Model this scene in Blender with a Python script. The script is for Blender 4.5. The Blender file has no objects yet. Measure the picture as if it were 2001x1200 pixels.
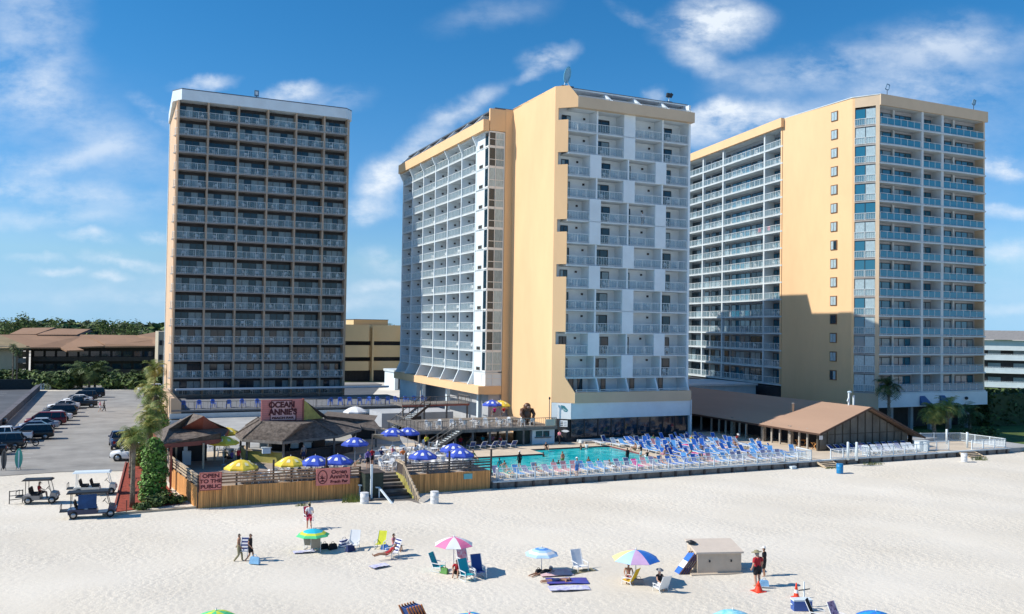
import bpy, math, random
from mathutils import Vector, Matrix
R=math.radians; PI=math.pi
rnd=random.Random(7)
# ---------------------------------------------------------------- camera survey helpers
F_=1700.; CH=14.; ROLL=R(.86); PITCH=math.atan(42/1700)
TH=R(24.7); CT,ST=math.cos(TH),math.sin(TH)          # the resort's own axes: u along the shore, v inland
SUN_E=R(40); SUN_A=R(-8)                               # sun elevation; it stands on the left (-X), slightly inland
def ray(px,py):
    x=px-1000.5; y=600.-py; c,s=math.cos(ROLL),math.sin(ROLL)
    x,y=x*c-y*s,x*s+y*c
    dx,dz=x/F_,y/F_; cp,sp=math.cos(PITCH),math.sin(PITCH)
    dy=cp-dz*sp; dz=sp+dz*cp
    return dx*CT+dy*ST, -dx*ST+dy*CT, dz
def at(px,py,z=0.):                                   # surveyed ground point (u,v)
    d=ray(px,py); t=(z-CH)/d[2]; return d[0]*t,d[1]*t
def wl(u,v,z=0.): return Vector((u*CT-v*ST,u*ST+v*CT,z))
sc=bpy.context.scene; col=sc.collection
# ---------------------------------------------------------------- materials
MATS={}
def lin(c): return tuple(((x/255)/12.92 if x/255<=.04045 else ((x/255+.055)/1.055)**2.4) for x in c)
def M(name,c=(.5,.5,.5),rough=.7,metal=0,var=.12,scale=1.5,bump=0,bscale=8,spec=.4,coat=0,c2=None,trans=0,alpha=1,stretch=(1,1,1),emit=None):
    if name in MATS: return MATS[name]
    m=bpy.data.materials.new(name); m.use_nodes=True; nt=m.node_tree; n=nt.nodes; L=nt.links
    b=n['Principled BSDF']; b.inputs['Roughness'].default_value=rough; b.inputs['Metallic'].default_value=metal
    b.inputs['Specular IOR Level'].default_value=spec; b.inputs['Coat Weight'].default_value=coat
    b.inputs['Transmission Weight'].default_value=trans; b.inputs['Alpha'].default_value=alpha
    c=tuple(c)+(1,)
    if var>0 or c2:
        tc=n.new('ShaderNodeTexCoord'); mp=n.new('ShaderNodeMapping'); mp.inputs['Scale'].default_value=stretch
        L.new(tc.outputs['Object'],mp.inputs[0])
        no=n.new('ShaderNodeTexNoise'); no.inputs['Scale'].default_value=scale; no.inputs['Detail'].default_value=5; no.inputs['Roughness'].default_value=.65
        L.new(mp.outputs[0],no.inputs['Vector'])
        mx=n.new('ShaderNodeMix'); mx.data_type='RGBA'
        d=tuple(c2)+(1,) if c2 else tuple(x*(1-var*2) for x in c[:3])+(1,)
        hi=c if c2 else tuple(min(1,x*(1+var*.6)) for x in c[:3])+(1,)
        mx.inputs[6].default_value=d; mx.inputs[7].default_value=hi
        rp=n.new('ShaderNodeMapRange'); rp.inputs[1].default_value=.3; rp.inputs[2].default_value=.68
        L.new(no.outputs[0],rp.inputs[0]); L.new(rp.outputs[0],mx.inputs[0]); L.new(mx.outputs[2],b.inputs['Base Color'])
    else: b.inputs['Base Color'].default_value=c
    if bump:
        tc2=n.new('ShaderNodeTexCoord'); n2=n.new('ShaderNodeTexNoise'); n2.inputs['Scale'].default_value=bscale; n2.inputs['Detail'].default_value=6
        L.new(tc2.outputs['Object'],n2.inputs['Vector'])
        bp=n.new('ShaderNodeBump'); bp.inputs['Strength'].default_value=bump; bp.inputs['Distance'].default_value=.1
        L.new(n2.outputs[0],bp.inputs['Height']); L.new(bp.outputs[0],b.inputs['Normal'])
    if emit:
        b.inputs['Emission Color'].default_value=tuple(emit)+(1,); b.inputs['Emission Strength'].default_value=1
    MATS[name]=m; return m
YEL=M('yellow_stucco',(.79,.525,.29),.85,var=.06,scale=.12,bump=.12,bscale=14,stretch=(1,1,.35))
BEI=M('beige_stucco',(.60,.47,.33),.85,var=.05,scale=.25,bump=.1)
PEACH=M('peach_stucco',(.66,.46,.30),.85,var=.06,scale=.25,bump=.1)
WHI=M('white_paint',(.68,.765,.81),.6,var=.05,scale=.5)
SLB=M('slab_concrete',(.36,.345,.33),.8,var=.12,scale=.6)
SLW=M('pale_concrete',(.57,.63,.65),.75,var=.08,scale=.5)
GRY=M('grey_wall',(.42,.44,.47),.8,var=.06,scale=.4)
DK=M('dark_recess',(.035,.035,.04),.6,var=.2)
FRM=M('dark_frame',(.03,.032,.035),.4,var=0)
GL=M('window_glass',(.010,.032,.05),.06,var=0,spec=.6,coat=.15)
GLB=M('blue_window_glass',(.015,.13,.21),.05,var=0,spec=.8,coat=.4)
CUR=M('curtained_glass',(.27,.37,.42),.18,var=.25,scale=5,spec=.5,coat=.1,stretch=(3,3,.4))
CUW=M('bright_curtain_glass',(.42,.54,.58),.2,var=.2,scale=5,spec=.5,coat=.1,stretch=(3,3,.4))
RLW=M('white_rail',(.62,.67,.68),.4,var=0)
RLT=M('tinted_rail_glass',(.05,.26,.38),.08,var=0,spec=.6,coat=.3,alpha=.75)
RLG=M('clear_rail_glass',(.38,.56,.62),.1,var=0,spec=.6,alpha=.13)
ROOFD=M('dark_roof_edge',(.10,.12,.15),.5,var=.1)
# ---------------------------------------------------------------- mesh builder
class MB:
    def __init__(s): s.v=[]; s.f=[]; s.m=[]; s.mats=[]; s.sm=[]
    def mi(s,m):
        if m not in s.mats: s.mats.append(m)
        return s.mats.index(m)
    def add(s,vs,fs,m,smooth=False):
        o=len(s.v); s.v+= [tuple(p) for p in vs]; k=s.mi(m)
        for f in fs: s.f.append(tuple(i+o for i in f)); s.m.append(k); s.sm.append(smooth)
        return s
    def box(s,x0,x1,y0,y1,z0,z1,m):
        v=[(x,y,z) for z in (z0,z1) for y in (y0,y1) for x in (x0,x1)]
        return s.add(v,[(0,2,3,1),(4,5,7,6),(0,1,5,4),(2,6,7,3),(0,4,6,2),(1,3,7,5)],m)
    def bar(s,p,q,w,h,m,up=(0,0,1)):                  # box beam between two points
        p,q=Vector(p),Vector(q); d=(q-p); 
        if d.length<1e-6: return s
        d.normalize(); a=d.cross(Vector(up))
        if a.length<1e-3: a=d.cross(Vector((1,0,0)))
        a.normalize(); b=a.cross(d); a*=w/2; b*=h/2
        v=[c+i*a+j*b for c in (p,q) for i,j in ((-1,-1),(1,-1),(1,1),(-1,1))]
        return s.add(v,[(3,2,1,0),(4,5,6,7),(0,1,5,4),(1,2,6,5),(2,3,7,6),(3,0,4,7)],m)
    def prism(s,pts,z0,z1,m,m2=None):                 # vertical prism of a CCW outline
        n=len(pts); v=[(x,y,z0) for x,y in pts]+[(x,y,z1) for x,y in pts]
        s.add(v,[tuple(range(n))[::-1]],m); s.f[-1]=s.f[-1]
        s.add(v,[tuple(range(n,2*n))],m2 or m)
        return s.add(v,[(i,(i+1)%n,(i+1)%n+n,i+n) for i in range(n)],m)
    def ext(s,pts,d,m,smooth=False):                  # extrude a 3-D polygon by vector d
        n=len(pts); d=Vector(d); v=[Vector(p) for p in pts]; v+=[p+d for p in v]
        return s.add(v,[tuple(range(n))[::-1],tuple(range(n,2*n))]+[(i,(i+1)%n,(i+1)%n+n,i+n) for i in range(n)],m,smooth)
    def tube(s,pts,rs,m,n=8,cap=True,smooth=True):
        pts=[Vector(p) for p in pts]
        if not hasattr(rs,'__len__'): rs=[rs]*len(pts)
        vs=[]; a=None
        for i,p in enumerate(pts):
            d=(pts[min(i+1,len(pts)-1)]-pts[max(i-1,0)]).normalized()
            if a is None: a=d.orthogonal().normalized()
            a=(a-d*a.dot(d)); a=a.normalized() if a.length>1e-6 else d.orthogonal().normalized()
            b=d.cross(a)
            for k in range(n): t=2*PI*k/n; vs.append(p+(a*math.cos(t)+b*math.sin(t))*rs[i])
        fs=[(i*n+k,i*n+(k+1)%n,(i+1)*n+(k+1)%n,(i+1)*n+k) for i in range(len(pts)-1) for k in range(n)]
        if cap: fs+=[tuple(range(n))[::-1],tuple(range((len(pts)-1)*n,len(pts)*n))]
        return s.add(vs,fs,m,smooth)
    def lathe(s,prof,m,n=16,c=(0,0,0),smooth=True,cap=True):
        return s.tube2([(c[0],c[1],c[2]+z) for r,z in prof],[r for r,z in prof],m,n,smooth,cap)
    def tube2(s,pts,rs,m,n,smooth,cap):
        vs=[(p[0]+math.cos(2*PI*k/n)*r,p[1]+math.sin(2*PI*k/n)*r,p[2]) for p,r in zip(pts,rs) for k in range(n)]
        fs=[(i*n+k,i*n+(k+1)%n,(i+1)*n+(k+1)%n,(i+1)*n+k) for i in range(len(pts)-1) for k in range(n)]
        if cap: fs+=[tuple(range(n))[::-1],tuple(range((len(pts)-1)*n,len(pts)*n))]
        return s.add(vs,fs,m,smooth)
    def blob(s,c,r,m,n=8,k=6,jit=0,rg=None):
        vs=[];rx,ry,rz=r
        for i in range(k+1):
            ph=PI*i/k
            for j in range(n):
                t=2*PI*j/n; q=1+(rg.uniform(-jit,jit) if rg else 0)
                vs.append((c[0]+rx*q*math.sin(ph)*math.cos(t),c[1]+ry*q*math.sin(ph)*math.sin(t),c[2]+rz*q*math.cos(ph)))
        fs=[(i*n+j,(i+1)*n+j,(i+1)*n+(j+1)%n,i*n+(j+1)%n) for i in range(k) for j in range(n)]
        return s.add(vs,fs,m,True)
    def mesh(s,name):
        me=bpy.data.meshes.new(name); me.from_pydata(s.v,[],s.f)
        for m in s.mats: me.materials.append(m)
        me.polygons.foreach_set('material_index',s.m); me.polygons.foreach_set('use_smooth',s.sm); me.update(); return me
def obj(name,mb,parent=None,loc=(0,0,0),rz=0,label=None,kind=None):
    me=mb.mesh(name) if isinstance(mb,MB) else mb
    o=bpy.data.objects.new(name,me); col.objects.link(o); o.parent=parent
    o.location=loc; o.rotation_euler=(0,0,rz)
    if label: o['label']=label
    if kind: o['kind']=kind
    return o
def tag(o,label,cat,group=None,kind=None):
    o['label']=label
    if cat: o['category']=cat
    if group: o['group']=group
    if kind: o['kind']=kind
    return o
def thing(name,label,cat,u,v,z=0,rz=0,group=None):
    o=bpy.data.objects.new(name,None); col.objects.link(o); o.empty_display_size=.3
    o.location=wl(u,v,z); o.rotation_euler=(0,0,TH+rz); return tag(o,label,cat,group)
def single(name,mb,label,cat,u,v,z=0,rz=0,group=None):  # a thing that is one mesh
    o=obj(name,mb); o.location=wl(u,v,z); o.rotation_euler=(0,0,TH+rz); return tag(o,label,cat,group)
def struct(name,mb,kind='structure'):
    o=obj(name,mb); o.rotation_euler=(0,0,TH); o['kind']=kind; return o
def dup(root,u,v,z=0,rz=0,label=None,group=None,scale=None,recolor=None):
    r=root.copy(); col.objects.link(r); r.location=wl(u,v,z); r.rotation_euler=(0,0,TH+rz)
    if label: r['label']=label
    if group: r['group']=group
    if scale: r.scale=(scale,)*3
    for ch in list(root.children):
        c=ch.copy(); col.objects.link(c); c.parent=r
        for g in list(ch.children):
            d=g.copy(); col.objects.link(d); d.parent=c
    return r
ORD=['first','second','third','fourth','fifth','sixth','seventh','eighth','ninth','tenth','eleventh','twelfth','thirteenth','fourteenth','fifteenth','sixteenth','seventeenth','eighteenth','nineteenth','twentieth']+['%dth'%i for i in range(21,60)]
def ordn(i): 
    return ORD[i] if i<20 else '%d%s'%(i+1,{1:'st',2:'nd',3:'rd'}.get((i+1)%10,'th'))
# ---------------------------------------------------------------- camera, sun, sky
cd=bpy.data.cameras.new('camera'); cam=bpy.data.objects.new('camera',cd); col.objects.link(cam)
cd.lens=36*F_/2001; cd.sensor_width=36; cd.sensor_fit='HORIZONTAL'; cd.clip_start=.5; cd.clip_end=6000
cam.matrix_world=Matrix.Translation((0,0,CH)) @ Matrix.Rotation(PI/2+PITCH,4,'X') @ Matrix.Rotation(ROLL,4,'Z')
sc.camera=cam
sd=bpy.data.lights.new('sun','SUN'); sd.energy=5.0; sd.angle=R(.5); sd.color=(1,.93,.83)
so=bpy.data.objects.new('sun',sd); col.objects.link(so)
sv=Vector((-math.cos(SUN_E)*math.cos(SUN_A),math.cos(SUN_E)*math.sin(SUN_A),math.sin(SUN_E)))
so.rotation_euler=sv.to_track_quat('Z','Y').to_euler()
w=bpy.data.worlds.new('World'); sc.world=w; w.use_nodes=True; nt=w.node_tree; N=nt.nodes; L=nt.links; N.clear()
def nd(t,**k):
    x=N.new(t)
    for a,b in k.items(): setattr(x,a,b)
    return x
def mth(op,a,b=None,c=None):
    x=nd('ShaderNodeMath',operation=op)
    for i,q in enumerate((a,b,c)):
        if q is None: continue
        if isinstance(q,(int,float)): x.inputs[i].default_value=q
        else: L.new(q,x.inputs[i])
    return x.outputs[0]
sky=nd('ShaderNodeTexSky',sky_type='NISHITA'); sky.sun_disc=False; sky.sun_elevation=SUN_E
sky.sun_rotation=math.atan2(sv.x,sv.y); sky.air_density=1.0; sky.dust_density=.4; sky.ozone_density=1.0; sky.altitude=10
tcs=nd('ShaderNodeTexCoord'); sxs=nd('ShaderNodeSeparateXYZ'); L.new(tcs.outputs['Generated'],sxs.inputs[0]); cbs=nd('ShaderNodeCombineXYZ'); L.new(sxs.outputs[0],cbs.inputs[0]); L.new(sxs.outputs[1],cbs.inputs[1]); L.new(mth('MAXIMUM',sxs.outputs[2],.075),cbs.inputs[2]); L.new(cbs.outputs[0],sky.inputs[0])
hs=nd('ShaderNodeHueSaturation'); hs.inputs['Saturation'].default_value=1.22; hs.inputs['Value'].default_value=.92; L.new(sky.outputs[0],hs.inputs['Color'])
tc=nd('ShaderNodeTexCoord'); sx=nd('ShaderNodeSeparateXYZ'); L.new(tc.outputs['Generated'],sx.inputs[0])
yy=mth('MAXIMUM',sx.outputs[1],.02)
cu=mth('DIVIDE',sx.outputs[0],yy); cv=mth('DIVIDE',sx.outputs[2],yy)
cb=nd('ShaderNodeCombineXYZ'); L.new(cu,cb.inputs[0]); L.new(cv,cb.inputs[1])
n1=nd('ShaderNodeTexNoise'); n1.inputs['Scale'].default_value=14; n1.inputs['Detail'].default_value=6; n1.inputs['Roughness'].default_value=.6; L.new(cb.outputs[0],n1.inputs['Vector'])
dv=nd('ShaderNodeVectorMath',operation='MULTIPLY_ADD'); L.new(n1.outputs['Color'],dv.inputs[0]); dv.inputs[1].default_value=(.05,.036,0); 
sb=nd('ShaderNodeVectorMath',operation='SUBTRACT'); L.new(cb.outputs[0],sb.inputs[0]); sb.inputs[1].default_value=(.025,.018,0); L.new(sb.outputs[0],dv.inputs[2])
acc=None
# cloud banks: centre and radii in tangent units (from a 1700 unit focal length), tilt, weight
CL=[(1390,35,100,52,8,1.15),(1370,110,62,30,-20,.5),(1062,108,58,26,18,.75),(1025,150,30,14,30,.35),(1440,232,150,42,6,.95),(1390,210,60,24,0,.5),(1540,130,150,45,10,.38),(1760,100,190,65,12,.27),(1880,55,160,50,0,.26),
(1965,312,95,24,-2,.9),(1975,400,80,14,0,.5),(1965,475,90,20,0,.38),(50,60,100,150,0,.34),(30,200,150,60,20,.22),(140,240,220,55,-28,.20),(300,228,60,18,-30,.55),(390,165,60,16,8,.65),(560,182,58,22,10,.9),
(905,205,80,22,22,.55),(90,330,330,150,0,.13),(1850,220,260,160,0,.16),(620,590,700,60,0,.16),(1950,520,200,120,0,.10),(800,300,100,34,42,.6),(735,350,50,40,60,.6),(715,420,52,30,5,.75),(745,515,58,24,-5,.45),(740,560,60,12,0,.3),(90,390,260,26,-4,.34),(70,440,200,22,0,.30),(180,480,60,12,-4,.55),(292,470,32,13,0,.6),(240,525,80,14,-6,.65),(110,545,50,9,0,.45),(60,520,60,8,0,.35),(215,556,46,9,0,.4),(120,330,160,20,20,.28),(1800,170,180,40,8,.30),(1270,170,20,16,40,.35),(950,25,120,30,10,.16),(1230,20,50,16,-20,.3),(640,200,80,25,10,.3),(30,330,60,18,0,.25),(500,590,500,16,0,.16),(1950,590,160,12,0,.2)]
for px,py,rx,ry,ang,wt in CL:
    mp=nd('ShaderNodeMapping',vector_type='TEXTURE'); L.new(dv.outputs[0],mp.inputs[0])
    mp.inputs['Location'].default_value=((px-1000)/F_,(642-py)/F_,0); mp.inputs['Rotation'].default_value=(0,0,R(ang)); mp.inputs['Scale'].default_value=(rx/F_,ry/F_,1)
    ln=nd('ShaderNodeVectorMath',operation='LENGTH'); L.new(mp.outputs[0],ln.inputs[0])
    mr=nd('ShaderNodeMapRange',interpolation_type='SMOOTHSTEP'); L.new(ln.outputs['Value'],mr.inputs[0]); mr.inputs[1].default_value=1.45; mr.inputs[2].default_value=.1; mr.inputs[3].default_value=0; mr.inputs[4].default_value=wt
    acc=mr.outputs[0] if acc is None else mth('ADD',acc,mr.outputs[0])
n2=nd('ShaderNodeTexNoise'); n2.inputs['Scale'].default_value=9; n2.inputs['Detail'].default_value=9; n2.inputs['Roughness'].default_value=.62
mp=nd('ShaderNodeMapping'); mp.inputs['Scale'].default_value=(1,1.9,1); L.new(cb.outputs[0],mp.inputs[0]); L.new(mp.outputs[0],n2.inputs['Vector'])
nm=nd('ShaderNodeMapRange'); L.new(n2.outputs[0],nm.inputs[0]); nm.inputs[1].default_value=.38; nm.inputs[2].default_value=.62; nm.inputs[3].default_value=.15; nm.inputs[4].default_value=1.35
al=mth('MULTIPLY',acc,nm.outputs[0]); al=mth('MINIMUM',al,.95); 
up=nd('ShaderNodeMapRange'); L.new(sx.outputs[1],up.inputs[0]); up.inputs[1].default_value=.02; up.inputs[2].default_value=.2; al=mth('MULTIPLY',al,up.outputs[0])
tz=nd('ShaderNodeMapRange',interpolation_type='SMOOTHSTEP'); L.new(sx.outputs[2],tz.inputs[0]); tz.inputs[1].default_value=.0; tz.inputs[2].default_value=.36
tn=nd('ShaderNodeMix',data_type='RGBA'); L.new(tz.outputs[0],tn.inputs[0]); tn.inputs[6].default_value=(.53,.71,1.0,1); tn.inputs[7].default_value=(.25,.72,.96,1)
tm=nd('ShaderNodeMix',data_type='RGBA',blend_type='MULTIPLY'); tm.inputs[0].default_value=1; L.new(hs.outputs[0],tm.inputs[6]); L.new(tn.outputs[2],tm.inputs[7])
mx=nd('ShaderNodeMix',data_type='RGBA'); L.new(al,mx.inputs[0]); L.new(tm.outputs[2],mx.inputs[6]); mx.inputs[7].default_value=(5.6,6.1,6.7,1)
bg=nd('ShaderNodeBackground'); bg.inputs[1].default_value=.14; L.new(mx.outputs[2],bg.inputs[0])
ow=nd('ShaderNodeOutputWorld'); L.new(bg.outputs[0],ow.inputs[0])
sc.view_settings.view_transform='Standard'; sc.view_settings.look='None'; sc.view_settings.exposure=.15; sc.view_settings.gamma=1

sc.cycles.max_bounces=6; sc.cycles.diffuse_bounces=3; sc.cycles.glossy_bounces=2; sc.cycles.transmission_bounces=3; sc.cycles.transparent_max_bounces=24
def hit(px,py,v):
    d=ray(px,py); t=v/d[1]; return d[0]*t,CH+d[2]*t
def onl(px,P0,P1,py=620):
    d=ray(px,py); ex,ey=P1[0]-P0[0],P1[1]-P0[1]
    s=(P0[1]*d[0]-P0[0]*d[1])/(ex*d[1]-ey*d[0]); return s*math.hypot(ex,ey)
RC={}
def rail_path(pts,h=1.05,bal=.3,mt=None,glass=None,posts=True,r=.03,base=.0,key=None):
    b=MB(); mt=mt or RLW
    for (p,q) in zip(pts,pts[1:]):
        p=Vector(p+(0,)) if len(p)==2 else Vector(p); q=Vector(q+(0,)) if len(q)==2 else Vector(q)
        z=Vector((0,0,1)); L_=(q-p).length
        b.bar(p+z*h,q+z*h,.07,.06,mt); b.bar(p+z*.1,q+z*.1,.05,.05,mt)
        n=max(1,round(L_/1.45))
        for i in range(n+1):
            a=p.lerp(q,i/n); b.bar(a-z*base,a+z*h,.06,.06,mt)
        if bal:
            n=max(2,round(L_/bal))
            for i in range(1,n):
                a=p.lerp(q,i/n); b.bar(a+z*.1,a+z*h,.022,.022,mt)
        if glass:
            d=(q-p).normalized(); b.bar(p+z*.56,q+z*.56,.016,h-.26,glass)
    return b
def rail_mesh(L_,**k):
    key=('r',round(L_,2),tuple(sorted((a,str(c)) for a,c in k.items())))
    if key not in RC: RC[key]=rail_path([(0,0),(L_,0)],**k).mesh('railing')
    return RC[key]
def door_mesh(W,H,pat,fr=None,gl=None,cu=None,lint=.0):
    key=('d',round(W,2),round(H,2),pat,str(fr),str(gl),str(cu))
    if key in RC: return RC[key]
    fr=fr or FRM; gl=gl or GL; cu=cu or CUR; b=MB(); n=len(pat); w_=W/n
    b.box(0,W,-.03,.05,H-.09,H,fr); b.box(0,W,-.03,.05,0,.06,fr)
    for i in range(n+1): b.box(i*w_-.035 if i else 0,i*w_+.035 if i<n else W,-.045,.05,.06,H-.09,fr)
    for i,c in enumerate(pat):
        b.box(i*w_+.035,(i+1)*w_-.035,.0,.03,.06,H-.09,{'g':gl,'c':cu,'h':cu}[c])
    RC[key]=b.mesh('glass_door'); return RC[key]
class Tower:
    def __init__(s,name,label,u,v): s.e=thing(name,label,'tower',u,v); s.u,s.v=u,v; s.units={}
    def part(s,name,mb,label=None,parent=None,kind=None): return obj(name,mb,parent or s.e,(-s.u,-s.v,0),0,label,kind)
    def unit(s,name,me,x,y,z,rz=0,imp=0): s.units.setdefault(name,[]).append((imp,me,x,y,z,rz))
    def flush(s,lim=100):
        for name,us in s.units.items():
            us.sort(key=lambda t:-t[0])
            for _,me,x,y,z,rz in us[:lim]: obj(name,me,s.e,(x-s.u,y-s.v,z),rz)
            if us[lim:]:
                b=MB()
                for _,me,x,y,z,rz in us[lim:]:
                    T=Matrix.Translation((x,y,z))@Matrix.Rotation(rz,4,'Z')
                    for pi,p in enumerate(me.polygons):
                        b.add([T@me.vertices[i].co for i in p.vertices],[tuple(range(len(p.vertices)))],me.materials[p.material_index])
                s.part(name,b,kind='stuff')
CHAIRS=[]   # (importance, u,v,z,rz,label) of plastic chairs on balconies
def pats(n): return ''.join(rnd.choice('ggcc') for _ in range(n))
# ================================================================ left tower
TANF=M('tan_fin',(.46,.36,.27),.8,var=.12,scale=.4)
def tower_left():
    u0,v0=8.45,142.; t=Tower('hotel_tower','dark tall hotel tower at left, six balcony bays wide, white parapet on top',u0,v0)
    cols=[8.6,12.95,17.5,22.0,26.45,31.0,34.9]; back=143.7; far=160
    uf=hit(324,600,far)[0]
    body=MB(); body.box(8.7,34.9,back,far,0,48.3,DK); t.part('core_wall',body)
    b=MB(); b.prism([(8.35,142.5),(8.7,142.5),(uf+.35,far),(uf,far)],0,48.3,PEACH); 
    b.box(uf-.12,uf+.25,far-.2,far+.4,0,49.2,WHI)
    for z in range(1): pass
    b.bar((8.15,145.5,24),(8.15,145.5,24.01),.1,.1,WHI)
    t.part('side_wall',b)
    b=MB(); b.box(34.9,35.2,142.2,far,0,48.3,BEI); t.part('side_wall',b)
    S=[45.74-2.67*k for k in range(17)]+[]
    out=[(8.0,143.4),(8.75,141.9),(34.6,141.9),(35.3,142.8)]
    for z in S:
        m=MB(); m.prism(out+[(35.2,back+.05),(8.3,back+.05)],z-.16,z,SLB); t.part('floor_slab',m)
    P=[(7.75,143.6),(8.95,141.55),(34.5,141.55),(35.7,142.9),(35.7,far),(uf-.3,far)]
    m=MB(); m.prism(P,48.3,49.9,WHI); t.part('parapet',m)
    m=MB(); m.prism([(x+(.0),y) for x,y in P],49.9,50.05,ROOFD); t.part('roof',m)
    for i,c in enumerate(cols):
        m=MB(); m.box(c-.13,c+.13,141.95,back,2.4,48.3,PEACH if i==0 else TANF); t.part('partition_wall',m)
    for k,z in enumerate(S):
        top=S[k-1]-.2 if k else 48.3
        for i in range(6):
            W=cols[i+1]-cols[i]-.26; x=cols[i]+.13
            r=rnd.random(); n=6
            pat=('c'+'gg'[:rnd.choice((1,2))]+'cccc')[:4] if r<.25 else (pats(4) if r<.6 else rnd.choice(('cggc','ccgg','cgcc','ggcc','ccgc')))
            t.unit('glass_door',door_mesh(W,2.12,pat),x,back-.06,z,0,-k*.1-i)
            if i==0: 
                me=RC.setdefault('r1',rail_path([(-.55,.95),(0.0,.12),(W+.05,.12)],glass=RLG,bal=.8).mesh('railing')); 
            else: me=rail_mesh(W,glass=RLG,bal=.8)
            t.unit('railing',me,x,142.0 if i else 141.93,z,0,-k*.1-i)
            for sd_,q in (('left-hand',.28),('right-hand',.72)):
                if rnd.random()<.82: CHAIRS.append((1.0 if rnd.random()<.55 else .1,x+W*q+rnd.uniform(-.3,.3),142.75+rnd.uniform(-.15,.2),z,rnd.uniform(-1,1)+PI,'%s white plastic chair on dark left tower, balcony floor %d from top, bay %d'%(sd_,k+1,i+1)))
    # base band below the lowest slab
    m=MB(); m.box(8.3,35.2,142.6,far,0,2.8,GRY); t.part('base_wall',m)
    m=MB(); m.box(20.5,26.3,150,151,50.05,51.4,WHI); m.box(20.4,26.4,149.9,151.1,51.4,51.5,ROOFD); t.part('plant_room',m)
    t.flush()
    # roof floodlight
    f=thing('floodlight','grey square floodlight standing on the roof edge of the dark left tower','floodlight',20.2,142.9,50.05)
    m=MB(); m.bar((0,0,0),(0,0,.5),.12,.12,FRM); obj('post',m,f)
    m=MB(); m.box(-.35,.35,-.1,.1,.45,1.4,M('blue_grey_metal',(.12,.22,.32),.4,var=0)); m.box(-.2,.2,-.13,.13,.65,1.2,WHI); obj('lamp_head',m,f)
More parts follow.
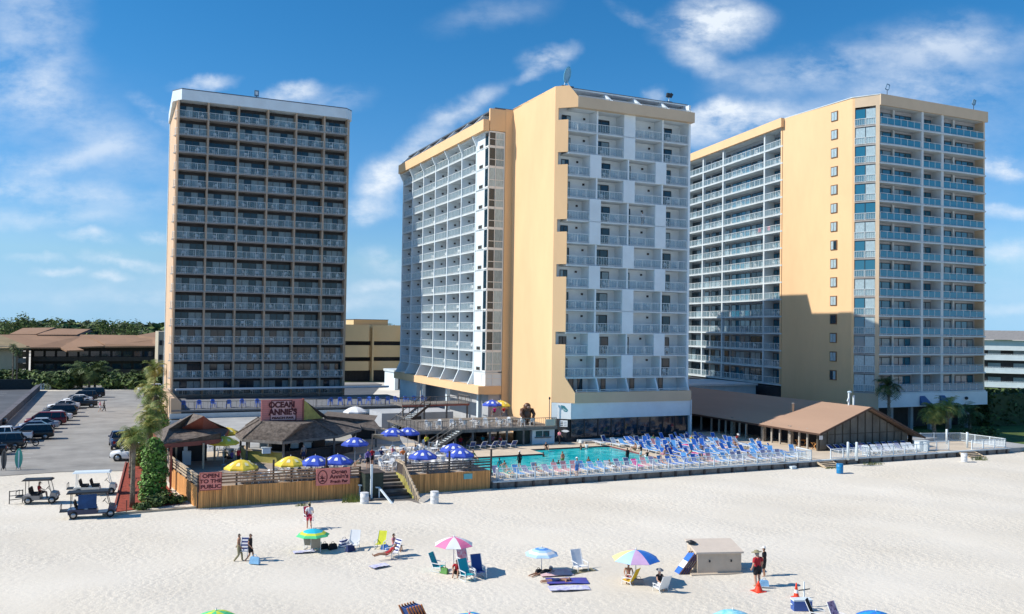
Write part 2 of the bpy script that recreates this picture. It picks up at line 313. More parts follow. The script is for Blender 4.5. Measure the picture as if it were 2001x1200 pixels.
# ================================================================ middle tower
def tower_middle():
    u0,v0=48.,91.6; t=Tower('hotel_tower','middle hotel tower with broad yellow wall, white balconies on both sides, slanting top floor',u0,v0)
    BK=93.5
    m=MB(); m.box(48.25,66.7,BK,142,5.3,42.0,WHI); m.box(46.35,48.3,105.4,142,5.3,40.2,GRY); m.box(48.3,66.6,95,141.9,0,5.3,GRY); m.box(48.3,66.7,95.0,141.9,42.0,43.0,WHI); t.part('core_wall',m)
    m=MB(); m.box(48.0,48.3,92.72,105.0,0,43.3,YEL); 
    m.box(46.95,48.0,104.9,105.3,3.3,43.1,YEL); m.box(44.7,46.95,104.95,105.3,38.9+1.2,43.0,YEL)
    for k in range(14): 
        z=38-2.7*k; m.box(47.86,48.02,104.86,105.0,z-.4,z+.35,YEL)
    t.part('side_wall',m)
    # chamfered corner wall with square notches
    E=Vector((48.0,92.72,0)); d=Vector((.743,-.669,0)); nrm=Vector((.669,.743,0))*.25
    def cw(b,pts,mt): b.ext([E+d*a+Vector((0,0,z)) for a,z in pts],nrm,mt)
    b=MB(); cw(b,[(0,5.24),(.4,5.24),(.4,43.3),(0,43.3)],YEL)
    rows=[38.0-2.7*k for k in range(12)]; tops=[40.64]+[z-.0 for z in rows[:-1]]
    for k,(z,tp) in enumerate(zip(rows,tops)):
        hi=z+1.2 if k in (0,2,5,7,10) else tp
        cw(b,[(.4,z-.0),(1.63,z),(1.63,hi),(.4,hi)],YEL)
    cw(b,[(.4,40.64),(2.8,40.64),(2.8,41.93),(1.7,43.3),(.4,43.3)],YEL)
    cw(b,[(.4,5.24),(2.85,5.24),(2.85,6.5),(1.63,8.3),(.4,8.3)],YEL)
    t.part('corner_wall',b)
    # fasciae
    m=MB(); m.box(50.08,67.1,90.82,91.6,40.64,41.93,BEI); t.part('fascia',m); m=MB(); m.box(50.12,66.9,90.75,91.6,5.24,6.5,BEI); t.part('fascia',m)
    m=MB(); m.box(50.1,66.9,91.55,BK,40.66,40.9,WHI); m.box(49.4,66.8,91.6,BK,6.2,6.45,WHI); t.part('soffit',m)
    m=MB(); m.box(49.3,67.15,92.55,95.5,43.14,43.3,WHI); m.box(49.25,67.2,92.5,95.5,43.3,43.37,ROOFD); m.box(48.0,67.1,95.4,105,43.05,43.3,ROOFD); m.box(45.4,67.1,105,142,43.0,43.2,ROOFD)
    m.box(61.5,66.7,111.5,138,43.2,46.5,WHI); t.part('roof',m)
    for x in (54.7,58.9,63.0,66.75):
        m=MB(); m.ext([(x,90.9,41.93),(x,92.6,43.12),(x,94.3,43.12),(x,94.3,41.9)],(.3,0,0),WHI); t.part('top_fin',m)
    m=MB(); m.box(50,66.7,94.4,94.9,41.5,43.1,GRY); m.box(50,66.7,91.6,94.9,41.4,41.5,WHI); t.part('top_floor_wall',m)
    for x in (50.6,55.3,59.5,63.4): t.unit('glass_door',door_mesh(2.4,1.2,'gcg'),x,94.34,41.7,0,-50)
    for a,c in ((50.3,54.6),(55,58.8),(59.2,62.9),(63.3,66.6)): t.unit('railing',rail_mesh(c-a,h=.2,bal=0),a,91.0,41.9,0,-60)
    pat='MMSMSSMSMMSM'
    lamp=MB(); lamp.box(-.12,.12,-.14,0,-.12,.12,FRM); lamp=lamp.mesh('wall_lamp')
    for k,z in enumerate(rows):
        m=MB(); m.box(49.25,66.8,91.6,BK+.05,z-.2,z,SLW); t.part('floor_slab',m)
        H=tops[k]-z-(.2 if k else 0)
        if pat[k]=='M':
            bays=[(49.25,53.15),(53.35,57.0),(58.62,62.7),(62.9,66.6)]; fins=[(53.15,53.35),(62.7,62.9)]; pans=[(57.0,58.62)]; doors=[(49.3,50.5,'gc'),(53.7,56.0,'cg'),(58.75,59.35,'g'),(63.2,65.4,'cg')]
        else:
            bays=[(49.25,52.25),(53.8,57.65),(57.85,61.7),(63.3,66.6)]; fins=[(57.65,57.85)]; pans=[(52.25,53.8),(61.7,63.3)]; doors=[(49.3,50.3,'gc'),(54.1,56.2,'cg'),(58.0,59.2,'gc'),(63.5,65.3,'cg')]
        for a,c in fins: m=MB(); m.box(a,c,91.62,BK,z,z+H,WHI); t.part('partition_wall',m)
        for a,c in pans: m=MB(); m.box(a,c,91.5,91.7,z-.15,z+H+.15,WHI); m.box(a,c,91.7,BK,z,z+H,WHI); t.part('storage_closet',m)
        for i,(a,c) in enumerate(bays):
            t.unit('railing',rail_mesh(round(c-a,1),glass=RLG,bal=.36),a,91.72,z,0,10-k*.1)
            da,dc,pp=doors[i]; t.unit('glass_door',door_mesh(dc-da,2.15,rnd.choice((pp,pp[::-1],pp.replace('c','g')))),da,BK-.06,z,0,10-k*.1)
            if i in (0,2): t.unit('wall_lamp',lamp,c-.75,BK,z+1.95,0,0)
            for sd_,q in (('left-hand',.35),('right-hand',.75)):
                if rnd.random()<.72: CHAIRS.append((1.2 if rnd.random()<.5 else .15,a+(c-a)*q,92.5+rnd.uniform(-.2,.2),z,PI+rnd.uniform(-1,1),'%s white chair, middle tower right side, balcony floor %d from top, bay %d'%(sd_,k+1,i+1)))
    z=5.9
    for x in (53.4,57.6,61.9,66.55): m=MB(); m.ext([(x,91.6,8.1),(x,90.9,6.5),(x,BK,6.5),(x,BK,8.1)],(.2,0,0),WHI); t.part('partition_wall',m)
    for a,c in ((50.4,53.3),(53.7,57.5),(57.9,61.8),(62.2,66.5)):
        t.unit('glass_door',door_mesh(1.9,1.6,'gcg'),a+.3,BK-.06,6.5,0,5); t.unit('railing',rail_mesh(c-a,h=.3,bal=0),a,90.95,6.5,0,5)
    m=MB(); m.box(66.7,67.0,91.55,142,5.3,43.0,WHI); t.part('side_wall',m)
    # glass ground floor and its white band
    m=MB(); m.box(49.7,67.1,91.0,91.35,3.35,5.22,WHI); m.ext([E+d*.05+Vector((0,0,3.35)),E+d*2.25+Vector((0,0,3.35)),E+d*2.25+Vector((0,0,5.22)),E+d*.05+Vector((0,0,5.22))],nrm,WHI); m.box(66.9,67.2,91.0,92,.5,5.3,WHI); t.part('ground_floor_band',m)
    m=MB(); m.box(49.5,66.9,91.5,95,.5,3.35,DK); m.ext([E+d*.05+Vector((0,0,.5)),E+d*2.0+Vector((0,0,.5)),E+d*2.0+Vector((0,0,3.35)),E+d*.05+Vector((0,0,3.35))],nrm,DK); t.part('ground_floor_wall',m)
    for i in range(9):
        b=MB(); x=50.0+i*1.87; b.box(x,x+1.8,91.4,91.46,1.15,3.3,GL); b.box(x-.04,x+.03,91.34,91.5,1.1,3.34,FRM); b.box(x+1.77,x+1.84,91.34,91.5,1.1,3.34,FRM); t.part('shop_window',b)
    # ---------------- sunlit left side
    U=44.6; m=MB(); m.box(U-.3,46.9,105.35,142,39.85,40.0,WHI); m.box(46.3,46.5,105.4,142,39.9,41.6,GRY); t.part('soffit',m); vs=[109.2,114.6,120.1,125.6,131.2,136.7,141.9]
    m=MB(); m.box(43.75,44.6,104.95,142.2,40.0,41.45,YEL); t.part('fascia',m); m=MB(); m.box(43.6,44.6,104.9,142.2,5.35,6.4,YEL); m.box(44.5,46.9,104.92,105.3,5.3,6.4,YEL); t.part('fascia',m)
    for k,z in enumerate(rows):
        m=MB(); m.box(U,46.4,105.02,142,z-.2,z,SLW); t.part('floor_slab',m)
        H=tops[k]-z-.2 if k else 2.0
        for i in range(6):
            a,c=vs[i]+.12,vs[i+1]-.12
            t.unit('railing',rail_mesh(round(c-a,1),glass=RLG,bal=.45),U+.1,c,z,-PI/2,8-i*1.2-k*.05)
            t.unit('glass_door',door_mesh(2.0,2.1,rnd.choice(('gg','gc','cg'))),46.3,a+2.5,z,-PI/2,8-i*1.2-k*.05)
            if i<4 and rnd.random()<.75:
                for q,sd_ in ((.3,'nearer'),(.65,'farther')):
                    if rnd.random()<.8: CHAIRS.append((1.1 if i<3 and rnd.random()<.7 else .12,U+.85,a+(c-a)*q,z,-PI/2+rnd.uniform(-1,1)+PI,'%s white chair, middle tower sunlit side, balcony floor %d from top, bay %d'%(sd_,k+1,i+1)))
    for i,v in enumerate(vs):
        m=MB(); m.box(U-.05,46.4,v-.12,v+.12,8.1,38.6,WHI); m.ext([(U-.05,v-.12,38.6),(43.85,v-.12,40.0),(46.4,v-.12,40.0),(46.4,v-.12,38.6)],(0,.24,0),WHI)
        m.ext([(U-.05,v-.12,8.1),(43.75,v-.12,6.4),(46.4,v-.12,6.4),(46.4,v-.12,8.1)],(0,.24,0),WHI)
        t.part('partition_wall',m); m=MB(); m.ext([(43.9,v-.12,41.45),(45.4,v-.12,43.0),(47,v-.12,43.0),(47,v-.12,41.45)],(0,.24,0),WHI); t.part('top_fin',m)
        if i<6:
            for k,z in enumerate(rows): t.unit('wall_lamp',lamp,U+1.1,v+.0 if 0 else vs[i+1]-.12,z+1.9,0,-i)
    m=MB(); m.box(U,U+.25,106.3,109.1,6.4,40.0,WHI); m.box(47,47.3,105.3,141.8,41.4,43.0,GRY); m.box(46.2,46.4,105.5,141.9,5.4,8.2,GRY); t.part('white_wall',m)
    fr=M('white_window_frame',(.72,.72,.70),.5,var=0)
    for k,z in enumerate(rows+[6.4]):
        H=(tops[k] if k<12 else 8.1)-z
        if k==0: H=2.0
        m=MB()
        m.box(U,46.9,105.0,105.12,z,z+.14,fr); m.box(U,46.9,105.0,105.12,z+H-.16,z+H,fr)
        m.box(U-.02,U+.1,106.2,106.35,z,z+H,fr); m.box(U,U+.12,105.0,106.2,z+H-.16,z+H,fr); m.box(U,U+.12,105.0,106.2,z,z+.14,fr)
        for x in (U,46.78): m.box(x,x+.12,104.98,105.14,z,z+H,fr)
        m.box(U,46.9,104.99,105.1,z+.95,z+1.03,fr); m.box(45.55,45.63,105.0,105.1,z,z+H,fr)
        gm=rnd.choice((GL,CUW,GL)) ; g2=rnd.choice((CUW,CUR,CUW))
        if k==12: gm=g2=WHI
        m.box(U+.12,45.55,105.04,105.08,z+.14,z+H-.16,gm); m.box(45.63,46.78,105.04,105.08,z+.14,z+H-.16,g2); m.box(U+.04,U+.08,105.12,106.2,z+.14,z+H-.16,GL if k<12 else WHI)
        t.part('corner_window',m)
        if k<12: b=MB(); b.box(U-.06,U,106.9,108.1,z+.1,z+.55,M('vent_grille',(.16,.15,.13),.6,var=0)); b.box(U-.08,U-.06,107.0,108.0,z+.2,z+.45,FRM); t.part('air_vent',b)
    
    for v in (108,120,131): m=MB(); m.box(44.9,45.4,v,v+.6,0,5.35,WHI); t.part('pillar',m)
    m=MB(); m.box(45.2,48.0,105.3,107.4,0,5.35,GRY); t.part('base_wall',m)
    m=MB(); m.box(44.6,45.2,133,142,2.0,5.35,WHI); t.part('base_wall',m)
    t.flush()
    # roof gear
    f=thing('satellite_dish','pale blue oval dish antenna standing on the front roof corner of the middle tower','antenna',49.7,93.2,43.3)
    BG=M('blue_dish',(.15,.38,.50),.4,var=0)
    m=MB(); m.box(-.7,.9,-.3,.5,0,.35,ROOFD); m.bar((-.3,0,.3),(-.1,0,1.0),.08,.08,WHI); m.bar((.5,0,.3),(.1,0,1.0),.08,.08,WHI); obj('mount',m,f)
    m=MB(); n=20
    for k in range(n):
        a,b_=2*PI*k/n,2*PI*(k+1)/n
        p=lambda t_:(.12+.42*math.cos(t_)+.18*math.sin(t_),-.05,1.75+1.0*math.sin(t_))
        m.bar(p(a),p(b_),.09,.09,BG)
    m.ext([(.12+.36*math.cos(2*PI*k/n)+.16*math.sin(2*PI*k/n),.0,1.75+.9*math.sin(2*PI*k/n)) for k in range(n)],(0,.04,0),M('dish_face',(.25,.47,.60),.5,var=.1)); obj('reflector',m,f)
    f=thing('floodlight','black floodlight on bracket at the right roof corner of the middle tower','floodlight',64.6,93.0,43.34)
    m=MB(); m.box(-.4,.4,-.2,.2,0,.2,ROOFD); m.bar((0,0,.1),(0,0,.8),.08,.08,WHI); obj('bracket',m,f)
    m=MB(); m.ext([(-.4,-.15,.8),(.1,-.15,.7),(.35,-.15,1.25),(-.3,-.15,1.3)],(0,.3,0),FRM); m.bar((.2,0,.8),(.5,0,1.3),.1,.4,FRM); obj('lamp_head',m,f)
# ================================================================ right tower
def tower_right():
    u0,v0=98.9,90.4; t=Tower('hotel_tower','right hotel tower with yellow wall, one strip of small windows and blue glass balconies',u0,v0)
    BK=92.1; P0,P1=(96.95,108.),(101.8,141.)
    S=[44.02-2.735*k for k in range(15)]
    m=MB(); m.box(99.2,121.0,BK,107.8,5.2,46.8,GRY); m.prism([(99.2,107.9),(120.9,107.9),(120.9,140),(104.2,140)],5.2,46.9,GRY); t.part('core_wall',m)
    m=MB(); m.prism([(97.0,93.6),(97.3,93.75),(97.3,108.0),(97.0,108.0)],0,48.3,YEL); m.box(97.3,100,107.7,108.02,4,48.2,YEL); t.part('side_wall',m)
    m=MB(); m.box(120.9,121.2,90.6,140,3.6,48.2,BEI); t.part('side_wall',m)
    I=Vector((97.0,93.6,0)); D=Vector((1.9,-3.2,0)); L_=D.length; d=D/L_; ang=math.atan2(d.y,d.x); nrm=Vector((3.2,1.9,0)).normalized()*.3
    def cq(b,a,c,z0,z1,mt,off=0): 
        p=[I+d*a+Vector((0,0,z0)),I+d*c+Vector((0,0,z0)),I+d*c+Vector((0,0,z1)),I+d*a+Vector((0,0,z1))]; b.ext([q+nrm*off for q in p],nrm,mt)
    b=MB(); cq(b,0,.35,0,48.3,YEL); cq(b,3.2,L_,3.6,48.3,BEI); cq(b,.35,3.2,46.72,48.3,BEI); cq(b,.35,3.2,0,5.5,BEI); cq(b,3.2,L_,0,3.6,BEI); t.part('corner_wall',b)
    ZZ=[(S[0],46.72)]+[(S[k],S[k-1]) for k in range(1,15)]
    for k,(z,tp) in enumerate(ZZ):
        b=MB(); cq(b,.35,3.2,z-.22,z,SLB); t.part('window_sill',b)
        m=door_mesh(2.85,tp-z-.22,rnd.choice(('gc','gg','cc','gc')),gl=GLB,cu=CUW)
        t.unit('corner_window',m,*(I+d*.35+nrm*.35)[:2],z,ang,50)
        t.unit('railing',rail_mesh(2.85,h=1.0,bal=.3,glass=RLG),*(I+d*.35+nrm*.1)[:2],z,ang,50)
    m=MB(); m.prism([(96.4,107.5),(97.0,107.5),(97.0,108),(P1[0]+.4,P1[1]),(P1[0]-.4,P1[1]),(96.35,108)][::-1] if 0 else [(96.35,107.7),(97.4,107.7),(P1[0]+.6,P1[1]),(P1[0]-.5,P1[1])],46.85,48.3,YEL); t.part('fascia',m)
    m=MB(); m.box(98.9,121.4,90.2,90.5,46.72,48.3,BEI); t.part('fascia',m)
    m=MB(); m.prism([(96.9,93.6),(98.9,90.3),(121.3,90.4),(121.3,140),(102,140),(97,108)],48.22,48.34,SLW); m.box(99,121,90.5,92.2,46.75,46.9,SLW); t.part('roof',m)
    xs=[99.0,107.55,111.75,121.0]
    for k,(z,tp) in enumerate(ZZ):
        m=MB(); m.prism([(98.95,90.4),(103,90.15),(107.6,90.35),(111.7,90.25),(116,90.1),(121.1,90.3),(121.1,BK+.1),(98.95,BK+.1)],z-.22,z,SLW); t.part('floor_slab',m)
        for i in range(3):
            a,c=xs[i]+.2,xs[i+1]-.3
            t.unit('railing',rail_mesh(round(c-a,1),glass=RLT,bal=0,h=1.08),a,90.48,z,0,20)
            for j in range(2 if i!=1 else 1):
                w_=(c-a)/(2 if i!=1 else 1); n=3
                t.unit('glass_door',door_mesh(w_-.5,2.2,''.join(rnd.choice('gggc') for _ in range(3 if i==1 or j else 2)),gl=GLB),a+j*w_+.25,BK-.07,z,0,20)
                if rnd.random()<.6:
                    CHAIRS.append((.9 if rnd.random()<.5 else .1,a+j*w_+w_*.4,91.25,z,PI+rnd.uniform(-1,1),'white chair behind blue glass, right tower, balcony floor %d from top, section %d'%(k+1,i*2+j+1)))
    for x,w_ in ((107.55,.45),(111.75,.5)):
        m=MB(); m.box(x-w_/2,x+w_/2,90.42,BK,5.7,46.75,SLW); t.part('column',m)
    for x in (103.2,115.8):
        m=MB(); m.box(x-.18,x+.18,BK-.35,BK,5.7,46.75,SLW); t.part('column',m)
    m=MB(); m.box(98.9,121.4,90.25,91,3.55,5.5,WHI); m.box(121.0,121.4,91,96,3.55,5.5,WHI); t.part('base_band',m)
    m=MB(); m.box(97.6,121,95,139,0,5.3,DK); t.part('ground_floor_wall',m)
    for i,x in enumerate((102,106,110,114,118)):
        m=MB(); m.box(x,x+.5,91.0,91.5,0,3.55,SLB); t.part('column',m)
    AW=M('blue_awning',(.05,.11,.26),.6,var=.05)
    for x in (106.9,111.0):
        b=MB(); b.add([(x,90.2,5.1),(x+1.0,90.2,5.1),(x+2.1,89.6,3.75),(x,89.6,3.75),(x,90.2,3.75),(x+2.1,90.2,3.75)],[(0,3,2,1),(0,4,3),(1,2,5),(3,4,5,2),(0,1,5,4)],AW); t.part('awning',b)
    b=MB(); b.blob((116.6,90.1,4.6),(.28,.25,.25),FRM); t.part('dome_camera',b)
    for k in range(15):
        z=45.55-2.745*k; b=MB(); b.box(96.9,97.02,96.35,97.65,z,z+1.45,M('brown_frame',(.18,.10,.05),.6,var=0)); b.box(96.86,96.92,96.5,96.95,z+.1,z+1.3,CUW if k not in (7,11) else GL); b.box(96.86,96.92,97.03,97.5,z+.1,z+1.3,CUW if k not in (11,14) else GL); t.part('stair_window',b)
    # sunlit left balconies
    ln=math.hypot(P1[0]-P0[0],P1[1]-P0[1]); a3=math.atan2(P1[1]-P0[1],P1[0]-P0[0]); dd=Vector((P1[0]-P0[0],P1[1]-P0[1],0))/ln; nn=Vector((dd.y,-dd.x,0))
    ts=[.35]+[onl(x,P0,P1) for x in (1491,1410,1371)]+[ln]
    Q=lambda s_,o: Vector((P0[0],P0[1],0))+dd*s_+nn*o
    for k,(z,tp) in enumerate(ZZ):
        m=MB(); m.ext([Q(.0,0)+Vector((0,0,z-.22)),Q(ln,0)+Vector((0,0,z-.22)),Q(ln,1.9)+Vector((0,0,z-.22)),Q(0,1.9)+Vector((0,0,z-.22))],(0,0,.22),SLW); t.part('floor_slab',m)
        for i in range(4):
            a,c=ts[i]+.2,ts[i+1]-.2
            if c-a<1: continue
            t.unit('railing',rail_mesh(round(c-a,1),glass=RLG,bal=.5),*Q(c,.12)[:2],z,a3+PI,10-i*3)
            for j in range(2 if i==1 else 1):
                w_=(c-a)/(2 if i==1 else 1)
                t.unit('glass_door',door_mesh(round(w_-.4,1),2.15,''.join(rnd.choice('ggcg') for _ in range(4)),gl=GLB if j or i==0 else GL),*Q(a+(j+1)*w_-.2,1.75)[:2],z,a3+PI,10-i*3)
            if i<3:
                for q,sd_ in ((.25,'nearer'),(.6,'farther')):
                    if rnd.random()<.85: CHAIRS.append((1.05 if rnd.random()<.8 else .1,*Q(a+(c-a)*q,.8)[:2],z,-PI/2+rnd.uniform(-1,1),'%s white chair, right tower sunlit side, balcony floor %d from top, bay %d'%(sd_,k+1,i+1)))
    for i,s_ in enumerate(ts):
        m=MB(); p,q=Q(s_-.2,.02),Q(s_+.2,.02)
        m.ext([p+Vector((0,0,5.7)),q+Vector((0,0,5.7)),q+nn*(1.9 if i in (1,4) else .5)+Vector((0,0,5.7)),p+nn*(1.9 if i in (1,4) else .5)+Vector((0,0,5.7))],(0,0,41.15),SLW if i else YEL); t.part('column',m)
    m=MB(); m.ext([Q(-.05,1.85)+Vector((0,0,0)),Q(ln,1.85),Q(ln,2.2),Q(-.05,2.2)],(0,0,46.9),GRY); t.part('balcony_back_wall',m); m=MB(); m.ext([Q(0,0)+Vector((0,0,46.76)),Q(ln,0)+Vector((0,0,46.76)),Q(ln,2.2)+Vector((0,0,46.76)),Q(0,2.2)+Vector((0,0,46.76))],(0,0,.08),SLW); t.part('soffit',m)
    t.flush()
    for i,(u,v,lb) in enumerate(((101.0,91.0,'small grey floodlight frame above the front corner of the right tower roof'),(119.2,91.0,'small grey floodlight frame near the far right end of the right tower roof'))):
        f=thing('floodlight',lb,'floodlight',u,v,48.34)
        m=MB(); m.bar((0,0,0),(0,0,1.0),.06,.06,FRM); m.bar((0,0,.9),(-.4,0,1.15),.06,.06,FRM); obj('post',m,f)
        m=MB()
        q=[(-.35,0,1.0),(.25,0,.95),(.5,0,1.7),(-.05,0,1.8)]
        for j in range(4): m.bar(q[j],q[(j+1)%4],.1,.1,M('blue_grey_metal'))
        m.ext(q,(0,.05,0),M('dish_face')) if i else None
        obj('lamp_head',m,f)
tower_left(); tower_middle(); tower_right()
# ================================================================ ground, roads, far setting
def sand_mat():
    m=bpy.data.materials.new('beach_sand'); m.use_nodes=True; nt=m.node_tree; n=nt.nodes; L=nt.links; b=n['Principled BSDF']; b.inputs['Roughness'].default_value=.95; b.inputs['Specular IOR Level'].default_value=.15
    tc=n.new('ShaderNodeTexCoord')
    a=n.new('ShaderNodeTexNoise'); a.inputs['Scale'].default_value=.09; a.inputs['Detail'].default_value=6; L.new(tc.outputs['Object'],a.inputs[0])
    r=n.new('ShaderNodeValToRGB'); r.color_ramp.elements[0].position=.3; r.color_ramp.elements[0].color=(.66,.60,.50,1); r.color_ramp.elements[1].position=.7; r.color_ramp.elements[1].color=(.75,.695,.60,1); L.new(a.outputs[0],r.inputs[0])
    f=n.new('ShaderNodeTexNoise'); f.inputs['Scale'].default_value=9; f.inputs['Detail'].default_value=4; L.new(tc.outputs['Object'],f.inputs[0])
    fr=n.new('ShaderNodeMapRange'); fr.inputs[1].default_value=.36; fr.inputs[2].default_value=.5; fr.inputs[3].default_value=.93; fr.inputs[4].default_value=1; L.new(f.outputs[0],fr.inputs[0])
    mx=n.new('ShaderNodeMix'); mx.data_type='RGBA'; mx.blend_type='MULTIPLY'; mx.inputs[0].default_value=1; L.new(r.outputs[0],mx.inputs[6]); L.new(fr.outputs[0],mx.inputs[7]); L.new(mx.outputs[2],b.inputs['Base Color'])
    v=n.new('ShaderNodeTexVoronoi'); v.inputs['Scale'].default_value=3.4; v.inputs['Randomness'].default_value=1; v.feature='SMOOTH_F1'
    ds=n.new('ShaderNodeVectorMath'); ds.operation='MULTIPLY_ADD'; L.new(f.outputs['Color'],ds.inputs[0]); ds.inputs[1].default_value=(.25,.25,0); L.new(tc.outputs['Object'],ds.inputs[2]); L.new(ds.outputs[0],v.inputs[0])
    w_=n.new('ShaderNodeMath'); w_.operation='MULTIPLY_ADD'; L.new(f.outputs[0],w_.inputs[0]); w_.inputs[1].default_value=.45; L.new(v.outputs['Distance'],w_.inputs[2])
    pn=n.new('ShaderNodeTexNoise'); pn.inputs['Scale'].default_value=.16; L.new(tc.outputs['Object'],pn.inputs[0])
    pr=n.new('ShaderNodeMapRange'); pr.inputs[1].default_value=.35; pr.inputs[2].default_value=.6; pr.inputs[3].default_value=.1; pr.inputs[4].default_value=.45; L.new(pn.outputs[0],pr.inputs[0])
    bp=n.new('ShaderNodeBump'); bp.inputs['Distance'].default_value=.13; L.new(pr.outputs[0],bp.inputs['Strength']); L.new(w_.outputs[0],bp.inputs['Height']); L.new(bp.outputs[0],b.inputs['Normal'])
    return m
SAND=sand_mat()
ASP=M('asphalt',(.33,.315,.29),.9,var=.16,scale=.25,bump=.15,bscale=25)
ASPD=M('dark_asphalt',(.10,.11,.125),.9,var=.15,scale=.2,bump=.1,bscale=25)
CON=M('pool_concrete',(.62,.52,.40),.85,var=.08,scale=.6)
CONG=M('grey_concrete',(.42,.42,.41),.85,var=.12,scale=.5)
GRS=M('grass_blades',(.10,.155,.03),.9,var=.3,scale=.5)
PNT=M('road_paint',(.6,.6,.58),.7,var=.1)
def poly(pts,z,m,b=None):
    b=b or MB(); b.add([(x,y,z) for x,y in pts],[tuple(range(len(pts)))],m); return b
# the sand sheet, gently uneven
g=MB(); 
struct('ground',poly([(-4000,-2500),(4000,-2500),(4000,5000),(-4000,5000)],-.02,SAND,g))
g=MB(); nx,ny=150,90; U0,U1,V0,V1=-60,130,-5,69
def sz(u,v): 
    e=min(1,max(0,(69-v)/2),(u-U0)/4,(U1-u)/4,(v-V0)/4)
    return e*(.10*math.sin(u*.21+1)*math.sin(v*.17)+.05*math.sin(u*.63+v*.41)+.035*math.sin(u*1.7-v*1.1)*math.sin(v*1.9))+.03*e
vs=[(U0+(U1-U0)*i/nx,V0+(V1-V0)*j/ny) for j in range(ny+1) for i in range(nx+1)]
g.add([(a,c,sz(a,c)+.001) for a,c in vs],[(j*(nx+1)+i,j*(nx+1)+i+1,(j+1)*(nx+1)+i+1,(j+1)*(nx+1)+i) for j in range(ny) for i in range(nx)],SAND,True)
struct('beach',g)
struct('parking_lot',poly([(-12.6,93.5),(-9,90.8),(-4,91.5),(2.5,90),(8.2,92),(8.2,120),(8.2,198),(-12.6,198)],.015,ASP))
struct('far_parking_lot',poly([(-75,100),(-13.4,100),(-13.4,204),(-75,204)],.017,ASPD))
struct('road',poly([(-200,205),(60,205),(60,214),(-200,214)],.02,ASP))
struct('service_road',poly([(8.6,160.5),(44,160.5),(60,205),(8.6,205)],.019,ASPD))
m=MB()
for i in range(17): poly([(-30,104+i*5.6),(-18,104+i*5.6),(-18,104.15+i*5.6),(-30,104.15+i*5.6)],.024,PNT,m)
struct('parking_lines',m)
m=MB()
for i in range(30): poly([(-12,96+i*3.0),(-7.2,96+i*3.0),(-7.2,96.1+i*3.0),(-12,96.1+i*3.0)],.022,PNT,m)
struct('stall_lines',m)
struct('lawn',poly([(100.5,66),(400,66),(400,420),(125,420),(125,100),(107,93),(101,84)],.03,GRS)); struct('far_lawn',poly([(-400,214),(66,214),(66,260),(-400,260)],.012,GRS))
# ================================================================ foliage
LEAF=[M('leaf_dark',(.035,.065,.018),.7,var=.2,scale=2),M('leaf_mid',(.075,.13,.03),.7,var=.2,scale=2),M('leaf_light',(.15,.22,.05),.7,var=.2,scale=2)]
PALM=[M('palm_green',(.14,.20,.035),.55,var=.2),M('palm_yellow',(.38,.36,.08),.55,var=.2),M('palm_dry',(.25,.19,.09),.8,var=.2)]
BARK=M('palm_bark',(.24,.20,.15),.95,var=.3,scale=4,bump=.5,bscale=12)
PFAR=[M('far_palm_green',(.09,.14,.035),.6,var=.2)]*2+[M('far_palm_dry',(.12,.12,.05),.7,var=.2)]
def leaves(b,c,r,n,sz_,rg,mats=LEAF,shell=.55):
    for _ in range(n):
        while True:
            p=Vector((rg.uniform(-1,1),rg.uniform(-1,1),rg.uniform(-1,1)))
            if shell<p.length<1: break
        q=Vector((c[0]+p.x*r[0],c[1]+p.y*r[1],c[2]+p.z*r[2])); s_=sz_*rg.uniform(.6,1.4)
        a=Vector((rg.uniform(-1,1),rg.uniform(-1,1),rg.uniform(-.6,.6))).normalized(); d=(p+Vector((rg.uniform(-.7,.7),rg.uniform(-.7,.7),rg.uniform(-.2,.9)))).normalized()
        e=a.cross(d).normalized(); a=d.cross(e)
        b.add([q-a*s_,q-e*s_*.5+d*s_*.15,q+a*s_,q+e*s_*.5+d*s_*.15],[(0,1,2,3)],rg.choice(mats))
def shrub(label,u,v,r,h,n,seed,sz_=.22,group=None,name='shrub',z=0,mats=LEAF):
    rg=random.Random(seed); t=thing(name,label,'shrub' if name=='shrub' else 'hedge',u,v,z,0,group)
    b=MB()
    for i in range(5): leaves(b,(rg.uniform(-.4,.4)*r,rg.uniform(-.4,.4)*r,h*(.45+.12*rg.random())),(r*.75,r*.75,h*.5),n//5,sz_,rg,mats,.2)
    obj('foliage',b,t); b=MB()
    for i in range(4): b.tube([(0,0,0),(rg.uniform(-.4,.4)*r,rg.uniform(-.4,.4)*r,h*.6)],[.06,.03],BARK,5)
    obj('stem',b,t)
    return t
def frond(b,base,az,el,L_,mt,rg,w_=.5,droop=1.):
    p=Vector(base); seg=6; pts=[]; e=el
    for i in range(seg+1):
        pts.append(p.copy()); p=p+Vector((math.cos(az)*math.cos(e),math.sin(az)*math.cos(e),math.sin(e)))*(L_/seg); e-=droop*(.18+.10*i)
    sd_=Vector((-math.sin(az),math.cos(az),0))
    for i in range(1,seg):
        wd=w_*math.sin(PI*(i+.3)/(seg+.6))
        for k in (0,.5):
            c=pts[i].lerp(pts[i+1],k); nx_=(pts[i+1]-pts[i]).normalized()
            for s_ in (-1,1):
                tip=c+sd_*s_*wd+nx_*wd*.55-Vector((0,0,wd*rg.uniform(.15,.5)))
                b.add([c-nx_*.045*L_/2,c+nx_*.05*L_/2,tip],[(0,1,2)],mt)
    b.bar(pts[0],pts[3],.03,.03,mt)
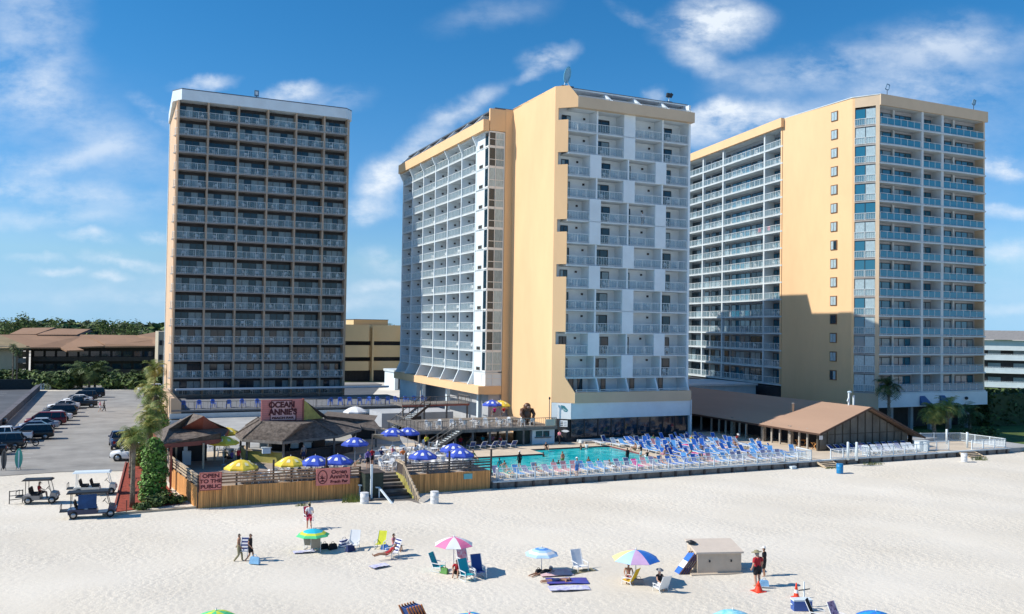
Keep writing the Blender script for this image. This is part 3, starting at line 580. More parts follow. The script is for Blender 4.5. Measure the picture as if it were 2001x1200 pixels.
def palm(label,u,v,h,cr,nf,seed,z=0,group=None,mats=None,lean=0,trunk=.17,dry=6):
    rg=random.Random(seed); t=thing('palm_tree',label,'palm tree',u,v,z,0,group); mats=mats or PALM
    b=MB(); b.tube([(0,0,0),(lean*.3,0,h*.4),(lean*.7,0,h*.75),(lean,0,h)],[trunk*1.3,trunk,trunk*.95,trunk*1.25],BARK,9); 
    for k in range(int(h/.22)):
        zz=k*.22; a=rg.random()*6; q=zz/h*lean; b.bar((q+math.cos(a)*trunk,math.sin(a)*trunk,zz),(q+math.cos(a)*trunk*1.7,math.sin(a)*trunk*1.7,zz+.2),.07,.04,BARK)
    obj('trunk',b,t); b=MB()
    for i in range(nf):
        frond(b,(lean,0,h),rg.random()*6.28,R(rg.uniform(-15,80)),cr*rg.uniform(.75,1.15),mats[0] if rg.random()<.6 else mats[1],rg,cr*.32,rg.uniform(.7,1.2))
    for i in range(dry): frond(b,(lean,0,h-.1),rg.random()*6.28,R(rg.uniform(-60,-30)),cr*.6,mats[2],rg,cr*.2,.6)
    obj('crown',b,t); return t
def tree(label,u,v,h,r,seed,group,n=900,z=0):
    rg=random.Random(seed); t=thing('tree',label,'tree',u,v,z,0,group); b=MB()
    b.tube([(0,0,0),(.2,0,h*.35),(0,.1,h*.6)],[.35,.25,.12],BARK,7)
    for i in range(5): a=rg.random()*6.28; b.tube([(0,0,h*.35),(math.cos(a)*r*.6,math.sin(a)*r*.6,h*.7)],[.16,.05],BARK,5)
    obj('trunk',b,t); b=MB()
    for i in range(8):
        a=rg.random()*6.28; q=rg.random()*.6*r; leaves(b,(math.cos(a)*q,math.sin(a)*q,h*rg.uniform(.55,.85)),(r*.5,r*.5,h*.2),n//8,.5,rg,LEAF,.3)
    obj('crown',b,t)
# far wood: one uncountable mass of crowns
rg=random.Random(3); b=MB()
for (ua,ub,va,vb,n,hh,rr) in ((-330,150,430,640,520,13,8),(150,700,460,700,260,13,9)):
    for i in range(n):
        u=rg.uniform(ua,ub); v=rg.uniform(va,vb); h=hh*rg.uniform(.75,1.15); r=rr*rg.uniform(.6,1.2)
        b.blob((u,v,h*.45),(r*.8,r*.8,h*.5),LEAF[0],7,5,.25,rg)
        leaves(b,(u,v,h*.62),(r,r,h*.42),42,1.8,rg,LEAF,.75)
struct('far_woodland',b,'stuff')
for i,(px,h) in enumerate(((38,17.5),(52,17),(12,16),(208,16.6),(236,16),(262,15.8),(104,15.6))):
    u,v=at(px,668); d=400/ (v if v else 1); u,v=u*d,v*d
    tree('%s tall tree from left above the far tree line, behind brown roofs'%ORD[sorted((12,38,52,104,208,236,262)).index(px)],u,v,h,6,50+i,'tall trees over the far tree line',420)
# ================================================================ far buildings
BRF=M('brown_shingle_roof',(.34,.20,.12),.9,var=.08,scale=.15,bump=.1); BRT=M('tan_shingle_roof',(.30,.23,.13),.9,var=.15,scale=.3)
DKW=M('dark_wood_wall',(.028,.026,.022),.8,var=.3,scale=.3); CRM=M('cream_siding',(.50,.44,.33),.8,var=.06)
GYL=M('garage_yellow',(.76,.54,.28),.85,var=.06,scale=.1)
def condo():
    v0=214; u0=at(0,740)[0]
    A=lambda px,y,v:(lambda d:(d[0]*v/d[1],CH+d[2]*v/d[1]))(ray(px,y))
    t=thing('condo_building','long low brown-roofed condominium behind the car park, dark balconies in shade','building',-20,225)
    def pt(n,mb,**k): return obj(n,mb,t,(20,-225,0),**k)
    V=225.; x=lambda px:A(px,700,V)[0]; z=lambda y:A(150,y,V)[1]
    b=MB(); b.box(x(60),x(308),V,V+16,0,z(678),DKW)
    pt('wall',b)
    b=MB(); b.box(x(-70),x(34),V-3,V+14,0,z(676),CRM); pt('wall',b,label='cream gable end wall')
    for k in range(4):
        zz=z(676)-1.9-k*2.6; m=MB(); m.box(x(36),x(53),V-3.2,V-2,zz-.6,zz+.6,M('brown_balcony',(.14,.09,.05),.8,var=.1)); m.box(x(36),x(53),V-3.25,V-3.2,zz-1.9,zz-.8,M('grey_shingle',(.28,.27,.25),.9,var=.3,scale=3)); pt('balcony',m)
    for k in range(3):
        for j in range(11):
            xx=x(64)+j*(x(300)-x(64))/11; zz=z(682)-1.6-k*2.9
            m=MB(); m.box(xx,xx+2.4,V-.9,V,zz-1.2,zz-.2,M('dim_balcony_rail',(.07,.06,.05),.8,var=.1)); m.box(xx+.3,xx+2.1,V-.05,V+.02,zz-.1,zz+1.1,GL); pt('balcony',m)
    m=MB(); m.box(x(53),x(58),V-3.3,V-2,0,z(676),M('dark_post',(.08,.05,.03),.8,var=.1)); pt('post',m)
    def rf(pts,mt=BRF):
        P=[]
        for px,y,v in pts: a=A(px,y,v); P.append(Vector((a[0],v,a[1])))
        b=MB(); n=len(P); b.ext(P[::-1],(0,.05,-.35),mt); pt('roof',b)
    rf([(-70,682,V-5),(60,679,V-4),(0,654,V+9),(-70,652,V+9)],BRT)
    rf([(0,654,V+9),(60,679,V-4),(118,679,V-1),(130,685,V-3.5),(164,684,V-3.5),(150,678,V-1),(205,676,V-1),(165,654,V+12)])
    rf([(165,654,V+12),(205,672,V),(205,677,V-1),(309,676,V-1),(309,660,V+5),(262,655,V+12)])
    rf([(18,653,V+10),(70,653,V+10),(108,640,V+22),(45,641,V+22)]); rf([(72,654,V+9),(150,654,V+10),(177,643,V+22),(105,642,V+22)])
    rf([(264,656,V+11),(309,666,V+4),(309,648,V+18)])
    for a,c,d in (((70,653),(108,640),(114,646)),((152,655),(176,643),(182,648))):
        P=[Vector((A(*q,V+v_)[0],V+v_,A(*q,V+v_)[1])) for q,v_ in ((a,10),(c,22),(d,21))]; b=MB(); b.ext(P,(0,.3,0),DKW); pt('gable',b)
condo()
def annex():
    t=thing('parking_garage','pale cream garage stair block squeezed between the brown condominium and the dark left tower','building',4,200)
    V=200.; A=lambda px,y,v=V:(lambda d:(d[0]*v/d[1],CH+d[2]*v/d[1]))(ray(px,y)); x=lambda p:A(p,680)[0]; z=lambda y:A(315,y)[1]
    b=MB(); b.box(x(309),x(345),V,V+14,0,z(648),CRM); obj('wall',b,t,(-4,-200,0))
    for k,y in enumerate((670,698,728)):
        b=MB(); b.box(x(311),x(317),V-.05,V+.05,z(y+5),z(y-5),DK); b.box(x(318.5),x(321),V-.05,V+.05,z(y+5),z(y-4),DK); obj('opening',b,t,(-4,-200,0))
annex()
def garage():
    V=215.; A=lambda px,y,v=V:(lambda d:(d[0]*v/d[1],CH+d[2]*v/d[1]))(ray(px,y)); x=lambda p:A(p,680)[0]; z=lambda y:A(730,y)[1]
    t=thing('parking_garage','yellow multi-storey parking garage seen between the dark left tower and the middle tower','building',x(730),V)
    def pt(n,mb): return obj(n,mb,t,(-x(730),-V,0))
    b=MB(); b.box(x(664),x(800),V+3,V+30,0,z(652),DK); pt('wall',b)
    for y0,y1 in ((635,667),(675,698),(706,724)):
        b=MB(); b.box(x(664),x(720),V,V+3.2,z(y1),z(y0),GYL); b.prism([(x(720),V),(x(726),V+1.4),(x(726),V+3.2),(x(720),V+3.2)],z(y1),z(y0),GYL); b.box(x(726),x(800),V+1.4,V+3.2,z(y1),z(y0),GYL); pt('parapet_band',b)
    b=MB(); b.box(x(698),x(766),V+4,V+12,z(655),z(625),GYL); b.box(x(697),x(767),V+3.8,V+12.2,z(625),z(624),ROOFD); pt('stair_tower',b)
    for p in (665,728,790): b=MB(); b.box(x(p),x(p+3),V+.2,V+2,0,z(640),GYL); pt('column',b)
    b=MB(); b.box(x(664),x(800),V+.3,V+3,0,z(748),CONG); pt('ground_wall',b)
    s=thing('shed','low white service building with dark doors in front of the yellow garage','building',x(730),186)
    V=186.; b=MB(); b.box(x(706),x(800),V,V+8,0,z(716),WHI); b.box(x(704),x(800),V-.3,V+8.2,z(716),z(712),SLW); obj('wall',b,s,(-x(730),-V,0))
    for p in (712,721,738,755): b=MB(); b.box(x(p),x(p+ (9 if p>730 else 3)),V-.1,V,.2,z(725),DK); obj('door',b,s,(-x(730),-V,0))
garage()
def white_hotel():
    V=160.; A=lambda px,y,v=V:(lambda d:(d[0]*v/d[1],CH+d[2]*v/d[1]))(ray(px,y)); x=lambda p:A(p,700)[0]; z=lambda y:A(1960,y)[1]
    x0=x(1916); x1=x0+90
    t=thing('motel_building','white low hotel with grey roof and long balconies at the far right edge','building',x0,V,0,-R(48))
    def pt(n,mb): return obj(n,mb,t,(-x0,-V,0))
    b=MB(); b.box(x0,x1,V+2.5,V+20,0,z(668),DK); pt('wall',b)
    b=MB(); b.ext([(x0-1,V-1,z(664)),(x0-1,V+8,z(646)),(x0-1,V+20,z(664))],(92,0,0),M('grey_roof',(.27,.26,.25),.8,var=.1)); pt('roof',b)
    b=MB(); b.box(x0,x1,V,V+3,z(684),z(665),WHI); pt('fascia',b)
    for y in (690,715,742,):
        b=MB(); b.box(x0,x1,V+.0,V+2.5,z(y+13),z(y+9),WHI); pt('balcony_slab',b)
        b=rail_path([(x0,V+.1,z(y+9)),(x1,V+.1,z(y+9))],h=1.1,bal=.4,mt=WHI); b.box(x0,x1,V+.12,V+.16,z(y+9),z(y+9)+.9,WHI); pt('railing',b)
        for i in range(14): b=MB(); b.box(x0+2+i*6,x0+5+i*6,V+2.4,V+2.5,z(y+9),z(y+9)+2.1,CUR); pt('glass_door',b)
    for i in range(8): b=MB(); b.box(x0+i*12,x0+i*12+.5,V,V+.5,0,z(684),WHI); pt('column',b)
    b=MB(); b.box(x0,x1,V+.5,V+3,z(768),z(764),WHI); pt('balcony_slab',b)
    h=thing('hedge','tall dark clipped hedge in front of the white hotel at far right','hedge',150,91)
    b=MB(); rg=random.Random(5); b.box(-27.5,80,0,3,0,5.0,LEAF[0])
    for i in range(3600):
        k=i%3; q=Vector((rg.uniform(-27.8,60) if k else -27.6,rg.uniform(-.3,.1) if k==1 else rg.uniform(-.2,3.2),rg.uniform(0,5.2) if k!=2 else 5.0+rg.uniform(-.2,.5)))
        leaves(b,q,(.2,.2,.2),1,.4,rg,[LEAF[0],LEAF[0],LEAF[1]],.0)
    obj('foliage',b,h)
white_hotel()
# shrubs at the far edge of the car park
for i in range(17):
    px=4+i*18.5; u,v=at(px,762 if px>60 else 757); u+=rnd.uniform(-1,1); big=i in (8,9,10)
    palm('%s bushy palm from left in green row at far end of car park'%ordn(i),u,v+2+rnd.uniform(0,4),1.6 if not big else 3.0,3.6 if not big else 4.6,26,100+i,0,'low palms behind the car park',PFAR,0,.2,3) if i%2 or big else shrub('%s dark shrub from left in green row at far end of car park'%ordn(i//2),u,v+3,3.2,3.6,700,100+i,.5,'shrubs behind the car park')
for i,px in enumerate((5,14)):
    u,v=at(px,770); palm(('slim tall palm at the far left edge before the cream gable','second slim tall palm just right of the far left one')[i],u,v+18,8.5-i,1.5,22,150+i,0,'slim palms by the cream gable',PFAR,0,.13,4)
# low wall between the two car parks, hedge wall at far left
b=MB(); b.box(-13.4,-12.8,96,200,0,1.1,M('grey_block_wall',(.13,.13,.15),.9,var=.2,scale=.5)); b.box(-13.5,-12.7,96,200,1.1,1.2,M('grey_block_wall')); w1=single('low_wall',b,'long low dark wall running between the two car parks behind the parked cars','wall',0,0); 
b=MB(); b.box(-75,-13.6,204,204.4,0,2.1,M('green_fence',(.03,.045,.05),.9,var=.2)); single('fence',b,'dark green screen fence at the back of the empty left car park','fence',0,0)
b=MB(); 
for i in range(5): b.box(i*.55,i*.55+.4,0,.1,0,1.3,WHI)
b.box(-.1,2.7,-.05,.0,.9,1.1,WHI); u,v=at(56,775); single('gate',b,'small white slatted gate in the dark fence at back of the left car park','gate',u,203.8,0)
# ================================================================ decks, bar, pool, restaurant
WOOD=M('orange_skirt_board',(.80,.39,.13),.7,var=.35,scale=2,stretch=(3.2,3.2,.12)); WD2=M('pale_weathered_wood',(.55,.44,.31),.8,var=.2,scale=2)
REDW=M('red_brown_wood',(.33,.10,.07),.7,var=.12); GRW=M('grey_weathered_wood',(.22,.20,.18),.85,var=.25,scale=2); DKWD=M('dark_weathered_wood',(.075,.06,.055),.8,var=.25,scale=2)
SHG=M('cedar_shingle_roof',(.20,.165,.14),.95,var=.4,scale=2.2,c2=(.06,.048,.042),bump=.6,bscale=5,stretch=(1,1,2)); YWD=M('yellow_green_board',(.42,.38,.10),.7,var=.2)
DECKM=M('deck_boards',(.40,.33,.27),.8,var=.2,scale=1,stretch=(1,6,1)); DDK=M('dark_deck_boards',(.10,.09,.085),.8,var=.2,scale=1,stretch=(6,1,1))
SGR=M('sign_pink_red',(.78,.27,.23),.7,var=.08); SGD=M('sign_dark_letter',(.10,.015,.02),.6,var=0); SGL=M('sign_pale_pink',(.80,.45,.42),.6,var=0)
def text(body,size,mt,parent,loc,rot,name='lettering',sx=1,ext=.015,bold=.0):
    c=bpy.data.curves.new('txt','FONT'); c.body=body; c.size=size; c.extrude=ext; c.align_x='CENTER'; c.align_y='CENTER'; c.offset=bold; c.space_line=.9
    o=bpy.data.objects.new('txt',c); col.objects.link(o); dg=bpy.context.evaluated_depsgraph_get(); me=bpy.data.meshes.new_from_object(o.evaluated_get(dg)); bpy.data.objects.remove(o)
    me.materials.clear(); me.materials.append(mt); q=obj(name,me,parent,loc); q.rotation_euler=rot; q.scale=(sx,1,1); return q
ZD=1.5; ZP=.6
# terrace ground (upper beach-bar terrace) and pool deck
struct('terrace',(lambda b:(b.prism([(6.4,70.25),(18.9,70.25),(18.9,72.4),(22.6,72.4),(22.6,70.25),(30.5,70.25),(30.5,92),(31,122),(8.4,122),(8.4,92),(3.6,92),(5.1,81.2)],.05,ZD,DECKM),b)[1])(MB()))
b=MB(); b.box(6,30,84,90,ZD+.004,ZD+.01,CON); b.box(8.5,30.3,90.01,121.9,ZD+.004,ZD+.01,CONG); struct('terrace_paving',b)
PX0,PX1,PY0,PY1,NX,NY=32.2,52.8,74.4,87.3,42.6,83.9   # pool outline with the notch at back left
b=MB(); 
def pd(x0,x1,y0,y1): b.box(x0,x1,y0,y1,.02,ZP,CON)
pd(30.55,98,70.3,PY0); pd(30.55,PX0,PY0,95); pd(PX1,98,PY0,95); pd(PX0,NX,NY,95); pd(NX,PX1,PY1,95); 
struct('pool_deck',b)
b=MB(); b.box(98,104,70.3,84,.02,.5,CONG); struct('side_path',b)
struct('back_yard',(lambda b:(b.box(31.1,47.5,95,160,.02,ZP,CONG),b.box(67.3,97,95,150,.02,ZP,ASPD),b)[2])(MB()))
POOLT=M('pool_tile',(.10,.42,.48),.5,var=.05); COP=M('maroon_tile_line',(.22,.06,.06),.5,var=0)
b=MB(); out=[(PX0,PY0),(PX1,PY0),(PX1,PY1),(NX,PY1),(NX,NY),(PX0,NY)]
poly(out,-.9,POOLT,b); n=len(out)
for i in range(n):
    p,q=out[i],out[(i+1)%n]; b.add([(*p,-.9),(*q,-.9),(*q,.42),(*p,.42)],[(0,1,2,3)],POOLT)
struct('pool_basin',b)
b=MB()
for i in range(n):
    p,q=out[i],out[(i+1)%n]; dx,dy=q[0]-p[0],q[1]-p[1]; l=math.hypot(dx,dy); nx_,ny_=-dy/l*.03,dx/l*.03
    b.add([(p[0]+nx_,p[1]+ny_,.42),(q[0]+nx_,q[1]+ny_,.42),(q[0]+nx_,q[1]+ny_,.60),(p[0]+nx_,p[1]+ny_,.60)],[(0,1,2,3)],COP)
struct('pool_edge_tiles',b)
wm=bpy.data.materials.new('pool_water'); wm.use_nodes=True; wn=wm.node_tree.nodes; wb=wn['Principled BSDF']; wb.inputs['Base Color'].default_value=(.0,.36,.42,1); wb.inputs['Roughness'].default_value=.06; wb.inputs['Specular IOR Level'].default_value=.6
t1=wn.new('ShaderNodeTexCoord'); t2=wn.new('ShaderNodeTexNoise'); t2.inputs['Scale'].default_value=1.6; t2.inputs['Detail'].default_value=4; t3=wn.new('ShaderNodeBump'); t3.inputs['Strength'].default_value=.35; t3.inputs['Distance'].default_value=.15
wl_=wm.node_tree.links; wl_.new(t1.outputs['Object'],t2.inputs[0]); wl_.new(t2.outputs[0],t3.inputs['Height']); wl_.new(t3.outputs[0],wb.inputs['Normal'])
t4=wn.new('ShaderNodeTexNoise'); t4.inputs['Scale'].default_value=.9; t4.inputs['Detail'].default_value=5; t5=wn.new('ShaderNodeValToRGB'); t5.color_ramp.elements[0].position=.38; t5.color_ramp.elements[0].color=(.0,.46,.52,1); t5.color_ramp.elements[1].position=.66; t5.color_ramp.elements[1].color=(.08,.74,.76,1)
wl_.new(t1.outputs['Object'],t4.inputs[0]); wl_.new(t4.outputs[0],t5.inputs[0]); wl_.new(t5.outputs[0],wb.inputs['Base Color'])
struct('pool_water',poly(out,.44,wm))
# ---- pool-side bulkhead along the sand
b=MB(); b.box(30.6,98,69.95,70.3,-.3,.58,GRW); b.box(30.6,98,69.85,70.35,.5,.62,SLW)
for i in range(40): b.box(31+i*1.7,31.2+i*1.7,69.82,69.95,-.3,.5,DKWD)
single('retaining_wall',b,'long low weathered timber bulkhead holding up the pool deck along the sand','wall',0,0)
# fence sections with balusters
def fence(label,pts,name='fence',h=1.05,mt=None,bal=.16,posts=1.8,z=ZP,base=.0,glass=None):
    mt=mt or WHI; t=thing(name,label,'fence',pts[0][0],pts[0][1],z); o=Vector(pts[0]+(0,)) if len(pts[0])==2 else Vector(pts[0])
    P=[Vector(p+(0,)) if len(p)==2 else Vector(p) for p in pts]; P=[p-Vector((o.x,o.y,0)) for p in P]
    a=MB(); c=MB()
    for p,q in zip(P,P[1:]):
        Z=Vector((0,0,1)); a.bar(p+Z*h,q+Z*h,.07,.06,mt); a.bar(p+Z*.12,q+Z*.12,.05,.05,mt); l=(q-p).length
        n=max(1,round(l/posts))
        for i in range(n+1): s_=p.lerp(q,i/n); a.bar(s_-Z*base,s_+Z*(h+.05),.08,.08,mt)
        n=int(l/bal) if bal else 0
        for i in range(1,n): s_=p.lerp(q,i/n); c.bar(s_+Z*.12,s_+Z*h,.025,.025,mt)
    obj('rail_frame',a,t); 
    if c.v: obj('balusters',c,t)
    return t
fence('long white picket fence along the beach edge of the pool deck',[(31.2,70.6),(31.2,70.2),(67.2,70.2)])
fence('short white fence turning back beside the beach steps',[(67.2,70.2),(67.6,72.8)])
fence('white fence between the beach steps and the two tall white posts',[(70.0,70.3),(75.3,70.3)])
fence('white fence along the beach side of the right pool deck, ending at a white box',[(75.6,71.3),(75.6,70.3),(84.6,70.3),(85.2,71.3)])
fence('grey white ramp fence between the right pool deck and the second beach steps',[(85.3,71.4),(88.9,71.0)])
fence('white fence around the right end platform beyond the second beach steps',[(92.0,70.4),(97.9,70.4),(97.9,76.5),(90.5,78.2)],bal=.14)
b=MB(); u,v=at(1850,885,.6)
def steps(label,u,v,w_,n,z,rz=0,mt=None):
    t=thing('beach_steps',label,'steps',u,v,0,rz); mt=mt or WD2
    for i in range(n):
        b=MB(); zz=z*(i+1)/(n+1); b.box(0,w_,-(n-i)*.36,-(n-i)*.36+.32,zz-.05,zz,mt); obj('tread',b,t)
    for x in (-.03,w_-.05): b=MB(); b.ext([(x,-n*.36-.2,-.1),(x,-n*.36-.2,.08),(x,.02,z-.02),(x,.02,z-.25)],(.09,0,0),mt); obj('stringer',b,t)
    return t
steps('grey wooden steps from the pool deck down to sand near the blue barrel',67.6,70.0,2.1,4,.62); steps('grey wooden steps down to sand near the white barrel at right',89.2,70.0,2.5,4,.62)
for i,(px,y0,y1) in enumerate(((1657,857,899),(1674,857,900),(1850,831,868),(1890,836,875))):
    u,v=at(px,y1,ZP); b=MB(); H_=(y1-y0)/1700*v*1.12; b.lathe([(.13,0),(.13,H_-.05),(.11,H_)],WHI,12); single('post',b,'%s tall white round post on the right pool deck, from left'%ORD[i],'post',u,v,ZP,0,'tall white posts by the beach fence')
b=MB(); b.box(0,1.6,0,.7,0,1.1,WHI); b.box(-.05,1.65,-.05,.75,1.1,1.15,SLW); single('cabinet',b,'white boxed cabinet at the end of the right deck fence','cabinet',84.7,71.5,ZP)
b=MB(); b.ext([(0,0,0),(5.6,1.0,0),(5.6,5.5,0),(0,4.8,0)],(0,0,.5),CONG); b.ext([(0,4.8,.5),(5.6,5.5,.5),(5.6,5.8,.5),(0,5.0,.5)],(0,0,.35),CONG); single('ramp',b,'low sunlit concrete planter wall and ramp left of the right palm','ramp',89.5,76.5,.55)
# ================================================================ beach bar deck
def deck_front(label,u0,u1,v,z=ZD,sections=5,posts=DKWD,rl=WD2,skirt=WOOD,tall=()):
    t=thing('deck_railing',label,'fence',u0,v,0); L_=u1-u0
    b=MB(); n=int(L_/.14); rg=random.Random(int(u0*7))
    for i in range(n): b.box(i*.14+.006,(i+1)*.14-.006,-rg.uniform(0,.012),.06,-.1,z+.08,skirt)
    b.box(0,L_,.02,.07,-.1,z+.05,DKWD); obj('skirting',b,t)
    for k,zz in enumerate((.28,.52,.76)): b=MB(); b.box(0,L_,-.04,.0,z+zz,z+zz+.13,rl); obj('rail_board',b,t)
    b=MB(); b.box(-.05,L_+.05,-.1,.1,z+.98,z+1.04,rl); obj('top_rail',b,t)
    for i in range(sections+1): b=MB(); x=L_*i/sections; b.box(x-.07,x+.07,0,.12,z-.3,z+(1.9 if i in tall else 1.0),posts); obj('post',b,t)
    return t
deck_front('orange boarded front of the beach bar deck with brown rails and two signs',6.3,18.8,70.15,sections=9,rl=M('red_brown_rail',(.34,.20,.12),.8,var=.2),tall=(4,7))
deck_front('orange boarded front of the smaller deck beside the pool with dark rails',22.7,30.5,70.15,sections=4,rl=M('dark_rail',(.10,.09,.085),.8,var=.2),tall=(0,2,4))
t=deck_front('boarded left end of the beach bar deck with pale rails',0,11,0,sections=5,rl=WD2); t.location=wl(4.9,81.1); t.rotation_euler=(0,0,TH-PI/2+.12)
def sign(name,label,u,v,z,w_,h,lines,ext=None,rz=0,back=SGR,fg=SGD,edge=SGD):
    t=thing(name,label,'sign',u,v,z,rz); b=MB(); b.box(0,w_,-.05,.05,0,h,back); obj('board',b,t)
    b=MB(); 
    for q in ((0,w_,-.07,-.04,0,.05),(0,w_,-.07,-.04,h-.05,h),(0,.05,-.07,-.04,.05,h-.05),(w_-.05,w_,-.07,-.04,.05,h-.05)): b.box(*q,edge)
    obj('border',b,t)
    for tx,sz_,x,zz,sx in lines: text(tx,sz_,fg,t,(x,-.062,zz),(PI/2,0,0),sx=sx,bold=.012)
    return t
sign('deck_sign','pinkish red sign reading OPEN TO THE PUBLIC at the left corner of the bar deck',6.35,69.98,1.35,1.62,1.35,[('OPEN',.40,.81,1.08,1.2),('TO THE',.38,.81,.68,1.2),('PUBLIC',.38,.81,.27,1.2)],edge=REDW)
t=sign('deck_sign',"wide pink sign with oval emblem reading Ocean Annie's Beach Bar on the bar deck front",15.15,69.96,1.2,2.75,1.32,[('Ocean',.42,1.85,1.02,1.15),("Annie's",.45,1.85,.64,1.15),('Beach Bar',.30,1.85,.25,1.15)],edge=SGR)
b=MB(); n=28
for i in range(n):
    a,c=2*PI*i/n,2*PI*(i+1)/n; b.bar((.52+.36*math.cos(a),-.07,.66+.52*math.sin(a)),(.52+.36*math.cos(c),-.07,.66+.52*math.sin(c)),.06,.03,SGD,up=(0,1,0))
obj('emblem_ring',b,t); b=MB()
for a in (-50,-20,15,50,80,110,150): b.ext([(.50,-.068,.5),(.50+.30*math.cos(R(a+40)),-.068,.62+.36*math.sin(R(a+40))),(.54,-.068,.6)],(0,.01,0),SGD)
b.ext([(.30,-.068,.30),(.74,-.068,.30),(.52,-.068,.48)],(0,.01,0),SGD); obj('emblem',b,t)
# stair with handrails between the two decks
t=thing('beach_stairway','wooden stairway with sloping handrails between the two bar decks','steps',18.95,70.2,0)
for i in range(7): b=MB(); b.box(0,3.6,2.2-(7-i)*.62,2.2-(7-i)*.62+.6,-.1,ZD*(i+1)/8,DKWD if i%2 else GRW); obj('tread',b,t)
b=MB(); b.box(0,3.6,-5.2,-2.2,-.05,.08,GRW); obj('landing',b,t)
for x,mt in ((-.05,DKWD),(3.6,YWD)):
    b=MB(); b.ext([(x,2.3,0),(x,2.3,ZD),(x,0,ZD),(x,-2.6,.2),(x,-2.6,0)],(.1,0,0),mt); obj('side_wall',b,t)
b=MB(); b.bar((3.65,2.3,ZD+1),(3.65,.2,ZD+.95),.12,.1,WD2); b.bar((3.65,.2,ZD+.95),(3.65,-4.0,.35),.14,.1,WD2)
for i in range(10): q=i/9; b.bar((3.65,.2-q*3.8,0),(3.65,.2-q*3.8,ZD+.9-q*1.55),.1,.1,WD2)
obj('handrail',b,t); b=MB(); b.bar((-.3,-.2,1.05),(1.0,-1.7,1.0),.14,.1,WHI); b.bar((1.0,-1.7,1.0),(1.4,-4.3,.05),.14,.1,WHI); b.bar((-.2,-.2,0),(-.2,-.2,1.05),.1,.1,WHI); b.bar((1.0,-1.7,0),(1.0,-1.7,1.0),.1,.1,WHI); obj('handrail',b,t)
b=MB(); b.box(0,1.5,-.9,.9,-.05,2.15,M('green_black_board',(.03,.045,.035),.7,var=.2)); b.box(-.1,1.6,-1.0,1.0,2.15,2.2,DKWD); single('planter_box',b,'tall dark boarded box between the bar deck and the stairway','box',18.85,69.6)
b=MB(); b.bar((0,0,0),(0,0,2.9),.16,.16,WHI); u,v=at(717,975,0); single('post',b,'square white post in front of the tall dark boarded box','post',19.3,68.5,0)
b=MB(); b.box(0,.04,-2.3,0,0,1.05,DKWD); b.box(-.02,.1,-2.3,0,1.05,1.1,WD2); t=single('fence',b,'olive slatted side panel at the left end of the small deck','fence',22.7,72.6,ZD)
b=MB(); b.box(0,.8,-.03,.0,0,.45,M('cyan_notice',(.16,.48,.52),.6,var=.1)); single('notice',b,'small pale turquoise notice on the orange boards of the small deck','notice',27.9,70.1,.95)
# ---- red-brown hut at left
t=thing('beach_hut','small open hut with red-brown posts and shingle roof at the deck left end','hut',4.6,78.6,ZD)
P=lambda px,y,z:Vector((at(px,y,z)[0]-4.6,at(px,y,z)[1]-78.6,z-ZD))
e1,e2,e3,e4=P(318,868,3.9),P(432,858,3.9),P(448,838,3.9),P(300,846,3.9); r1,r2=P(345,832,5.0),P(397,812,6.0)
b=MB(); b.ext([e1,e2,P(432,846,4.5),P(362,838,4.75),r1],(0,0,-.12),SHG); b.ext([e1,r1,r2,P(385,826,5.9),e4],(0,0,-.12),SHG) if 0 else None
b.add([e1,e2,P(396,839,4.7),P(350,839,4.7)],[(0,1,2,3)],SHG); b.add([e2,e3,P(430,832,4.2),P(396,839,4.7)],[(0,1,2,3)],SHG)
b.add([e1,P(350,839,4.7),P(398,813,6.1),P(378,808,6.1),P(330,838,4.9),e4],[(0,1,2,3,4,5)],SHG); b.add([e4,P(330,838,4.9),P(378,808,6.1),e3],[(0,1,2,3)],SHG); obj('roof',b,t)
b=MB(); b.ext([P(350,839,4.7),P(396,839,4.7),P(398,813,6.1)],(0,.12,-.02),REDW); b.ext([P(396,839,4.7),P(430,836,4.2),P(398,813,6.1)],(0,.1,0),REDW); obj('gable_board',b,t)
b=MB(); 
for p,q in ((e1,e2),(e2,e3),(e1,e4)): b.bar(p-Vector((0,0,.18)),q-Vector((0,0,.18)),.08,.36,REDW)
obj('fascia',b,t)
for px,y in ((325,872),(335,872),(334,862),(398,866),(420,853),(345,858)):
    q=P(px,y,3.7); b=MB(); b.bar((q.x,q.y,-1.4 if px<340 else 0),(q.x,q.y,2.2),.16,.16,REDW if px<340 else WD2); obj('post',b,t)
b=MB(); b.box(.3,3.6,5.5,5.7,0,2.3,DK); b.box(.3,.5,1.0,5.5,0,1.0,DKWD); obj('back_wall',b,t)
b=MB(); b.box(1.2,1.9,2.0,2.5,0,1.2,WHI); b.box(1.3,1.6,2.0,2.4,1.2,1.6,WHI); single('bar_cabinet',b,'white cabinet inside the small red-brown hut','cabinet',4.8,80.2,ZD)
# ---- octagonal main bar
t=thing('beach_bar','octagonal open beach bar with dark cedar shingle roof in middle of the deck','bar',17,84,ZD)
P=lambda px,y,z:Vector((at(px,y,z)[0]-17,at(px,y,z)[1]-84,z-ZD))
ev=[P(461,848,3.7),P(474,858,3.6),P(552,863,3.6),P(660,851,3.6),P(705,838,3.75),P(700,826,3.7),P(560,820,3.7),P(480,832,3.7)]
tp=[P(505,822,5.2),P(512,824,5.2),P(590,829,5.2),P(614,824,5.0),P(612,818,5.0),P(590,815,5.2),P(530,812,5.2),P(505,816,5.2)]
for i in range(8):
    j=(i+1)%8; b=MB(); b.add([ev[i],ev[j],tp[j],tp[i]],[(0,1,2,3)],SHG); b.bar(ev[i]-Vector((0,0,.12)),ev[j]-Vector((0,0,.12)),.1,.24,GRW); obj('roof_panel',b,t)
b=MB(); b.add(tp,[tuple(range(8))],SHG); obj('roof',b,t)
b=MB()
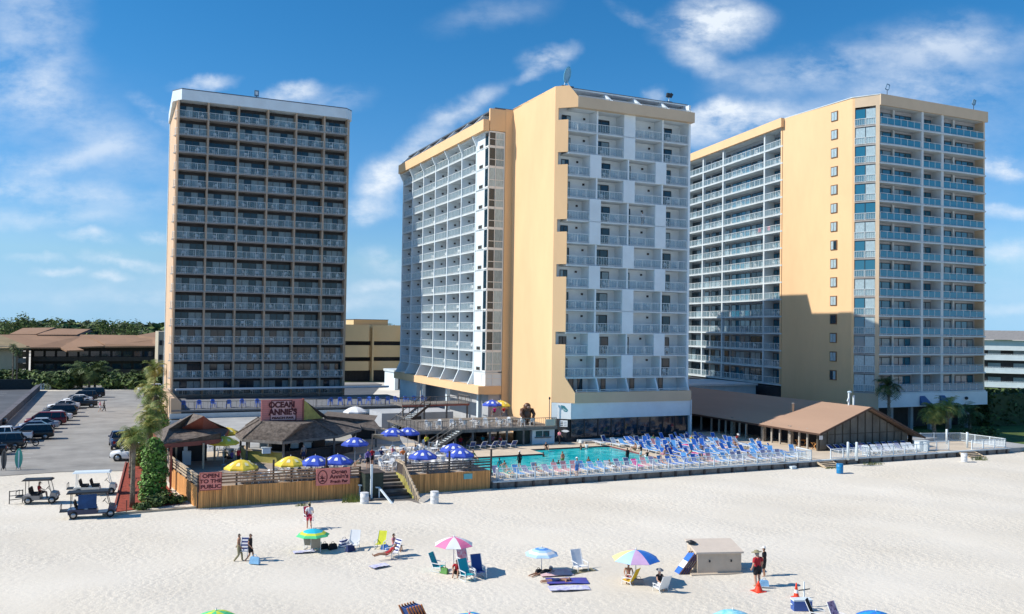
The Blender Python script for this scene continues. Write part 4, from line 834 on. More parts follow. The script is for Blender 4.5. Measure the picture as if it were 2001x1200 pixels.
for i in range(8): b.bar(ev[i]+Vector((0,0,.05)),tp[i]+Vector((0,0,.04)),.12,.08,SHG)
obj('ridge_cap',b,t)
cen=sum(ev,Vector())/8
for i in range(8):
    q=ev[i].lerp(Vector((cen.x,cen.y,ev[i].z)),.08); b=MB(); b.bar((q.x,q.y,0),(q.x,q.y,2.1),.18,.18,GRW); obj('post',b,t)
b=MB(); q=[e.lerp(Vector((cen.x,cen.y,e.z)),.1) for e in ev]
for i in (0,1): 
    b.bar((q[i].x,q[i].y,.5),(q[i+1].x,q[i+1].y,.5),.12,1.0,YWD); b.bar((q[i].x,q[i].y,1.05),(q[i+1].x,q[i+1].y,1.05),.5,.07,WD2)
obj('counter',b,t)
b=MB(); q=[e.lerp(Vector((cen.x,cen.y,e.z)),.55) for e in ev]
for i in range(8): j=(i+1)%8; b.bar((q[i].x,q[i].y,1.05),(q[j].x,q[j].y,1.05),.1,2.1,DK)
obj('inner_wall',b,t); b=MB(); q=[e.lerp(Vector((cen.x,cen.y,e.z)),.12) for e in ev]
for i in (2,3): b.bar((q[i].x,q[i].y,.5),(q[i+1].x,q[i+1].y,.5),.12,1.0,DKWD); b.bar((q[i].x,q[i].y,1.03),(q[i+1].x,q[i+1].y,1.03),.5,.07,DKWD)
obj('counter',b,t)
for i,(px,y) in enumerate(((515,873),(520,884),(575,873),(600,872))):
    u,v=at(px,y+14,ZD+.4); b=MB(); b.box(-.35,.35,-.2,.2,0,.5,WHI); b.box(-.45,.45,-.25,.25,.5,.56,SLW)
    single('bar_equipment',b,('%s small white appliance from left standing behind the octagonal bar counter')%ORD[i],'appliance',u,v,ZD+.95,0,'white appliances behind the bar')
# right wing of the bar roof
b=MB(); a,c,d,e=P(640,826,3.9),P(742,836,3.3),P(738,822,4.0),P(640,815,4.6)
t2=thing('bar_annex','low shingle-roofed annex joined to the right of the octagonal bar','hut',22,86,ZD)
o_=Vector((5,2,0)); b.add([a-o_,P(745,839,3.3)-o_,P(732,822,4.1)-o_,P(630,812,4.7)-o_],[(0,1,2,3)],SHG); b.add([P(732,822,4.1)-o_,P(738,812,3.3)-o_,P(640,804,3.3)-o_,P(630,812,4.7)-o_],[(0,1,2,3)],SHG); obj('roof',b,t2)
b=MB(); b.bar(a-o_-Vector((0,0,.2)),P(745,839,3.3)-o_-Vector((0,0,.1)),.1,.25,GRW); obj('fascia',b,t2)
for px,y in ((690,836),(735,840)): q=P(px,y,3.3)-o_; b=MB(); b.bar((q.x,q.y,0),(q.x,q.y,1.8),.16,.16,GRW); obj('post',b,t2)
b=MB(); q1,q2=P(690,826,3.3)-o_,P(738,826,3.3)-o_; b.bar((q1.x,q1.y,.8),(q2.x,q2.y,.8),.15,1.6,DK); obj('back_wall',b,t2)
# rooftop sign
s=thing('rooftop_sign',"large red boarded roof sign reading OCEAN ANNIE'S BEACH BAR","sign",at(510,822,5.2)[0],at(510,822,5.2)[1],5.1,.02)
b=MB(); 
for i in range(11): b.box(0,3.85,-.06-.012*(i%2),.1,.02+i*.18,.02+(i+1)*.18-.015,SGR)
b.box(0,3.85,-.03,.08,0,2.0,REDW); b.box(3.75,3.9,-.12,.2,0,2.05,REDW); obj('board',b,s)
b=MB(); b.ext([(.85,-.11,.12),(3.1,-.11,.1),(3.1,-.11,.95),(2.95,-.11,1.0),(2.95,-.11,1.15),(2.7,-.11,1.15),(2.7,-.11,1.85),(.95,-.11,1.85),(.95,-.11,1.1),(.85,-.11,1.05)],(0,.04,0),SGL); b.ext([(.78,-.095,.06),(3.2,-.095,.04),(3.2,-.095,1.05),(2.8,-.095,1.2),(2.8,-.095,1.92),(.88,-.095,1.92),(.88,-.095,1.1),(.78,-.095,1.05)],(0,.03,0),SGD); obj('letter_panel',b,s)
text('OCEAN',.72,SGD,s,(1.83,-.135,1.5),(PI/2,0,0),sx=.95,bold=.035); text("ANNIE'S",.74,SGD,s,(1.95,-.135,.83),(PI/2,0,0),sx=.95,bold=.035); text('BEACH BAR',.26,SGD,s,(1.95,-.135,.3),(PI/2,0,0),sx=1.45,bold=.012)
b=MB(); b.ext([(3.85,.1,0),(3.85,.1,1.95),(6.3,2.4,.15),(6.3,2.4,-.1)],(-.1,.1,0),YWD); obj('side_panel',b,s)
b=MB(); b.ext([(3.85,.25,1.95),(6.9,2.4,-.1),(6.5,4.5,-.1),(1.0,5.0,1.0),(0,.2,1.9)],(0,0,-.08),DKWD); obj('back_roof',b,s)
# cream awning/tarp right of bar
b=MB(); q=[at(728,848,3.4),at(781,850,3.4),at(782,862,2.4),at(765,858,2.9),at(728,852,3.0)]; u,v=q[0]
b.ext([(x-u,y-v,z) for (x,y),z in zip(q,(0,0,-.9,-.7,-.5))],(0,0,-.05),M('cream_tarp',(.62,.56,.44),.8,var=.06)); b.bar((0,0,0),(0,0,-1.9),.08,.08,GRW); single('canopy',b,'cream fabric canopy to the right of the octagonal bar','canopy',u,v,3.4)
# ================================================================ podium terrace under the left tower
t=thing('podium','low blue-grey podium with dark bands under the dark left tower','building',8,122,0)
b=MB(); b.box(0,34.5,0.6,20.3,0,2.45,GRY); obj('wall',b,t)
for z0,z1,dv_ in ((0.0,.8,-.9),(.8,1.5,-.3),(1.5,2.3,.2)): b=MB(); b.box(-.8,34.5,dv_,.7,z0,z1-.14,SLW if z0 else GRY); b.box(-.6,34.5,dv_+.15,.7,z1-.14,z1,DK); obj('ledge',b,t)
b=MB(); b.box(-.6,34.5,.2,20.3,2.45,2.6,M('shade_toned_terrace',(.20,.21,.23),.8,var=.15)); obj('terrace_slab',b,t); b=MB(); b.ext([(-.7,.3,0),(.6,.3,0),(.6,.3,3.6),(-.2,.3,4.2),(-.7,.3,4.2)],(0,19.5,0),PEACH); obj('side_wall',b,t)  # terrace slab: bluish shade of the terrace is put into its darker colour
b=MB(); b.box(1,34,17.5,17.7,4.0,4.25,M('white_awning_edge',(.62,.68,.75),.6,var=0)); b.box(1,34,17.7,20,3.9,4.0,GRY); obj('canopy',b,t)
fence('dark railing along the front edge of the podium terrace with blue chairs',[(8.3,122.6),(42.4,122.6)],mt=M('dark_rail'),bal=.6,z=2.6,posts=2)
# ================================================================ upper viewing deck and stairs
t=thing('viewing_deck','grey wooden upper deck on posts between the terrace and the yellow wall','deck',30.7,90.6,0)
b=MB(); b.box(0,16.9,0,12,2.5,2.62,GRW); b.box(-.1,17,-.1,.0,2.3,2.66,GRW); obj('floor',b,t)
for i in range(7): b=MB(); b.bar((i*2.1+.1,.1,ZP),(i*2.1+.1,.1,2.5),.2,.2,GRW); obj('post',b,t)
for i in range(5): b=MB(); b.bar((i*3+.1,6,ZP),(i*3+.1,6,2.5),.2,.2,GRW); obj('post',b,t)
b=rail_path([(-.1,8,2.62),(-.1,0,2.62),(16.9,0,2.62)],h=1.05,bal=.28,mt=GRW); obj('railing',b,t)
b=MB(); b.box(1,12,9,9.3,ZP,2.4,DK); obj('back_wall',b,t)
def stair(label,p,q,w_,n,mt=GRW):
    p,q=Vector(p),Vector(q); t=thing('stairs',label,'stairs',p.x,p.y,0); o=Vector((p.x,p.y,0)); p-=o;q-=o; d=(q-p); h_=Vector((d.x,d.y,0)).normalized(); s_=Vector((-h_.y,h_.x,0))*w_
    for i in range(n):
        a=p.lerp(q,i/n); c=a+h_*(Vector((d.x,d.y,0)).length/n); z=a.z+d.z/n; b=MB(); b.ext([Vector((a.x,a.y,z-.06)),Vector((c.x,c.y,z-.06)),Vector((c.x,c.y,z))+s_*0,Vector((a.x,a.y,z))],s_,SLW if i%1==0 else mt); obj('tread',b,t)
    for k in (0,1): b=MB(); b.bar(p+s_*k,q+s_*k,.08,.3,mt); obj('stringer',b,t)
    b=rail_path([tuple(p),tuple(q)],h=1.0,bal=.3,mt=mt); obj('handrail',b,t)
    b=rail_path([tuple(p+s_),tuple(q+s_)],h=1.0,bal=0,mt=mt); obj('handrail',b,t)
stair('long dark railed stairs climbing right from the terrace to the podium level',(at(740,828,1.5)[0],101,1.5),(at(740,828,1.5)[0]+5.2,104,4.3),1.4,16,DKWD)
stair('stairs climbing under the viewing deck left end from the lower terrace',(31.6,88.9,ZP),(35.2,89.2,2.6),1.1,11,GRW)
t=thing('landing_deck','small raised landing with red edged railing at the head of the long stairs','deck',33,104,0)
b=MB(); b.box(0,9,0,5,4.1,4.25,GRW); obj('floor',b,t); b=rail_path([(0,0,4.25),(9,0,4.25),(9,4,4.25)],h=1.0,bal=.25,mt=GRW); obj('railing',b,t); b=MB(); b.box(0,9,-.06,0,4.05,4.28,REDW); obj('edge_board',b,t)
for x in (.2,3,6,8.8): b=MB(); b.bar((x,.2,0),(x,.2,4.1),.18,.18,GRW); obj('post',b,t)
b=MB(); b.box(0,10,6,12,0,2.6,GRY); b.box(4,5.4,5.9,6,.6,2.1,DK); single('service_block',b,'low grey service block behind the viewing deck','building',32.5,105,0)
# white kiosk beneath the right end of the viewing deck
t=thing('kiosk','small white kiosk with double window under the viewing deck right end','kiosk',44.7,91.0,ZP); b=MB(); b.box(0,2.9,0,3,0,1.85,WHI); obj('wall',b,t)
b=MB(); b.box(.45,2.2,-.04,.02,.85,1.5,GL); b.box(1.3,1.36,-.06,.0,.85,1.5,WHI); obj('window',b,t); b=MB(); b.box(.3,2.4,-.18,.0,.72,.8,FRM); obj('window_sill',b,t)
b=MB(); b.box(0,1.7,0,.9,0,1.95,M('dark_green_door',(.02,.035,.03),.5,var=.1)); single('partition_screen',b,'dark green door screen left of the white kiosk','screen',42.9,91.5,ZP)
sign('wall_sign','small cream notice sign on the right end of the viewing deck rail',46.1,90.45,2.7,1.3,.8,[('POOL RULES',.16,.65,.55,1),('NO GLASS',.14,.65,.28,1)],back=M('cream_sign',(.66,.58,.45),.7,var=0)) if 0 else None
b=MB(); b.box(0,1.3,-.03,.03,0,.75,M('cream_sign',(.66,.58,.45),.7,var=0)); 
for i in range(4): b.box(.2,1.1,-.04,-.03,.12+i*.14,.17+i*.14,GRY)
single('notice',b,'small cream notice with faded lines on the right end of the viewing deck rail','notice',46.1,90.45,2.75)
b=MB(); b.bar((0,0,0),(0,0,3.2),.07,.07,GRW); b.blob((0,0,3.2),(.12,.12,.18),FRM); single('lamp_post',b,'thin dark lamp post against the yellow wall at the viewing deck','lamp post',47.4,92.0,2.6)
# white sign with tilted emblem on the tower corner
t=thing('wall_sign','white square sign with a tilted teal emblem on the middle tower corner','sign',48.05,92.3,3.25,-.733+.0); b=MB(); b.box(.55,2.2,-.10,-.03,.12,1.95,M('sign_white',(.8,.8,.8),.5,var=0)); obj('board',b,t)
TEA=M('teal_emblem',(.05,.20,.24),.5,var=0); b=MB(); b.ext([(.95,-.115,1.75),(1.4,-.115,1.68),(1.85,-.115,1.2),(1.7,-.115,.95),(1.4,-.115,1.0),(1.05,-.115,1.4)],(0,.01,0),TEA); b.ext([(1.2,-.12,1.4),(1.7,-.12,1.15),(1.6,-.12,1.05),(1.25,-.12,1.2)],(0,.01,0),M('pale_teal',(.35,.5,.5),.5,var=0)); obj('emblem',b,t)
t=thing('wall_sign','small white notice board below the emblem sign on the tower corner','sign',48.05,92.3,2.35,-.733); b=MB(); b.box(.85,1.8,-.12,-.04,.1,.85,M('sign_white')); obj('board',b,t)
b=MB(); 
for i in range(3): b.box(.93,1.25,-.13,-.12,.2+i*.2,.3+i*.2,FRM); b.box(1.35,1.7,-.13,-.12,.2+i*.2,.3+i*.2,GRY)
obj('lettering',b,t)
b=MB(); b.ext([(0,0,0),(.3,0,.14),(.7,0,.14),(1,0,0),(.7,0,-.14),(.3,0,-.14)],(0,.05,0),M('sign_white')); single('wall_sign',b,'tiny white oval sign below the notice board on the tower corner','sign',48.75,91.5,1.95,-.733)
b=MB(); b.box(0,10.5,0,1.1,0,.35,SLW); b.box(.3,7.5,-.25,.0,0,.2,CON); single('bench_wall',b,'long low pale step in front of the dark glass ground floor','step',50.6,89.9,ZP)
# tall gorilla statue
t=thing('statue','large brown gorilla statue standing against the yellow wall above the viewing deck','statue',45.2,93.6,2.62); BRZ=M('bronze_brown',(.14,.06,.03),.45,var=.3,scale=3,spec=.6); b=MB()
b.blob((0,.1,1.1),(.62,.5,1.0),BRZ,12,8); b.blob((0,-.1,2.15),(.42,.42,.42),BRZ,12,8); b.blob((0,-.4,2.05),(.22,.2,.18),M('bronze_face',(.34,.22,.18),.5,var=.1),10,6)
b.blob((0,.05,1.75),(.75,.42,.35),BRZ,12,6)
for s_ in (-1,1): b.tube([(s_*.6,0,1.8),(s_*.85,-.25,1.2),(s_*.55,-.55,.75),(s_*.3,-.6,.7)],[.26,.2,.17,.15],BRZ,10); b.tube([(s_*.35,0,.6),(s_*.5,-.35,.4),(s_*.45,-.3,.05),(s_*.45,-.6,.05)],[.3,.24,.17,.14],BRZ,10); b.blob((s_*.38,-.02,2.2),(.1,.08,.13),BRZ,8,5)
obj('body',b,t); b=MB(); b.box(-.8,.8,-.6,.6,-.0,.08,DKWD); obj('base',b,t)
# ================================================================ brown gabled restaurant
TAN=M('tan_metal_roof',(.40,.26,.18),.75,var=.06,scale=.2,stretch=(1,.2,1)); STO=M('pillar_stone',(.34,.30,.25),.9,var=.35,scale=6); BRW=M('brown_panel',(.10,.085,.065),.8,var=.15); PNL=M('tan_panel',(.17,.15,.12),.7,var=.2,scale=.7)
t=thing('restaurant','brown metal-roofed gable building beside the pool deck with pillared side','building',73,75,ZP)
v0,v1=74.5,113.0; ue,ur,uw=72.6,80.4,87.7; ze,zr=2.75,5.5
def rp(n,b,**k): return obj(n,b,t,(-73,-75,-ZP),0,**k)
b=MB(); b.ext([(ue,v0,ze),(ur,v0,zr),(ur,v0,zr-.14),(ue,v0,ze-.14)],(0,v1-v0,0),TAN); rp('roof',b); b=MB(); b.ext([(ur,v0,zr),(uw+1.5,v0,1.7),(uw+1.5,v0,1.56),(ur,v0,zr-.14)],(0,v1-v0,0),TAN); rp('roof',b)
b=MB(); b.bar((ue,v0-.03,ze-.1),(ur,v0-.03,zr-.08),.1,.2,M('brown_trim',(.09,.05,.035),.7,var=.1)); b.bar((ur,v0-.03,zr-.08),(uw+1.5,v0-.03,1.6),.1,.2,M('brown_trim')); b.box(ue-.05,ue+.03,v0,v1,ze-.25,ze-.05,M('brown_trim')); rp('fascia',b)
b=MB(); b.ext([(73.2,75.5,ZP),(87.4,75.5,ZP),(87.4,75.5,2.0),(ur,75.5,zr-.25),(73.2,75.5,2.75)],(0,.2,0),BRW); rp('gable_wall',b)
def hz(x): return (ze+(x-ue)*(zr-ze)/(ur-ue) if x<ur else zr-(x-ur)*(zr-1.95)/(uw+.6-ur))-.35
for i in range(12):
    x=73.4+i*1.17; b=MB(); b.ext([(x+.08,75.42,ZP+.15),(x+1.05,75.42,ZP+.15),(x+1.05,75.42,max(1.3,min(hz(x+1.05),2.35))),(x+.08,75.42,max(1.3,min(hz(x+.08),2.35)))],(0,.05,0),PNL); rp('wall_panel',b)
    if min(hz(x+.08),hz(x+1.05))>2.6: b=MB(); b.ext([(x+.08,75.42,2.45),(x+1.05,75.42,2.45),(x+1.05,75.42,hz(x+1.05)),(x+.08,75.42,hz(x+.08))],(0,.05,0),PNL); rp('wall_panel',b)
b=MB(); b.box(76.5,76.7,76,99,ZP,3.8,DK); b.box(76.7,87,112,112.2,ZP,2.4,DK); rp('inner_wall',b)
b=MB(); b.box(87.2,87.4,75.7,99,ZP,2.0,BRW); rp('side_wall',b)
for i,px in enumerate((1350,1370,1390,1405,1418,1432,1445,1458,1492,1508,1524,1545,1562,1578)):
    d=ray(px,860); s_=73.3/d[0]; v=d[1]*s_; thick=px in (1492,1545,1432)
    if v<v1: b=MB(); w_=.22 if thick else .09; b.box(73.3-w_,73.3+w_,v-w_,v+w_,ZP,3.0,STO if thick else M('pale_post',(.45,.42,.37),.7,var=.1)); rp('pillar',b)
for i,px in enumerate((1515,1534)):
    tt=thing('picnic_table','%s brown wooden table under the restaurant eave'%('left' if i==0 else 'right'),'table',74.6,79.5-i*2.6,ZP); b=MB(); b.box(-.7,.7,-.4,.4,.7,.76,WOOD); obj('tabletop',b,tt)
    for a in (-.6,.6):
        b=MB(); b.bar((a,-.35,0),(a,.35,.7),.07,.07,WOOD); b.bar((a,.35,0),(a,-.35,.7),.07,.07,WOOD); obj('leg_frame',b,tt)
b=MB(); b.lathe([(.16,-.3),(.16,.9),(.2,.9),(.2,1.0),(.05,1.05)],M('vent_cream',(.6,.5,.38),.6,var=.05),12); d=hit(1599,800,84); single('roof_vent',b,'cream round vent pipe standing in the middle of the brown roof','vent',76.9,83.5,4.3)
for i,(px,mt) in enumerate(((1690,None),(1701,None))):
    b=MB(); b.bar((0,0,-.2),(0,0,1.5-i*.3),.16,.16,WHI); 
    if i==0: b.blob((.1,0,1.6),(.3,.25,.15),M('vent_cap',(.45,.6,.7),.3,var=0)); b.bar((-.25,0,.5),(-.05,0,.9),.12,.12,WHI)
    single('vent_pipe',b,('capped white vent pipe with silver hood on the brown roof ridge','plain white vent pipe just right of the hooded one on the roof ridge')[i],'vent',80.3+i*.75,77.8,5.4)
b=MB(); b.box(0,20,0,12,0,5.3,SLW); b.box(-.5,20,-.5,12,5.3,5.6,SLW); single('podium_roof',b,'pale flat-roofed block between the middle tower and the right tower','building',76.5,113.4,0)
b=MB(); b.box(67.2,75,0,.3,0,2.5,DK); 
b=MB(); b.box(0,.5,-.03,.03,0,.45,M('sign_white')); single('notice',b,'small square white notice at the front left corner of the brown restaurant','notice',73.3,75.35,1.9)
b=MB(); b.bar((0,0,0),(0,0,1.3),.6,.1,FRM); b.box(-.25,.35,-.08,.08,1.2,1.8,M('sign_white')); single('notice',b,'white square notice on dark stand right of the brown restaurant','notice',88.9,76.4,ZP)
# ================================================================ people
SKM=[M('skin_light',(.55,.32,.22),.6,var=.05),M('skin_tan',(.40,.21,.13),.6,var=.05),M('skin_brown',(.16,.08,.05),.6,var=.05)]
def cm(name,c,**k): return M('cloth_'+name,c,.85,var=k.pop('var',.1),scale=6,**k)
CL_={'red':cm('red',(.42,.02,.03)),'crimson':cm('crimson',(.55,.03,.08)),'black':cm('black',(.015,.015,.018)),'navy':cm('navy',(.02,.035,.12)),'blue':cm('blue',(.05,.18,.50)),'white':cm('white',(.75,.75,.75)),'grey':cm('grey',(.25,.25,.26)),'pink':cm('pink',(.70,.25,.32)),'yellow':cm('yellow',(.75,.60,.05)),'green':cm('green',(.12,.30,.08)),'teal':cm('teal',(.02,.35,.38)),'khaki':cm('khaki',(.28,.25,.15)),'purple':cm('purple',(.15,.10,.35)),'sky':cm('sky',(.25,.50,.75)),'magenta':cm('magenta',(.60,.02,.25)),'orange':cm('orange',(.80,.22,.05))}
HAIR=[M('hair_dark',(.02,.014,.01),.7,var=0),M('hair_brown',(.10,.05,.025),.7,var=0),M('hair_blond',(.40,.27,.12),.7,var=0),M('hair_grey',(.35,.34,.32),.7,var=0)]
def J(pose,rg):
    r=lambda a:rg.uniform(-a,a)
    def side(f): return {k+s:(v[0]*g+ (v[3] if len(v)>3 else 0),v[1],v[2]) for s,g in (('L',-1),('R',1)) for k,v in f.items()}
    if pose in('stand','walk','carry'):
        d=dict(pel=(0,0,.93),wai=(0,0,1.08),che=(0,.01,1.29),nec=(0,.01,1.46),hea=(0,.02,1.57),top=(0,.03,1.67))
        d.update(side(dict(sh=(.17,0,1.40),el=(.235,-.03,1.13),wr=(.25,.05,.90),ha=(.25,.08,.83),hi=(.09,0,.88),kn=(.10,.02,.48),an=(.10,-.03,.08),to=(.115,.11,.04))))
        if pose=='walk': d.update(knL=(-.09,.16,.50),anL=(-.09,.20,.09),toL=(-.10,.34,.06),knR=(.09,.02,.47),anR=(.09,-.24,.12),toR=(.10,-.12,.04),wrL=(-.26,-.16,.92),haL=(-.26,-.19,.86),wrR=(.26,.20,.94),haR=(.26,.25,.89))
        if pose=='carry': d.update(elR=(.30,.0,1.14),wrR=(.36,.16,1.0),haR=(.38,.22,.97))
    elif pose=='sit':
        d=dict(pel=(0,0,.46),wai=(0,-.04,.60),che=(0,-.08,.80),nec=(0,-.07,.97),hea=(0,-.04,1.08),top=(0,-.03,1.18))
        d.update(side(dict(sh=(.17,-.08,.91),el=(.25,.06,.68),wr=(.20,.26,.60),ha=(.17,.33,.59),hi=(.10,.03,.45),kn=(.13,.44,.47),an=(.13,.50,.08),to=(.14,.64,.04))))
    elif pose=='recline':
        d=dict(pel=(0,0,.42),wai=(0,-.12,.50),che=(0,-.30,.66),nec=(0,-.42,.79),hea=(0,-.48,.89),top=(0,-.53,.98))
        d.update(side(dict(sh=(.17,-.37,.73),el=(.27,-.18,.55),wr=(.26,.06,.50),ha=(.24,.13,.49),hi=(.10,.06,.42),kn=(.12,.48,.47),an=(.12,.86,.38),to=(.14,.90,.50))))
    elif pose=='lie':
        d=dict(pel=(0,0,.12),wai=(0,-.15,.13),che=(0,-.36,.14),nec=(0,-.53,.14),hea=(0,-.64,.15),top=(0,-.74,.15))
        d.update(side(dict(sh=(.17,-.47,.13),el=(.30,-.35,.10),wr=(.28,-.60,.09),ha=(.26,-.66,.09),hi=(.10,.05,.11),kn=(.11,.48,.10),an=(.12,.90,.08),to=(.13,1.0,.04))))
    elif pose=='ground':
        d=dict(pel=(0,0,.14),wai=(0,-.06,.28),che=(0,-.10,.48),nec=(0,-.07,.65),hea=(0,-.03,.76),top=(0,-.01,.86))
        d.update(side(dict(sh=(.17,-.09,.59),el=(.26,.08,.42),wr=(.18,.28,.40),ha=(.15,.34,.40),hi=(.10,.04,.13),kn=(.14,.36,.42),an=(.13,.62,.08),to=(.14,.76,.04))))
    for k in d: d[k]=Vector(d[k])+Vector((r(.008),r(.012),r(.006)))
    return d
BON=[('pel','wai'),('wai','che'),('che','nec'),('nec','hea'),('hea','top')]+[(a+s,b+s) for s in 'LR' for a,b in (('sh','el'),('el','wr'),('wr','ha'),('hi','kn'),('kn','an'),('an','to'))]+[('che','sh'+s) for s in 'LR']+[('pel','hi'+s) for s in 'LR']
RAD=dict(pel=(.135,.105),wai=(.115,.085),che=(.15,.10),nec=(.052,.052),hea=(.078,.09),top=(.06,.07),sh=(.058,.055),el=(.040,.038),wr=(.027,.024),ha=(.038,.018),hi=(.085,.085),kn=(.056,.056),an=(.036,.038),to=(.042,.022))
def person(label,pose,u,v,z,rz,skin=0,top='shirt',tc_='white',bot='shorts',bc='navy',hair=1,hat=None,seed=1,scale=1.0,group=None,female=False,wide=1.0):
    rg=random.Random(seed); d=J(pose,rg); keys=list(d); me=bpy.data.meshes.new('b'); me.from_pydata([d[k] for k in keys],[(keys.index(a),keys.index(b)) for a,b in BON],[])
    o=bpy.data.objects.new('b',me); col.objects.link(o); m=o.modifiers.new('s','SKIN'); sv_=me.skin_vertices[0].data
    for i,k in enumerate(keys):
        r_=RAD[k.rstrip('LR')]; q=.9 if female else 1.0
        if k=='che' and female: r_=(.125,.105)
        sv_[i].radius=(r_[0]*q,r_[1]*q)
    sv_[keys.index('pel')].use_root=True; m.use_smooth_shade=True; s2=o.modifiers.new('u','SUBSURF'); s2.levels=1; s2.render_levels=1
    dg=bpy.context.evaluated_depsgraph_get(); ev=o.evaluated_get(dg); bm=bpy.data.meshes.new_from_object(ev); bpy.data.objects.remove(o)
    sk=SKM[skin]; b=MB(); b.add([v_.co for v_ in bm.vertices],[tuple(p.vertices) for p in bm.polygons],sk,True)
    base=len(b.f); nv=len(b.v)
    fd=(d['top']-d['nec']).normalized(); fw=Vector((0,1,0)) if pose not in('lie','recline') else Vector((0,.25,1)).normalized(); hc=d['hea'].lerp(d['top'],.25)
    fw=(fw-fd*fw.dot(fd)).normalized(); rt=fd.cross(fw)
    b.blob(hc+fw*.095-fd*.012,(.016,.022,.022),sk,6,4)                                   # nose
    for s_ in (-1,1):
        b.blob(hc+fw*.083+rt*.032*s_+fd*.02,(.012,.012,.009),HAIR[0],6,4); b.blob(hc+rt*.084*s_,(.012,.022,.03),sk,6,4)
    b.blob(hc+fw*.085-fd*.05,(.022,.012,.007),CL_['pink'],6,4)
    for s_ in 'LR':                                                                       # fingers and thumb
        w0,h0=d['wr'+s_],d['ha'+s_]; dr=(h0-w0).normalized(); sd_=dr.cross(Vector((0,0,1)) if abs(dr.z)<.8 else Vector((1,0,0))).normalized(); cu_=sd_.cross(dr)
        for k,(off,ln) in enumerate(((-.027,.062),(-.009,.074),(.009,.07),(.026,.055))):
            p0=h0+sd_*off+dr*.004; b.tube([p0,p0+dr*ln*.5+cu_*.006,p0+dr*ln*.85+cu_*.024],[.0095,.009,.007],sk,5)
        p0=w0.lerp(h0,.45)+sd_*-.03; b.tube([p0,p0-sd_*.03+dr*.02,p0-sd_*.036+dr*.05+cu_*.01],[.012,.011,.008],sk,5)
    t=thing('person',label,'person',u,v,z,rz,group); t.scale=(scale*wide,scale*wide,scale); obj('body',b,t)
    bl=[(a,c,d[a],d[c]) for a,c in BON]
    def near(p):
        best=None
        for a,c,A,B in bl:
            e=B-A; tt=max(0,min(1,(p-A).dot(e)/e.length_squared)); q=(p-A-e*tt).length-RAD[a.rstrip('LR')][0]*.5
            if best is None or q<best[0]: best=(q,a,c,tt)
        return best
    cls=[near(p.center) for p in bm.polygons]; vn=[v_.normal.copy() for v_ in bm.vertices]
    def garment(name,mt,test,inf):
        fs=[tuple(p.vertices) for p,cc in zip(bm.polygons,cls) if test(cc,p)]
        if not fs: return
        g=MB(); ids={}; vs=[]
        for f in fs:
            for i in f:
                if i not in ids: ids[i]=len(vs); vs.append(bm.vertices[i].co+vn[i]*inf)
        g.add(vs,[tuple(ids[i] for i in f) for f in fs],mt,True); obj(name,g,t)
    tor={('pel','wai'),('wai','che'),('che','nec'),('che','shL'),('che','shR')}
    if top=='shirt': garment('shirt',CL_[tc_],lambda c,p:((c[1],c[2]) in tor and not(c[1:3]==('che','nec') and c[3]>.85)) or (c[1][:2]=='sh' and c[3]<.75),.014)
    elif top in('tank','suit'): garment('top',CL_[tc_],lambda c,p:(c[1],c[2]) in tor and not(c[1:3]==('che','nec') and c[3]>.6),.010)
    elif top=='long': garment('shirt',CL_[tc_],lambda c,p:(c[1],c[2]) in tor or c[1][:2] in('sh','el'),.014)
    elif top=='bikini': garment('bikini_top',CL_[tc_],lambda c,p:c[1:3]==('wai','che') and c[3]>.55,.008)
    if bot=='shorts': garment('shorts',CL_[bc],lambda c,p:(c[1]=='pel' and (c[2][:2]=='hi' or c[3]<.5)) or (c[1][:2]=='hi' and c[3]<.65),.018)
    elif bot=='skirt': garment('skirt',CL_[bc],lambda c,p:(c[1]=='pel') or (c[1][:2]=='hi' and c[3]<.9),.03)
    elif bot=='pants': garment('trousers',CL_[bc],lambda c,p:c[1]=='pel' or c[1][:2] in('hi','kn'),.015)
    elif bot=='bikini': garment('bikini_bottom',CL_[bc],lambda c,p:c[1]=='pel' and (c[2][:2]=='hi' or c[3]<.5),.008)
    hd={('nec','hea'),('hea','top')}
    garment('hair',HAIR[hair],lambda c,p:(c[1],c[2]) in hd and ((p.center-hc).dot(fw)<-.015 and (p.center-hc).dot(fd)>-.09 or (p.center-hc).dot(fd)>.055),.016 if not female else .026)
    if hat:
        g=MB(); n=14; c=hc+fd*.075
        def ring(rr,hh): return [c+fd*hh+(rt*math.cos(2*PI*k/n)+fw*math.sin(2*PI*k/n))*rr for k in range(n)]
        R_=[ring(.21 if hat[0]=='w' else .105,0.0),ring(.10,.015),ring(.09,.08),ring(.03,.105)]
        g.add(sum(R_,[]),[(i*n+k,i*n+(k+1)%n,(i+1)*n+(k+1)%n,(i+1)*n+k) for i in range(3) for k in range(n)]+[tuple(range(3*n,4*n))],CL_[hat[1:]],True)
        if hat[0]=='c': g.ext([c+fw*.08+rt*.06,c+fw*.19+rt*.04,c+fw*.19-rt*.04,c+fw*.08-rt*.06],fd*.012,CL_[hat[1:]])
        obj('hat',g,t)
    return t
